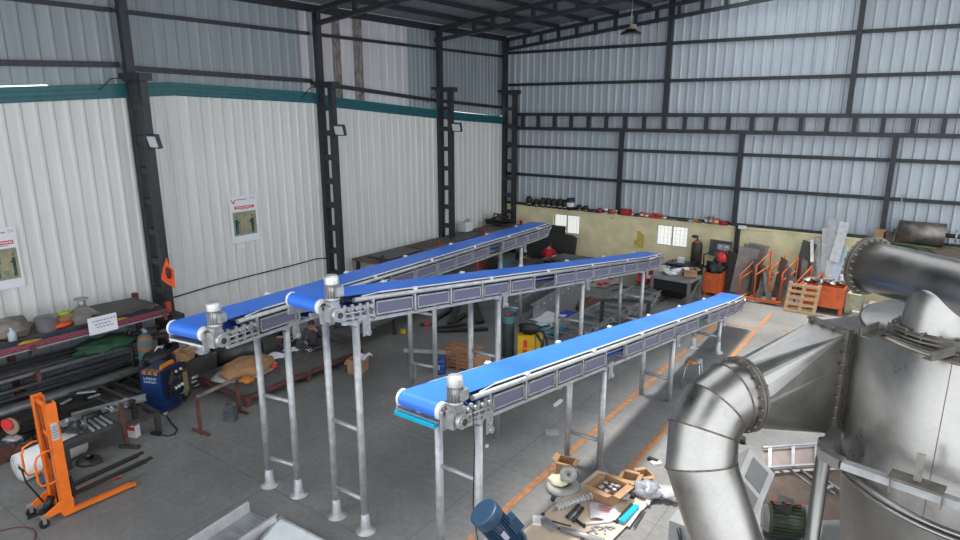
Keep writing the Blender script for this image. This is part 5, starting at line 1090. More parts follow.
for i, pts in enumerate((((612, 291), (625, 287), (640, 290), (652, 287), (664, 292)), ((606, 287), (616, 284), (628, 288), (640, 284)), ((590, 300), (598, 299), (606, 301)), ((660, 292), (668, 297), (662, 301), (655, 299)))):
    m = MB(); m.path([oz(a, b, .02) for a, b in pts], .022, 6); single('black_hose', m, M_blk, ['longest black hose on the floor left of the black hopper', 'black hose on the floor just beyond the longest one', 'short dark rod on the floor behind the brown bundle', 'small curled hose at the foot of the black hopper'][i], 'hose')

# ------------------------------------------------------------------ far wall machines
def cab(name, lab, cat, loc, s, rz, mm, trim):
    T = thing(name, lab, cat, loc, rz); m = MB(); m.box((0, 0, s[2] / 2 + .04), s); obj('case', m, mm, T); m = MB(); m.box((0, -s[1] / 2 - .006, s[2] * .62), (s[0] * .7, .012, s[2] * .4)); obj('control_panel', m, trim, T)
    m = MB(); m.path([(-s[0] * .35, 0, s[2] + .04), (-s[0] * .35, 0, s[2] + .13), (s[0] * .35, 0, s[2] + .13), (s[0] * .35, 0, s[2] + .04)], .018, 6); obj('handle', m, M_dark, T)
    for sx in (-1, 1): m = MB(); m.tube((sx * s[0] * .4, -s[1] / 2, .04), (sx * s[0] * .4, s[1] / 2, .04), .04, 10); obj('foot_roller', m, M_blk, T)
    return T
q = oz(643, 285); cab('red_machine', 'red upright workshop machine under the far end of the middle conveyor', 'machine', (q.x - .1, q.y + .4, 0), (.4, .5, .78), 0, M_red, M_dark)
q = oz(652, 284); cab('red_machine', 'narrower red machine right of the taller red one', 'machine', (q.x - .05, q.y + .6, 0), (.25, .4, .74), 0, mat('brick_red', (.33, .02, .02), .5), M_wht)
q = oz(659, 289); cab('white_machine', 'white cased machine beside the navy machine at the far wall', 'machine', (q.x - .05, q.y + .5, 0), (.35, .45, .72), 0, mat('cream_case', (.55, .56, .54), .5), M_dark)
T = thing('green_stand', 'slim green stand holding a white tray before the red machines', 'stand', (oz(651, 294).x, oz(651, 294).y, 0)); m = MB(); m.bar((0, 0, 0), (0, 0, .62), .09, .09); m.box((0, 0, .02), (.25, .25, .03)); obj('post', m, mat('machine_green', (.02, .16, .05), .5), T); m = MB(); m.box((.1, 0, .64), (.42, .3, .05)); m.blob((.1, 0, .68), (.3, .2, .1), .3); obj('tray', m, M_wht, T)
q = oz(655, 288); m = MB(); m.box((q.x + .02, q.y + .15, .16), (.5, .3, .1)); m.box((q.x + .02, q.y + .15, .05), (.4, .22, .1)); single('red_tray', m, M_red, 'low red tray on the floor right of the green stand', 'tray')
q = oz(676, 287); T = cab('navy_machine', 'wide navy machine behind the black hopper at the far wall', 'machine', (q.x, q.y + .7, 0), (1.3, .6, .74), 0, mat('navy_enamel', (.01, .018, .055), .4), M_dark)
m = MB(); m.bar((-.65, -.32, .66), (.65, -.32, .66), .02, .03); obj('front_rail', m, M_galv2, T)
m = MB(); m.box((-.1, 0, .9), (.26, .22, .18)); m.path([(-.3, 0, .8), (-.3, 0, 1.05), (.0, 0, 1.07)], .015, 6); obj('glass_meter', m, M_glassl, T)
q = oz(684, 290); T = thing('gas_cylinder', 'tall brown gas cylinder standing against the far yellow wall', 'cylinder', (q.x - .1, 24.55, 0)); m = MB(); m.lathe([(0, 0), (.21, 0), (.21, 1.45), (.18, 1.56), (.08, 1.64), (0, 1.64)], seg=22); obj('cylinder_body', m, mat('brown_cylinder', (.045, .035, .03), .5, var=.3), T)
m = MB(); m.lathe([(.205, 1.46), (.16, 1.58), (.07, 1.65)], seg=20); obj('shoulder_band', m, mat('rust_orange', (.30, .08, .03), .6), T); m = MB(); m.tube((0, 0, 1.62), (0, 0, 1.8), .035, 8); m.blob((-.1, 0, 1.78), (.25, .1, .12), .3); obj('regulator', m, M_dark, T)
# hopper table
a = oz(663, 298); T = thing('hopper_table', 'black tapered hopper set in a grey steel table frame', 'table', (-7.15, 21.6, 0), R(-3))
HW, HD, HH = .66, .5, .86; a0 = [(-HW, -HD), (HW, -HD), (HW, HD), (-HW, HD)]
for x, y in a0: m = MB(); m.bar((x, y, 0), (x, y, HH), .09, .09); obj('leg', m, M_bar2, T)
m = MB()
for (x0, y0), (x1, y1) in zip(a0, a0[1:] + a0[:1]): m.bar((x0, y0, HH), (x1, y1, HH), .09, .09)
obj('top_frame', m, M_galv2, T)
m = MB(); t_ = [(x * .92, y * .92, HH - .03) for x, y in a0]; mi_ = [(x * .90, y * .9, .45) for x, y in a0]; b_ = [(x * .5, y * .5, .14) for x, y in a0]
m.add(t_ + mi_ + b_, [(i, (i + 1) % 4, 4 + (i + 1) % 4, 4 + i) for i in range(4)] + [(4 + i, 4 + (i + 1) % 4, 8 + (i + 1) % 4, 8 + i) for i in range(4)] + [(8, 9, 10, 11)]); obj('hopper', m, M_blk, T)
m = MB(); m.bar((HW, -HD, .1), (HW, HD, .8), .05, .05); obj('brace', m, M_bar2, T)
m = MB(); m.bbox((-HW, -HD, HH + .045), (HW, HD, HH + .055)); obj('table_plate', m, M_bar2, T)
carton('cardboard_box', 'open brown box tilted on the right end of the hopper table', (-6.75, 21.75, .925), (.42, .42, .24), .5, seed=11)
for i, (x, y, s_) in enumerate(((-7.55, 21.6, (.35, .2, .16)), (-7.3, 21.45, (.5, .25, .14)), (-7.05, 21.7, (.3, .35, .14)))): m = MB(); m.blob((x, y, .925 + s_[2] / 2), s_, .45, 4, i + 30) if i < 2 else m.tube((x - .25, y - .2, 1.04), (x + .2, y + .2, 1.1), .09, 14); single('white_packing', m, M_wht, ['crumpled white packing at the left on the hopper table', 'larger crumpled white packing on the hopper table', 'white tube with red mark leaning on the brown box on the hopper table'][i], 'packing')
T = thing('orange_bin', 'orange steel bin with dark hoses heaped in it, right of the hopper table', 'bin', (-6.28, 23.3, 0), 0)
m = MB(); m.bbox((-.28, -.45, .12), (.28, .45, .15))
for sx in (-1, 1): m.bbox((sx * .28 - .01, -.45, .12), (sx * .28 + .01, .45, .86)); m.bbox((-.28, sx * .45 - .01, .12), (.28, sx * .45 + .01, .86))
obj('bin_body', m, M_orange2, T)
for sx in (-.22, .22): m = MB(); m.bar((sx, -.4, .06), (sx, .4, .06), .1, .12); obj('skid', m, M_orange2, T)
m = MB(); m.blob((0, 0, .96), (.66, .85, .5), .5, 4, 5, 20, 10); obj('hose_heap', m, M_blk, T); m = MB(); m.path([(-.4, -.2, .95), (-.45, -.1, 1.4), (-.1, 0, 1.62), (.2, .1, 1.5), (.3, 0, 1.1)], .025, 6); obj('loose_hose', m, M_blk, T)
m = MB(); m.blob((-6.12, 23.3, 1.34), (.34, .3, .36), .4, 3, 6); single('red_jacket', m, M_red, 'dark red cloth lying on top of the hoses in the orange bin', 'cloth')
# grey panel board with picture on the wall
T = thing('wall_panel', 'grey panel with a colour picture leaning high on the yellow wall', 'panel', (oy(720, 250, yf - .1).x, yf - .1, 1.05)); pw_ = .56
m = MB(); m.box((0, 0, .28), (.80, .06, .62), Euler((0, R(2), 0))); m.box((-.33, -.05, .28), (.1, .06, .56)); obj('board', m, mat('panel_slate', (.07, .075, .08), .6), T)
m = MB(); m.box((.14, -.034, .28), (.48, .006, .36)); g = obj('picture', m, mat('picture_violet', (.38, .36, .48), .5, var=.3, scale=12), T)
m = MB(); m.box((.03, -.04, .19), (.22, .004, .10)); m.box((.28, -.04, .2), (.09, .004, .1)); obj('red_shape', m, M_red, g); m = MB(); m.box((.25, -.04, .37), (.14, .004, .07)); m.box((.02, -.04, .37), (.10, .004, .06)); obj('white_shape', m, M_wht, g)
# sheet racks
T = thing('sheet_rack', 'orange tube rack with upright dividers holding steel sheets at the yellow wall', 'rack', (-4.55, 23.6, 0))
m = MB()
for y in (22.95, 24.3): m.bar((-6.1, y, .12), (-3.2, y, .12), .09, .09)
for x in (-6.1, -5.2, -4.2, -3.2): m.bar((x, 22.95, .12), (x, 24.3, .12), .08, .08); 
obj('base_frame', m, M_orange2, T, True)
for i, x in enumerate((-5.35, -4.85, -4.4, -4.0, -3.55, -3.2)):
    hh = (1.35, 1.75, 1.65, 1.6, 1.35, 1.2)[i]; m = MB(); m.path([(x, 23.0, .12), (x, 23.0, hh - .45), (x + .28, 23.75, hh), (x + .28, 23.75, .12)], .032, 8); m.tube((x, 23.0, hh * .55), (x + .28, 23.75, hh * .55 + .25), .025, 8); obj('divider', m, M_orange2, T, True)
M_sh = [mat('sheet_brown_grey', (.10, .085, .075), .55, .3, var=.3, scale=3), mat('sheet_mid_grey', (.15, .14, .13), .5, .3, var=.25, scale=3), mat('sheet_dark_grey', (.06, .058, .056), .6, .3, var=.3)]
def lean(px0, px1, ytop, ybot, y, tilt, k, lab, twist=0.0, skew=0.0, name='steel_sheet', mm=None, group=None):
    a = oy(px0, ybot, y); b = oy(px1, ybot, y); t = oy((px0 + px1) / 2, ytop, y); h = max(.3, t.z); wd = abs(b.x - a.x); cx = (a.x + b.x) / 2
    m = MB(); pts = [Vector((-wd / 2, 0, 0)), Vector((wd / 2, 0, 0)), Vector((wd / 2 + skew, 0, h * .93)), Vector((-wd / 2 + skew * .7, 0, h))]
    rot = Matrix.Rotation(twist, 3, 'Z') @ Matrix.Rotation(-tilt, 3, 'X'); m.prism([Vector((cx, y - .25, .17)) + rot @ p for p in pts], rot @ Vector((0, .012, 0))); return single(name, m, mm or M_sh[k], lab, 'sheet', group)
LS = [(712, 722, 252, 292, 23.9, .1, 0, 'rounded brown-grey sheet leaning left of the rack, beside the orange bin', .2, .1), (722, 734, 254, 296, 23.7, .1, 2, 'narrow dark sheet leaning between the rounded sheet and the tall one', -.3, .05),
 (731, 748, 250, 296, 23.6, .12, 1, 'tall grey sheet with slanting top, nearest of the left stack', .5, .35), (734, 752, 247, 295, 23.75, .12, 0, 'tall brown-grey sheet just behind the front one of the left stack', .5, .42), (738, 755, 246, 294, 23.9, .12, 1, 'grey sheet rearmost of the left stack of tall sheets', .5, .45),
 (749, 754, 249, 285, 24.5, .1, 1, 'narrow grey strip standing high behind the first divider', .1, .0), (752, 760, 262, 294, 23.6, .15, 2, 'dark sheet leaning between first and second dividers', .6, .1), (755, 763, 272, 295, 23.3, .3, 1, 'short grey sheet slanting low between the first dividers', -.5, .25),
 (763, 770, 268, 292, 23.6, .2, 2, 'dark narrow sheet slanting behind the second divider', .5, -.1), (767, 774, 274, 300, 23.2, .2, 1, 'light grey narrow sheet slanting out front of the rack', .7, -.15), (772, 780, 260, 298, 23.6, .12, 0, 'brown-grey sheet with pointed top in the middle of the rack', -.4, .1), (776, 784, 268, 298, 23.4, .15, 1, 'mid grey sheet left of the pallet, slanting right', -.6, .15), (782, 790, 278, 300, 23.1, .2, 1, 'short pale grey sheet just left of the pallet', -.4, .1),
 (790, 801, 243, 290, 24.4, .12, 2, 'tall dark grey-green sheet behind the pallet leaning on the yellow wall', .1, .35), (800, 806, 262, 285, 24.1, .1, 1, 'small grey sheet with pointed top behind the pallet', .1, .0)]
for a in LS: lean(a[0], a[1], a[2], a[3], a[4], a[5], a[6], a[7], a[8], a[9])
# aluminium strips standing by the wall
AS = [((803, 242), (817, 278), .13, M_bar2, 'dull diagonal metal strip leaning left, left of the upright strips'), ((817, 238), (820, 280), .16, M_galv2, 'short grey strip standing left of the tall pale strips'), ((826, 228), (824, 283), .22, M_galv, 'tall pale metal strip, left of the tallest'), ((833, 219), (829, 283), .24, M_galv2, 'tallest grey metal strip standing at the yellow wall'), ((845, 222), (834, 262), .30, M_galv, 'tall pale metal strip slanting right, top right of the bundle'), ((844, 246), (832, 283), .28, mat('blue_film_metal', (.42, .50, .60), .4, .5), 'bluish metal strip leaning right, in front of the bundle'), ((831, 250), (828, 286), .24, M_galv, 'shorter bright strip at the front of the upright bundle'), ((812, 240), (812, 262), .1, M_galv2, 'narrow grey strip behind the diagonal strip')]
for i, (a, b, w_, mm, lab) in enumerate(AS):
    y0 = 24.9 - .06 * i; p = oy(*a, y0); q = oy(*b, y0 - .5); q.z = max(q.z, .3); m = MB(); m.bar(q, p, w_, .012, up=(0, -1, .2)); single('metal_strip', m, mm, lab, 'strip')
def pallet():
    a = oy(783, 313, 22.55); b = oy(815, 315, 22.55); W = b.x - a.x; T = thing('wooden_pallet', 'pale wooden pallet standing on edge in front of the orange bin', 'pallet', ((a.x + b.x) / 2, 22.55, 0), 0); H_ = 1.0
    rx = R(-10)
    def P_(x, y, z): return Vector((x + z * .06, y + z * .17, z))
    for z in (.06, .28, .49, .70, .90): m = MB(); m.bar(P_(-W / 2, -.06, z), P_(W / 2, -.06, z), .02, .095); obj('slat', m, M_wood, T)
    for z in (.1, .5, .88): m = MB(); m.bar(P_(-W / 2, .06, z), P_(W / 2, .06, z), .02, .095); obj('back_slat', m, M_wood, T)
    for x in (-W / 2 + .05, 0, W / 2 - .05): m = MB(); m.bar(P_(x, 0, .0), P_(x, 0, H_), .10, .10, up=(0, 1, 0)); obj('stringer', m, M_wood, T)
pallet()
T = thing('orange_bin', 'orange steel bin heaped with metal scraps behind the wooden pallet', 'bin', (-2.75, 23.35, 0)); m = MB()
for sx in (-1, 1): m.bbox((sx * .62 - .01, -.4, .22), (sx * .62 + .01, .4, .92)); m.bbox((-.62, sx * .4 - .01, .22), (.62, sx * .4 + .01, .92))
m.bbox((-.62, -.4, .22), (.62, .4, .25)); obj('bin_body', m, M_orange2, T)
for sx in (-1, 1):
    for sy in (-1, 1): m = MB(); m.bbox((sx * .6 - .07, sy * .36 - .04, 0), (sx * .6 + .04, sy * .36 + .04, .25)); obj('leg', m, M_orange2, T)
for k in range(9): m = MB(); x = -3.25 + .12 * k; m.blob((x, 23.3 + .1 * math.sin(k * 2), .98 + .02 * (k % 3)), (.25, .3, .12), .5, 5, k); m.bar((x - .15, 23.2, 1.0), (x + .15, 23.4, 1.06 + .02 * (k % 2)), .05, .02); single('scrap_offcut', m, (M_galv, mat('brown_offcut', (.2, .13, .08), .7), M_dark)[k % 3], ('bright metal offcut heaped on the orange bin behind the pallet', 'brown offcut heaped on the orange bin behind the pallet', 'dark offcut heaped on the orange bin behind the pallet')[k % 3], 'offcut', ('bright offcuts on the orange bin', 'brown offcuts on the orange bin', 'dark offcuts on the orange bin')[k % 3])
T = thing('silver_bag', 'crumpled silver plastic bag right of the orange bin behind the pallet', 'bag', (oz(838, 302).x, oz(838, 302).y - .25, 0)); m = MB(); m.lathe([(0, 0), (.2, 0), (.2, .42), (0, .42)], seg=14); obj('black_base', m, M_blk, T); m = MB(); m.blob((0, 0, .72), (.85, .6, .85), .35, 4, 3, 22, 14); obj('bag_body', m, mat('silver_bag', (.5, .51, .52), .25, .5, var=.5, scale=9), T)
# concrete block and plinth near the pipe flange
a = oz(846, 313); T = thing('concrete_block', 'pale mossy concrete block standing below the pipe flange', 'block', (a.x + .18, a.y + .2, 0), R(-8)); m = MB(); m.box((0, 0, .34), (.42, .5, .68)); obj('block_body', m, mat('mossy_concrete', (.36, .37, .27), .9, var=.25), T); m = MB(); m.blob((.05, 0, .75), (.3, .3, .15), .5, 4, 4); m.tube((.05, .05, .72), (.05, .05, .98), .06, 10); obj('metal_scrap', m, M_galv2, T)
m = MB(); p = oz(848, 315); m.bbox((p.x + .1, p.y - .1, 0), (p.x + 2.6, p.y + 1.4, .16)); single('rubble_plinth', m, M_rubble, 'low rough concrete plinth covered in dust beyond the overhead pipe', 'plinth')
for k in range(3): m = MB(); m.box((p.x + .9 + .5 * k, p.y + .55, .16 + .12 + .03 * k), (.8, .5, .24 + .06 * k), .2 * k); single('stone_slab', m, M_rubble if k != 2 else mat('brown_brick', (.28, .17, .12), .9), ['leftmost rough grey slab on the low plinth', 'middle rough grey slab on the low plinth', 'brown block at the right on the low plinth beside the tee'][k], 'slab')
q = oz(898, 318); m = MB(); m.blob((q.x, q.y, .14), (.9, .6, .3), .35, 3, 5, 20, 10, -.13); single('blue_plastic', m, mat('bright_blue_film', (.01, .12, .62), .35), 'bright blue crumpled plastic on the floor just left of the tee pipe', 'plastic')
# table with plywood sheets and the steel roller
T = thing('storage_platform', 'high dark frame platform along the yellow wall carrying boards behind the overhead pipe', 'platform', (.9, 23.9, 0)); m = MB(); m.bar((-1.4, 24.95, 2.14), (4, 24.95, 2.14), .10, .12); m.bar((-.6, 22.9, 1.95), (4, 22.9, 1.95), .10, .12); obj('frame', m, M_beam, T, True)
for x, y in ((-.5, 22.9), (3.9, 22.9), (3.9, 24.9)): m = MB(); m.bar((x, y, 0), (x, y, 1.95), .1, .1); obj('leg', m, M_beam, T, True)
for k in range(3): m = MB(); c_ = [(-1.0 + .3 * k, 24.9), (4, 24.9), (4, 22.8), (.1 + .3 * k, 22.8)]; m.prism([Vector((x, y, (2.2 if y > 24 else 2.01) + .03 * k)) for x, y in c_], (0, 0, .02)); single('plywood_sheet', m, M_board if k else M_bar2, 'broad brownish board stacked on the high platform under the steel roller', 'board', 'boards stacked on the high platform')
a = oy(897, 231, 24.85); b = oy(946, 232, 24.85); T = thing('steel_roller', 'large dull steel roller with shaft lying on the wall ledge at the right', 'roller', ((a.x + b.x) / 2, 24.85, 2.28)); R_ = .37
m = MB(); m.tube((a.x, 24.85, 2.28 + R_), (b.x, 24.85, 2.28 + R_), R_, 32); obj('drum', m, mat('dull_roller_steel', (.20, .18, .165), .4, .8, var=.3), T, True)
m = MB(); m.tube((b.x, 24.85, 2.28 + R_), (b.x + .6, 24.85, 2.28 + R_), .07, 12); m.tube((a.x - .1, 24.85, 2.28 + R_), (a.x, 24.85, 2.28 + R_), .07, 12); obj('shaft', m, M_dark, T, True); m = MB(); m.lathe([(.08, 0), (.2, 0), (.2, .05), (.08, .05)], (b.x + .25, 24.85, 2.28 + R_), (1, 0, 0), 16); m.lathe([(.08, 0), (.15, 0), (.15, .05), (.08, .05)], (b.x + .45, 24.85, 2.28 + R_), (1, 0, 0), 16); obj('bearing', m, M_galv2, T, True)
m = MB(); p = oy(895, 240, 24.6); m.path([(p.x, 24.6, 3.9), (p.x + .04, 24.55, 3.2), (p.x - .05, 24.55, 2.35)], .018, 6); single('grey_conduit', m, M_galv2, 'thin grey conduit hanging beside the left end of the steel roller', 'conduit')
for i, (px, py) in enumerate(((880, 233), (890, 236))): p = oy(px, py, 24.95); m = MB(); m.box((p.x, 24.98, 2.24 + (.2, .17)[i]), (.34, .25, (.4, .34)[i])); single('carton', m, M_card if i == 0 else M_board, ['orange-brown box on the wall ledge left of the dark column', 'duller brown box between the dark column and the steel roller'][i], 'box')
q = oz(917, 247, 2.3); m = MB()
for k in range(4): m.path([(q.x - .6 + .1 * k, q.y + .1 * math.sin(k), 2.32), (q.x - .1, q.y + .18 * math.cos(k * 2), 2.34), (q.x + .5, q.y + .1 * math.sin(k * 3), 2.32)], .009, 5)
single('green_rope', m, mat('grass_green', (.06, .2, .05), .7), 'green rope on the boards in front of the steel roller', 'rope')

# ------------------------------------------------------------------ things on the yellow wall ledge
LZ = YW + .05
def ledge(px, w_, h_, kind, mm, name, lab, cat, group=None, mm2=None):
    p = oy(px, 210, 25.14); x = p.x; T = thing(name, lab, cat, (x, 25.14, LZ), 0, group); m = MB()
    if kind == 'pot':
        m.lathe([(0, 0), (w_ * .36, 0), (w_ * .5, h_ * .18), (w_ * .5, h_ * .3), (w_ * .4, h_ * .42), (w_ * .5, h_ * .55), (w_ * .5, h_ * .72), (w_ * .4, h_ * .85), (w_ * .32, h_), (0, h_)], seg=16); obj('body', m, mm, T)
        m = MB(); m.lathe([(w_ * .51, h_ * .2), (w_ * .53, h_ * .24), (w_ * .51, h_ * .28)], seg=16); obj('band', m, mm2 or M_galv2, T)
    elif kind == 'can':
        m.lathe([(0, 0), (w_ * .5, 0), (w_ * .5, h_ * .9), (w_ * .46, h_), (0, h_)], seg=16); obj('body', m, mm, T)
        m = MB(); m.lathe([(w_ * .505, h_ * .3), (w_ * .505, h_ * .65)], seg=16); obj('label_band', m, mm2 or M_wht, T)
    else:
        m.box((0, 0, h_ / 2), (w_, .2, h_)); obj('body', m, mm, T); m = MB(); m.box((w_ * .1, -.104, h_ * .6), (w_ * .5, .006, h_ * .3)); obj('label_patch', m, mm2 or M_wht, T)
    return T
M_pot = mat('dark_brown_metal', (.035, .026, .024), .5, .3, var=.4); M_pur = mat('plum_plastic', (.20, .03, .07), .5)
for i, px in enumerate((529, 536.5, 543, 548.5, 554, 560, 565)): ledge(px, .30, (.44, .33, .42, .43, .42, .44, .42)[i], 'pot', M_pot, 'machine_rotor', 'dark brown ribbed metal pot in the row at the left of the yellow wall ledge', 'pot', 'dark pots in a row on the ledge')
ledge(570.5, .36, .52, 'can', mat('ink_blue_drum', (.01, .02, .04), .5), 'paint_drum', 'dark blue drum with white label on the ledge, above the left window', 'drum')
ledge(579, .26, .26, 'pot', M_pot, 'machine_rotor', 'dark pot just right of the dark blue drum on the ledge', 'pot'); ledge(585.5, .26, .24, 'pot', M_pot, 'machine_rotor', 'dark pot second to the right of the dark blue drum', 'pot')
for i, (px, w_, h_, k, mm, lab, m2) in enumerate(((593, .5, .12, 'box', M_dark, 'flat dark tool on the ledge right of the two lone pots', M_bar1), (600, .24, .26, 'can', M_pur, 'plum can on the ledge, left of the white-topped one', M_red), (606, .22, .26, 'can', M_wht, 'white can on the ledge between two plum cans', M_pur), (611, .22, .22, 'can', M_pur, 'plum can on the ledge right of the white can', M_red), (613.8, .16, .2, 'can', mat('amber_plastic', (.5, .22, .04), .5), 'small amber can on the ledge left of the dark post', M_red), (616.6, .12, .24, 'can', M_wht, 'slim white bottle on the ledge just left of the dark post', M_pur),
    (626.5, .5, .34, 'box', mat('brick_red', (.33, .02, .02), .5), 'square red box on the ledge just right of the dark post', M_red), (633, .12, .2, 'can', mat('tan_can', (.4, .25, .14), .6), 'slim tan bottle right of the square red box', M_wht), (637, .25, .1, 'box', M_dark, 'low dark block right of the tan bottle on the ledge', M_dark), (642, .2, .26, 'can', M_red, 'red can with white band on the ledge', M_wht), (647, .2, .22, 'can', mat('mauve', (.3, .2, .25), .6), 'mauve can on the ledge right of the banded red can', M_wht), (651, .18, .22, 'can', mat('amber_plastic', (.5, .22, .04), .5), 'amber can on the ledge above the right window, left one', M_red), (656, .28, .24, 'box', M_red, 'red box on the ledge above the left edge of the right window', M_dark), (660.5, .22, .2, 'box', M_orange2, 'orange box on the ledge above the right window', M_dark), (665, .2, .18, 'can', mat('steel_blue_can', (.12, .2, .28), .5), 'blue-grey can right of the orange box', M_wht),
    (674, .8, .05, 'box', M_bar2, 'flat grey board lying on the ledge above the right window', M_bar1), (684, .5, .08, 'box', M_dark, 'flat dark board right of the grey one on the ledge', M_dark), (691.5, .2, .14, 'can', mat('steel_blue_can', (.12, .2, .28), .5), 'lone blue-grey can right of the flat boards', M_wht), (696.5, .2, .15, 'box', mat('amber_plastic', (.5, .22, .04), .5), 'amber and black tool on the ledge right of the lone blue can', M_dark), (701, .2, .1, 'box', M_dark, 'low dark tool left of the pinkish can', M_galv2), (707.2, .16, .32, 'can', mat('dusty_pink', (.35, .2, .17), .7), 'slim pinkish can on the ledge near the dark column', M_wht), (711.5, .28, .34, 'can', mat('grey_tin', (.14, .14, .14), .5), 'grey tin on the ledge between pink and orange cans', M_galv2), (717.5, .3, .26, 'box', M_orange2, 'orange box on the ledge right of the grey tin', M_wht), (725.5, .34, .2, 'box', mat('wine_plastic', (.2, .01, .04), .5), 'wine red box on the ledge nearest the dark column', M_red))):
    ledge(px, w_ * .85, h_ * .8, k, mm, 'ledge_box' if k == 'box' else 'small_can', lab, 'box' if k == 'box' else 'can', None, m2)

# ------------------------------------------------------------------ far left corner
for i, (x0, x1, y0, y1, z, lab) in enumerate(((-16.6, -15.2, 15.2, 24.6, 1.42, 'long dark table top loaded with boards along the far left wall'),)):
    T = thing('long_rack', 'long dark rack with board top along the far half of the left wall', 'rack', ((x0 + x1) / 2, (y0 + y1) / 2, 0))
    for y in (15.4, 18.4, 21.4, 24.3):
        for x in (x0 + .1, x1 - .1): m = MB(); m.bar((x, y, 0), (x, y, z + (.25 if x > -16 else 0)), .10, .10); obj('post', m, mat('red_post', (.33, .03, .015), .6) if x > -16 and y > 18 else M_dark, T, True)
    m = MB(); m.bbox((x0, y0, z - .06), (x1 - .2, y1, z)); obj('rack_top', m, M_board, T, True); m = MB(); m.bbox((x0, y0, .7), (x1 - .2, y1, .75)); obj('lower_shelf', m, M_dark, T, True)
for k in range(4): m = MB(); m.box((-15.8 + .1 * (k % 2), 16.6 + 2.0 * k, 1.455 + .03 * (k % 2)), (.95, 1.9, .05), R(3 * (-1) ** k)); single('dark_board', m, M_board if k % 2 else M_bar1, ['nearest dark board on the long rack top along the far left wall', 'second dark board from the near end of the long rack top', 'third dark board from the near end of the long rack top', 'farthest dark board on the long rack top beside the hose heap'][k], 'board', 'boards on the far left rack')
m = MB()
for k in range(7): m.path([(-15.9 + .5 * math.cos(t * .9 + k), 23.5 + .5 * math.sin(t * .8 + k * 2), 1.55 + .06 * k + .04 * math.sin(t * 2)) for t in range(9)], .035, 6)
o = single('hose_pile', m, M_blk, 'heap of black hoses on the rack in the far left corner', 'hoses')
T = thing('white_pump', 'small white tank pump on the long rack against the white wall', 'pump', (-16.2, 21.4, 1.5)); m = MB(); m.box((0, 0, .22), (.3, .5, .4)); obj('tank', m, M_wht, T); m = MB(); m.tube((0, .1, .42), (0, .1, .55), .06, 10); m.tube((0, -.1, .42), (0, -.1, .5), .04, 10); obj('cap', m, M_galv2, T)
# dark sheets leaning in the corner
for i, (x0, x1, z, y, sl) in enumerate(((-14.9, -13.35, 1.5, 24.95, 0), (-15.2, -12.55, 1.22, 24.6, -.05))): m = MB(); m.prism([(x0, y - .3, .02), (x1, y - .3, .02), (x1 + sl, y, z - .12 * i), (x1 + sl - .2, y, z), (x0, y, z + .1 * i)], (0, .02, 0)); single('dark_sheet', m, mat('dark_sheet_metal', (.035, .037, .035), .55, .3, var=.2), ['smaller dark sheet leaning at the yellow wall behind the broad one', 'broad dark sheet leaning at the far wall behind the squatting people'][i], 'sheet')
T = thing('work_bench', 'low grey work bench beside the person in the red shirt', 'bench', (-12.7, 23.3, 0)); m = MB(); m.bbox((-.6, -.5, .40), (.9, .5, .45)); obj('bench_top', m, M_bar2, T)
for x in (-.5, .8):
    for y in (-.4, .4): m = MB(); m.bar((x, y, 0), (x, y, .4), .06, .06); obj('leg', m, M_dark, T)
for k in range(3): m = MB(); m.blob((-12.9 + .35 * k, 23.2, .50), (.25, .2, .12), .4, 3, k + 3); single('bench_part', m, (M_wht, M_card, M_wht)[k], ['left pale part on the low bench by the red shirt', 'brown part between two pale ones on the low bench', 'right pale part on the low bench by the red shirt'][k], 'part')
for k in range(3): m = MB(); m.box((-14.9 + .75 * k, 21.7 - .3 * k, .2 + .05 * k), (.55, .6, .4 + .1 * k), .3 * k); single('storage_bin', m, (M_dark, mat('dusty_blue', (.08, .20, .30), .6), M_bar1)[k], ['dark bin on the floor beneath the far end of the leftmost conveyor', 'dusty blue bin beneath the far end of the leftmost conveyor', 'tallest grey bin beneath the far end of the leftmost conveyor'][k], 'bin')
T = thing('post_stand', 'upright red post frame under the far part of the leftmost conveyor', 'frame', (-13.6, 18.6, 0)); m = MB(); m.bar((0, 0, 0), (0, 0, 1.45), .09, .09); obj('post', m, mat('red_post', (.33, .03, .015), .6), T); m = MB(); m.bar((-.5, 0, .05), (.5, 0, .05), .08, .08); obj('foot', m, M_dark, T)
m = MB()
for k in range(5): m.path([(-13.2 + .45 * math.cos(t * .9 + k), 17.6 + .5 * math.sin(t * .8 + k), .1 + .16 * k + .04 * math.sin(t * 2)) for t in range(9)], .03, 6)
single('hose_pile', m, M_blk, 'coiled black hoses under the leftmost conveyor in front of the red post', 'hoses')
T = thing('second_hopper_bench', 'dark steel bench behind the far legs of the leftmost conveyor', 'bench', (-11.4, 22.4, 0)); T.name = 'steel_bench'; WM[T.name] = WM['second_hopper_bench']
m = MB(); m.bbox((-1.0, -.6, .7), (1.0, .6, .76)); obj('bench_top', m, M_bar1, T)
for x in (-.9, .9):
    for y in (-.5, .5): m = MB(); m.bar((x, y, 0), (x, y, .7), .08, .08); obj('leg', m, M_dark, T)

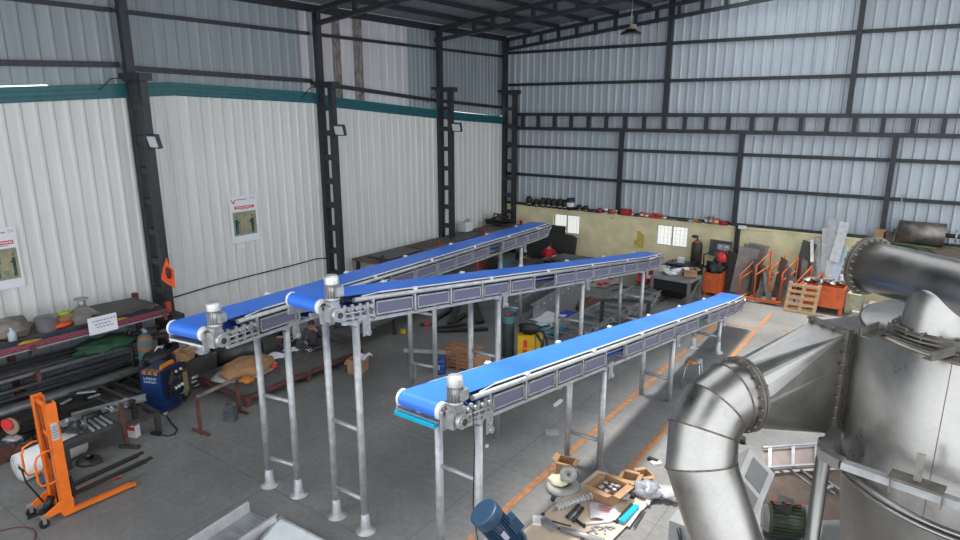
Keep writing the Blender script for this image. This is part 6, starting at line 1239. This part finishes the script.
# ------------------------------------------------------------------ stool and floor bits
q = oz(689, 390); T = thing('metal_stool', 'small grey metal stool on the floor behind the nearest conveyor, beside the orange line', 'stool', (q.x, q.y + .2, 0), R(8))
m = MB(); m.bbox((-.17, -.17, .66), (.17, .17, .70)); obj('seat', m, M_bar2, T)
for sx in (-1, 1):
    for sy in (-1, 1): m = MB(); m.tube((sx * .15, sy * .15, .67), (sx * .21, sy * .21, 0), .016, 8); obj('leg', m, M_galv2, T)
m = MB(); m.path([(.195, .195, .18), (-.195, .195, .18), (-.195, -.195, .18), (.195, -.195, .18)], .01, 6, True); obj('stretcher', m, M_galv2, T)
q = oz(690, 364, .7); m = MB(); m.box((q.x + .06, q.y + .05, .715), (.12, .08, .03), .4); m.box((q.x - .06, q.y + .1, .72), (.14, .1, .04), 1.0); single('stool_clutter', m, mat('orange_brown_bits', (.40, .15, .03), .7), 'orange-brown bits lying on the seat of the metal stool', 'bits')
for i, (px, py, s_, mm, nm, lab) in enumerate(((552, 433, (.28, .22, .03), mat('grey_paper', (.27, .27, .26), .8), 'grey_paper', 'flat grey paper on the dark floor under the nearest conveyor'), (558, 403, (.34, .07, .05), M_wht, 'white_strip', 'white and black strip on the floor under the nearest conveyor'), (556, 386, (.3, .16, .09), M_card, 'brown_scrap', 'small brown scrap on the floor beyond the white strip'), (487, 446, (.06, .06, .05), M_wht, 'white_scrap', 'tiny white scrap on the floor right of the near conveyor leg'), (653, 460, (.09, .2, .05), M_blk, 'black_glove', 'black scrap on the floor near the elbow pipe'), (656, 463, (.12, .2, .04), M_wht, 'white_scrap', 'white scrap beside the black one near the elbow pipe'), (553, 499, (.08, .08, .05), M_blk, 'black_ring', 'small black ring on the floor left of the plywood'), (742, 440, (.14, .14, .12), M_blk, 'black_ball', 'small round black thing on the floor right of the elbow pipe'), (600, 466, (.5, .16, .012), M_galv2, 'floor_plate', 'thin steel plate on the floor at the foot of the second conveyor leg'))):
    q = oz(px, py, s_[2] / 2); m = MB(); m.box((q.x, q.y, s_[2] / 2 + .003), s_, .6 + i) if i not in (6, 7) else m.lathe([(0, 0), (s_[0] / 2, 0), (s_[0] / 2, s_[2]), (0, s_[2])], (q.x, q.y, .003), seg=14); single(nm, m, mm, lab, 'scrap')
# box with reels left of plywood
carton('cardboard_box', 'open brown box standing behind the cream roll, left of the plywood', (oz(561, 478).x, oz(561, 478).y + .18, 0), (.30, .26, .28), .2, seed=8)
q = oz(560, 492); T = thing('tape_reel', 'cream coil and clear reel lying on the floor left of the plywood', 'reel', (q.x, q.y + .12, 0)); m = MB(); m.lathe([(.1, 0), (.29, 0), (.31, .06), (.27, .1), (.1, .1), (.1, 0)], seg=28); obj('clear_coil', m, mat('clear_grey_plastic', (.36, .37, .34), .3), T); m = MB(); m.blob((-.1, 0, .13), (.38, .34, .12), .3, 3, 3); obj('cream_foam', m, mat('cream_foam', (.62, .58, .42), .8), T); m = MB(); m.lathe([(.03, -.04), (.15, -.04), (.15, .04), (.03, .04), (.03, -.04)], (.06, .06, .28), (.4, -.8, .3), 22); obj('standing_reel', m, mat('clear_grey_plastic', (.36, .37, .34), .3), T)
q = oz(562, 500); m = MB(); m.box((q.x, q.y, .02), (.16, .32, .03), .1); single('clear_strip', m, mat('clear_grey_plastic', (.36, .37, .34), .3), 'flat translucent strip below the cream coil', 'strip')

# ------------------------------------------------------------------ plywood with loose parts
PZ = .05
cs = [oz(597, 470, PZ), oz(663, 489, PZ), oz(607, 545, PZ), oz(560, 600, PZ), oz(470, 585, PZ), oz(512, 540, PZ)]
m = MB(); m.prism([(c_.x, c_.y, PZ - .018) for c_ in (cs[0], cs[1], cs[2], cs[3], cs[4], cs[5])], (0, 0, .018))
single('plywood_board', m, mat('pale_plywood', (.62, .49, .37), .75, var=.08, scale=2.5), 'large pale plywood board on the floor covered with loose conveyor parts', 'board')
carton('cardboard_box', 'large open brown box on the middle of the plywood', (oz(606, 500, PZ).x, oz(606, 500, PZ).y + .1, PZ), (.44, .48, .24), -.12, seed=21)
q = oz(605, 491, .3); m = MB()
for k in range(10): m.blob((oz(606, 500, PZ).x + .12 * math.sin(k * 2.1), oz(606, 500, PZ).y + .1 + .13 * math.cos(k * 1.7), .22 + .02 * (k % 3)), (.1, .07, .06), .4, 4, k)
single('box_parts', m, M_galv2, 'small grey metal parts heaped inside the large open box on the plywood', 'parts')
carton('cardboard_box', 'brown box behind the large one at the back corner of the plywood', (oz(628, 488, PZ).x, oz(628, 488, PZ).y + .06, PZ), (.26, .26, .2), .15, seed=33)
q = oz(640, 486, PZ); carton('cardboard_box', 'dark shaded box at the right back corner of the plywood', (q.x - .02, q.y + .22, PZ), (.22, .22, .14), .9, seed=34)
def on(px, py, z=PZ): return oz(px, py, z)
def lay(name, lab, cat, a, b, r, mm, kind='tube', z=None, mm2=None):
    z = PZ + r + .004 if z is None else z; p, q = oz(*a, z), oz(*b, z); T = thing(name, lab, cat, ((p.x + q.x) / 2, (p.y + q.y) / 2, PZ)); m = MB()
    if kind == 'tube': m.tube(p, q, r, 14)
    elif kind == 'bar': m.bar(p, q, r * 2, r * 1.2)
    elif kind == 'screw':
        m.tube(p, q, r * .35, 8); n_ = 9; d = (q - p)
        for k in range(n_ + 1): c_ = p + d * (k / n_); dn = d.normalized(); m.tube(c_ - dn * .006, c_ + dn * .006, r, 14)
    obj('shaft' if kind == 'screw' else 'bar_body', m, mm, T, True)
    if mm2: m = MB(); dn = (q - p).normalized(); m.tube(p - dn * .05, p, r * .5, 10); m.tube(q, q + dn * .05, r * .5, 10); obj('end_pin', m, mm2, T, True)
    return T
lay('ribbed_roller', 'white ribbed screw roller lying diagonally at the left of the big box', 'roller', (558, 508), (591, 496), .055, M_wht, 'screw', mm2=M_galv2)
lay('dark_tube', 'first of three dark grey tubes side by side below the ribbed roller', 'tube', (567, 517), (579, 505), .03, M_dark); lay('dark_tube', 'second of three dark grey tubes side by side, lighter', 'tube', (570, 519), (581, 507), .03, M_bar2); lay('dark_tube', 'third of three dark grey tubes side by side, nearest', 'tube', (573, 521), (583, 508), .028, M_dark)
lay('grey_roller', 'long grey roller lying along the near edge of the plywood', 'roller', (561, 529), (604, 541), .045, M_galv2, mm2=M_dark)
lay('white_rod', 'white rod lying across the middle of the plywood', 'rod', (585, 524), (612, 521), .02, M_wht, mm2=M_blk)
lay('cyan_strip', 'bright cyan strip beside its black rail at the right of the plywood', 'strip', (621, 522), (637, 506), .044, M_cyan, 'bar'); lay('black_rail', 'black rail lying against the bright cyan strip', 'rail', (616, 522), (632, 504), .025, M_blk, 'bar')
lay('white_strip', 'white strip slanting right of the cyan strip', 'strip', (628, 526), (641, 508), .025, M_wht, 'bar', .05); lay('dark_rod', 'dark thin rod at the right rim of the plywood', 'rod', (634, 527), (645, 509), .012, M_dark, 'bar', .05); lay('dark_bracket', 'thin dark bar in the middle of the plywood beside the dark tubes', 'bar', (574, 518), (585, 527), .02, M_blk, 'bar'); lay('thin_rod', 'thin grey rod lying left of the grey roller', 'rod', (552, 521), (571, 526), .01, M_dark)
for i, (px, py, s_, mm, nm, lab) in enumerate(((537, 522, (.14, .2, .05), M_wht, 'white_part', 'small white block left of the grey channel piece'), (549, 526, (.12, .3, .06), M_galv2, 'channel_piece', 'short grey and black channel piece at the left of the plywood'), (648, 501, (.26, .07, .04), M_wht, 'white_part', 'small white strip at the right corner of the plywood'), (624, 500, (.2, .22, .12), mat('clear_grey_plastic', (.36, .37, .34), .3), 'clear_bag', 'small clear bag of parts right of the large box'), (631, 497, (.12, .1, .06), M_blk, 'black_clip', 'small black clip right of the large box'), (543, 515, (.05, .05, .03), M_dark, 'black_bolt', 'tiny black bolt at the left rim of the plywood'), (584, 538, (.3, .04, .02), M_dark, 'thin_tool', 'thin dark tool by the near rim of the plywood'))):
    q = on(px, py); m = MB(); m.box((q.x, q.y, PZ + s_[2] / 2 + .003), s_, .5 + .7 * i) if i != 3 else m.blob((q.x, q.y, PZ + .07), s_, .4, 4, 2); single(nm, m, mm, lab, 'part')
for k in range(7): q = on(592 + 3.2 * k, 530 + 2.5 * math.sin(k * 2)); m = MB(); m.box((q.x, q.y, PZ + .02), (.04, .13, .02), k * .9); m.tube((q.x, q.y, PZ + .01), (q.x, q.y, PZ + .05), .018, 8); single('small_bracket', m, M_galv2, 'small silver bracket in the cluster at the near middle of the plywood', 'bracket', 'brackets on the plywood')
q = on(604, 513); T = thing('printed_bag', 'clear bag with red print on white paper, right of the dark tubes', 'bag', (q.x, q.y, PZ), .5); m = MB(); m.sheet(lambda u, v: Vector(((u - .5) * .46, (v - .5) * .44, .03 + .03 * math.sin(u * 7) * math.cos(v * 5))), 8, 8, .004); obj('bag_sheet', m, mat('bag_lilac_white', (.56, .54, .60), .35), T)
m = MB()
for k in range(4): m.box((.02, .1 - .06 * k, .068), (.22 - .03 * k, .014, .003))
obj('red_print', m, M_red, T)
q = oz(646, 492, .15); m = MB(); m.blob((q.x - .05, q.y + .1, .14), (.5, .42, .26), .4, 3.5, 13, 20, 12, -.13); single('plastic_wrapped_part', m, mat('grey_wrap', (.30, .31, .34), .25), 'grey plastic wrapped part at the right back corner of the plywood', 'part')
q = oz(658, 493, .1); m = MB(); m.blob((q.x + .12, q.y + .12, .09), (.5, .4, .18), .4, 3, 4); single('clear_wrapping', m, mat('clear_film', (.5, .5, .5), .2, alpha=.75), 'crumpled clear film on the floor at the right corner of the plywood', 'film')
# galvanised trough and white sheet, lower left
a, b = oz(249, 503, .22), oz(274, 514, .22); dr = Vector((0, -1, 0)); T = thing('galvanised_trough', 'galvanised channel trough entering the photo at the lower edge, left of the white sheet', 'trough', (a.x + .3, a.y - 1.5, 0)); wd = b.x - a.x
dv = (oz(190, 541, .22) - oz(249, 503, .22)).normalized(); dv = Vector((dv.x, dv.y, 0)).normalized(); L3 = 3.2; sd = Vector((-dv.y, dv.x, 0)); sd = sd if sd.x > 0 else -sd; e0 = Vector((a.x, a.y, 0)); wd = .62
m = MB(); m.prism([e0 + UP * .05, e0 + sd * wd + UP * .05, e0 + sd * wd + dv * L3 + UP * .05, e0 + dv * L3 + UP * .05], (0, 0, .012)); obj('trough_floor', m, M_galv2, T, True)
for k, w0 in enumerate((0, wd)):
    p = e0 + sd * w0; m = MB(); m.bar(p + UP * .12, p + dv * L3 + UP * .12, .012, .22); m.bar(p + UP * .23 + sd * (-.02 if k == 0 else .02), p + dv * L3 + UP * .23 + sd * (-.02 if k == 0 else .02), .045, .012); obj('side_wall', m, mat('bright_zinc', (.62, .63, .64), .4, .4), T, True)
m = MB()
for k in range(22): p = e0 + dv * (.08 + k * .14) + UP * .068; m.bar(p + sd * .16, p + sd * (wd - .05), .035, .012)
obj('floor_ribs', m, M_galv2, T, True)
T = thing('white_sheet', 'pale galvanised sheet tray lying at the lower edge right of the trough', 'sheet', (oz(290, 530).x, oz(290, 530).y - .5, 0)); c1_ = oz(280, 519, .05); c2_ = oz(322, 541, .05); dv0 = dv; dv = (oz(258, 545, .05) - c1_).normalized(); ed = (c2_ - c1_).normalized(); m = MB(); m.prism([c1_, c1_ + ed * 1.6, c1_ + ed * 1.6 + dv * 2.2, c1_ + dv * 2.2], (0, 0, .01)); obj('tray_sheet', m, mat('pale_zinc', (.78, .83, .85), .5, .0, var=.06), T, True)
m = MB(); m.bar(c1_ + UP * .02, c1_ + ed * 1.6 + UP * .02, .02, .06); m.bar(c1_ + UP * .02, c1_ + dv * 2.2 + UP * .02, .02, .06); obj('rim', m, M_galv, T, True)
# wooden bearers under that tray
m = MB(); m.bar(c1_ + dv * .3 - UP * .03 + ed * .1, c1_ + dv * .3 + ed * 1.5 - UP * .03, .08, .035); single('timber_bearer', m, M_wood, 'timber bearer under the pale sheet tray, near its far rim', 'bearer')
# blue motor on a stand
c_ = od(497, 527, 6.15); ax = (od(520, 552, 6.25) - od(487, 515, 6.05)).normalized(); T = thing('blue_motor', 'dark blue electric motor with ribbed case at the bottom centre of the photo', 'motor', (c_.x, c_.y, 0))
M_mb = mat('motor_blue', (.012, .042, .085), .45, var=.15); s0 = c_ - ax * .24
m = MB(); m.tube(s0 + ax * .11, s0 + ax * .50, .115, 28)
dd, xx, yy = m.frame((0, 0, 0), ax)
for k in range(28): t = k * math.pi / 14; u = xx * math.cos(t) + yy * math.sin(t); m.bar(s0 + ax * .13 + u * .125, s0 + ax * .46 + u * .125, .006, .03, up=u)
obj('ribbed_case', m, M_mb, T, True)
m = MB(); m.lathe([(0, 0), (.12, .0), (.146, .004), (.148, .012), (.148, .11), (.146, .115), (.11, .12)], s0, ax, 30); obj('fan_cover', m, M_mb, T, True)
m = MB(); v = (CAM - c_).normalized(); v = (v - ax * v.dot(ax)).normalized(); si = ax.cross(v); bx = s0 + ax * .33 + si * -.14 if (si.x < 0) else s0 + ax * .33 + si * .14
q = bx; rot = Matrix((si, ax, v)).transposed(); m.box(q + v * .02, (.12, .15, .12), rot); m.box(q + v * .085, (.10, .13, .012), rot); g = obj('terminal_box', m, M_mb, T, True)
m = MB(); m.box(s0 + ax * .27 + v * .142, (.05, .10, .006), rot); obj('name_plate', m, mat('lilac_plate', (.32, .30, .38), .4), T, True)
m = MB(); m.lathe([(.115, 0), (.16, 0), (.16, .03), (.12, .03)], s0 + ax * .5, ax, 28); m.box(s0 + ax * .66, (.26, .24, .26), rot); obj('gear_flange', m, M_mb, T, True)
e = s0 + ax * .72; m = MB(); m.bar((e.x, e.y, 0), (e.x, e.y, e.z - .1), .12, .12); m.box((e.x, e.y, .015), (.4, .4, .03)); obj('stand_post', m, M_galv2, T, True)

# ------------------------------------------------------------------ under the vessel
T = thing('control_housing', 'grey slanting steel housing with inspection windows between elbow pipe and motor', 'housing', (oz(745, 500).x, oz(745, 500).y, 0))
dpt = 8.6; hc = [od(750, 448, dpt), od(775, 474, dpt - .1), od(750, 534, dpt - .6), od(726, 502, dpt - .5)]
nrm = (hc[1] - hc[0]).cross(hc[3] - hc[0]).normalized(); nrm = nrm if nrm.y > 0 else -nrm
m = MB(); m.prism(hc, nrm * .35); obj('housing_body', m, mat('housing_grey', (.30, .305, .31), .5, .3), T, True)
def onq(u, v): return hc[0].lerp(hc[1], u).lerp(hc[3].lerp(hc[2], u), v)
for v0, v1 in ((.08, .44), (.52, .9)):
    m = MB(); m.prism([onq(.2, v0) - nrm * .012, onq(.8, v0) - nrm * .012, onq(.8, v1) - nrm * .012, onq(.2, v1) - nrm * .012], nrm * .01); obj('window', m, mat('smoky_window', (.10, .10, .10), .15), T, True)
m = MB(); b0_ = hc[3].lerp(hc[2], .5) + nrm * .2; m.bar((b0_.x, b0_.y, 0), (b0_.x, b0_.y, b0_.z), .2, .2); m.box((b0_.x, b0_.y, .015), (.4, .4, .03)); obj('pedestal', m, M_bar2, T, True)
# curved rim trough
T = thing('curved_trough', 'curved stainless trough with cross ribs and brown guts beneath, behind the support column', 'trough', (-.6, 9.6, 0))
def arc(k, up_): px = lerp(757, 862, k); return px
n_ = 14; top_o = []; top_i = []
for k in range(n_ + 1):
    u = k / n_; px = lerp(762, 870, u); yo = 453 - 9 * math.sin(u * math.pi * .55); yi = 471 - 4 * u - 2 * math.sin(u * 3); top_o.append(oz(px, yo - (6 * max(0, .4 - u)), 1.25)); top_i.append(oz(px, yi, 1.12))
m = MB(); V = top_o + top_i + [p - UP * .02 for p in top_o] + [p - UP * .02 for p in top_i]; N1 = n_ + 1
m.add(V, [f for i in range(n_) for f in ((i, i + 1, N1 + i + 1, N1 + i), (2 * N1 + i, 3 * N1 + i, 3 * N1 + i + 1, 2 * N1 + i + 1))], True); obj('trough_floor', m, mat('pinkish_steel', (.27, .225, .21), .5, .3, var=.15), T, True)
for pl in (top_o, top_i): m = MB(); m.path([p + UP * .05 for p in pl], .022, 8); obj('rim_rail', m, M_galv2, T, True)
for i in range(1, n_, 3): m = MB(); m.bar(top_o[i] + UP * .02, top_i[i] + UP * .02, .05, .07); obj('cross_rib', m, M_galv2, T, True)
m = MB(); low = [oz(lerp(770, 880, k / 6), 520, .75) for k in range(7)]; ti = [top_i[int(k * n_ / 6)] - UP * .06 for k in range(7)]
m.add(ti + low, [(k, k + 1, 8 + k, 7 + k) for k in range(6)], True); obj('brown_back_plate', m, mat('brown_guts', (.085, .06, .045), .6, .2, var=.3), T, True)
for k in range(4): m = MB(); a = oz(776 + 12 * k, 470 + 1 * k, 1.05); b = oz(806 + 14 * k, 494 + 2 * k, .85); m.bar(a + UP * .04, b + UP * .06, .03, .03); obj('blade_bar', m, M_bar2, T, True)
m = MB(); a = oz(815, 474, 1.05); m.path([a, oz(817, 486, 1.0), oz(824, 488, 1.0), oz(832, 486, 1.0)], .03, 8); obj('hook_bar', m, M_bar2, T, True)
for px, py in ((772, 462), (868, 465)): p = oz(px, py, 1.15); m = MB(); m.bar((p.x, p.y, 0), (p.x, p.y, 1.1), .1, .1); obj('leg', m, M_bar2, T, True)
# green motor
c_ = oz(784, 520, .95); e_ = oz(812, 524, .95); ax = (e_ - c_).normalized(); T = thing('green_motor', 'dark green electric motor with silver end cover and loose wires under the vessel', 'motor', (c_.x, c_.y, 0)); s0 = c_ - ax * .22
m = MB(); m.tube(s0, s0 + ax * .46, .20, 28); dd, xx, yy = m.frame((0, 0, 0), ax)
for k in range(24): t = k * math.pi / 12; u = xx * math.cos(t) + yy * math.sin(t); m.bar(s0 + ax * .04 + u * .21, s0 + ax * .42 + u * .21, .008, .04, up=u)
obj('ribbed_case', m, mat('olive_green_paint', (.035, .05, .03), .45, var=.2), T, True)
m = MB(); m.lathe([(.2, 0), (.24, .01), (.24, .16), (.19, .2), (0, .2)], s0 + ax * .46, ax, 30); obj('end_cover', m, M_alu, T, True); m = MB(); m.lathe([(.0, 0), (.14, 0), (.19, .06)], s0 - ax * .06, ax, 28); obj('front_cover', m, M_bar2, T, True)
m = MB(); m.box(s0 + ax * .2 + UP * .24, (.2, .24, .12)); obj('terminal_box', m, M_dark, T, True)
for j, mm in enumerate((mat('wire_green', (.01, .10, .05), .5), M_red, M_blk)):
    m = MB(); m.path([s0 + ax * (.05 + .05 * k) + UP * (.30 + .04 * math.sin(k * 1.7 + j)) + Vector((0, -.08 + .05 * math.cos(k * 2 + j), 0)) for k in range(9)], .01, 5); obj('wire', m, mm, T, True)
m = MB(); m.box((s0.x + ax.x * .2, s0.y + ax.y * .2, .36), (.5, .5, .72)); obj('motor_plinth', m, M_bar2, T, True)
# small switch housing lower left of the elbow pipe
q = od(682, 530, 7.2); T = thing('cable_box', 'small open grey box with black cables at the foot of the elbow pipe, left side', 'box', (q.x, q.y, 0)); m = MB(); m.box((0, 0, q.z), (.22, .25, .3)); obj('box_body', m, mat('housing_grey', (.30, .305, .31), .5, .3), T); m = MB(); m.path([(.0, -.14, q.z + .1), (.06, -.2, q.z - .02), (-.02, -.2, q.z - .12), (.08, -.16, q.z - .2)], .022, 6); obj('cables', m, M_blk, T); m = MB(); m.bar((0, 0, 0), (0, 0, q.z - .15), .06, .06); obj('post', m, M_bar2, T)
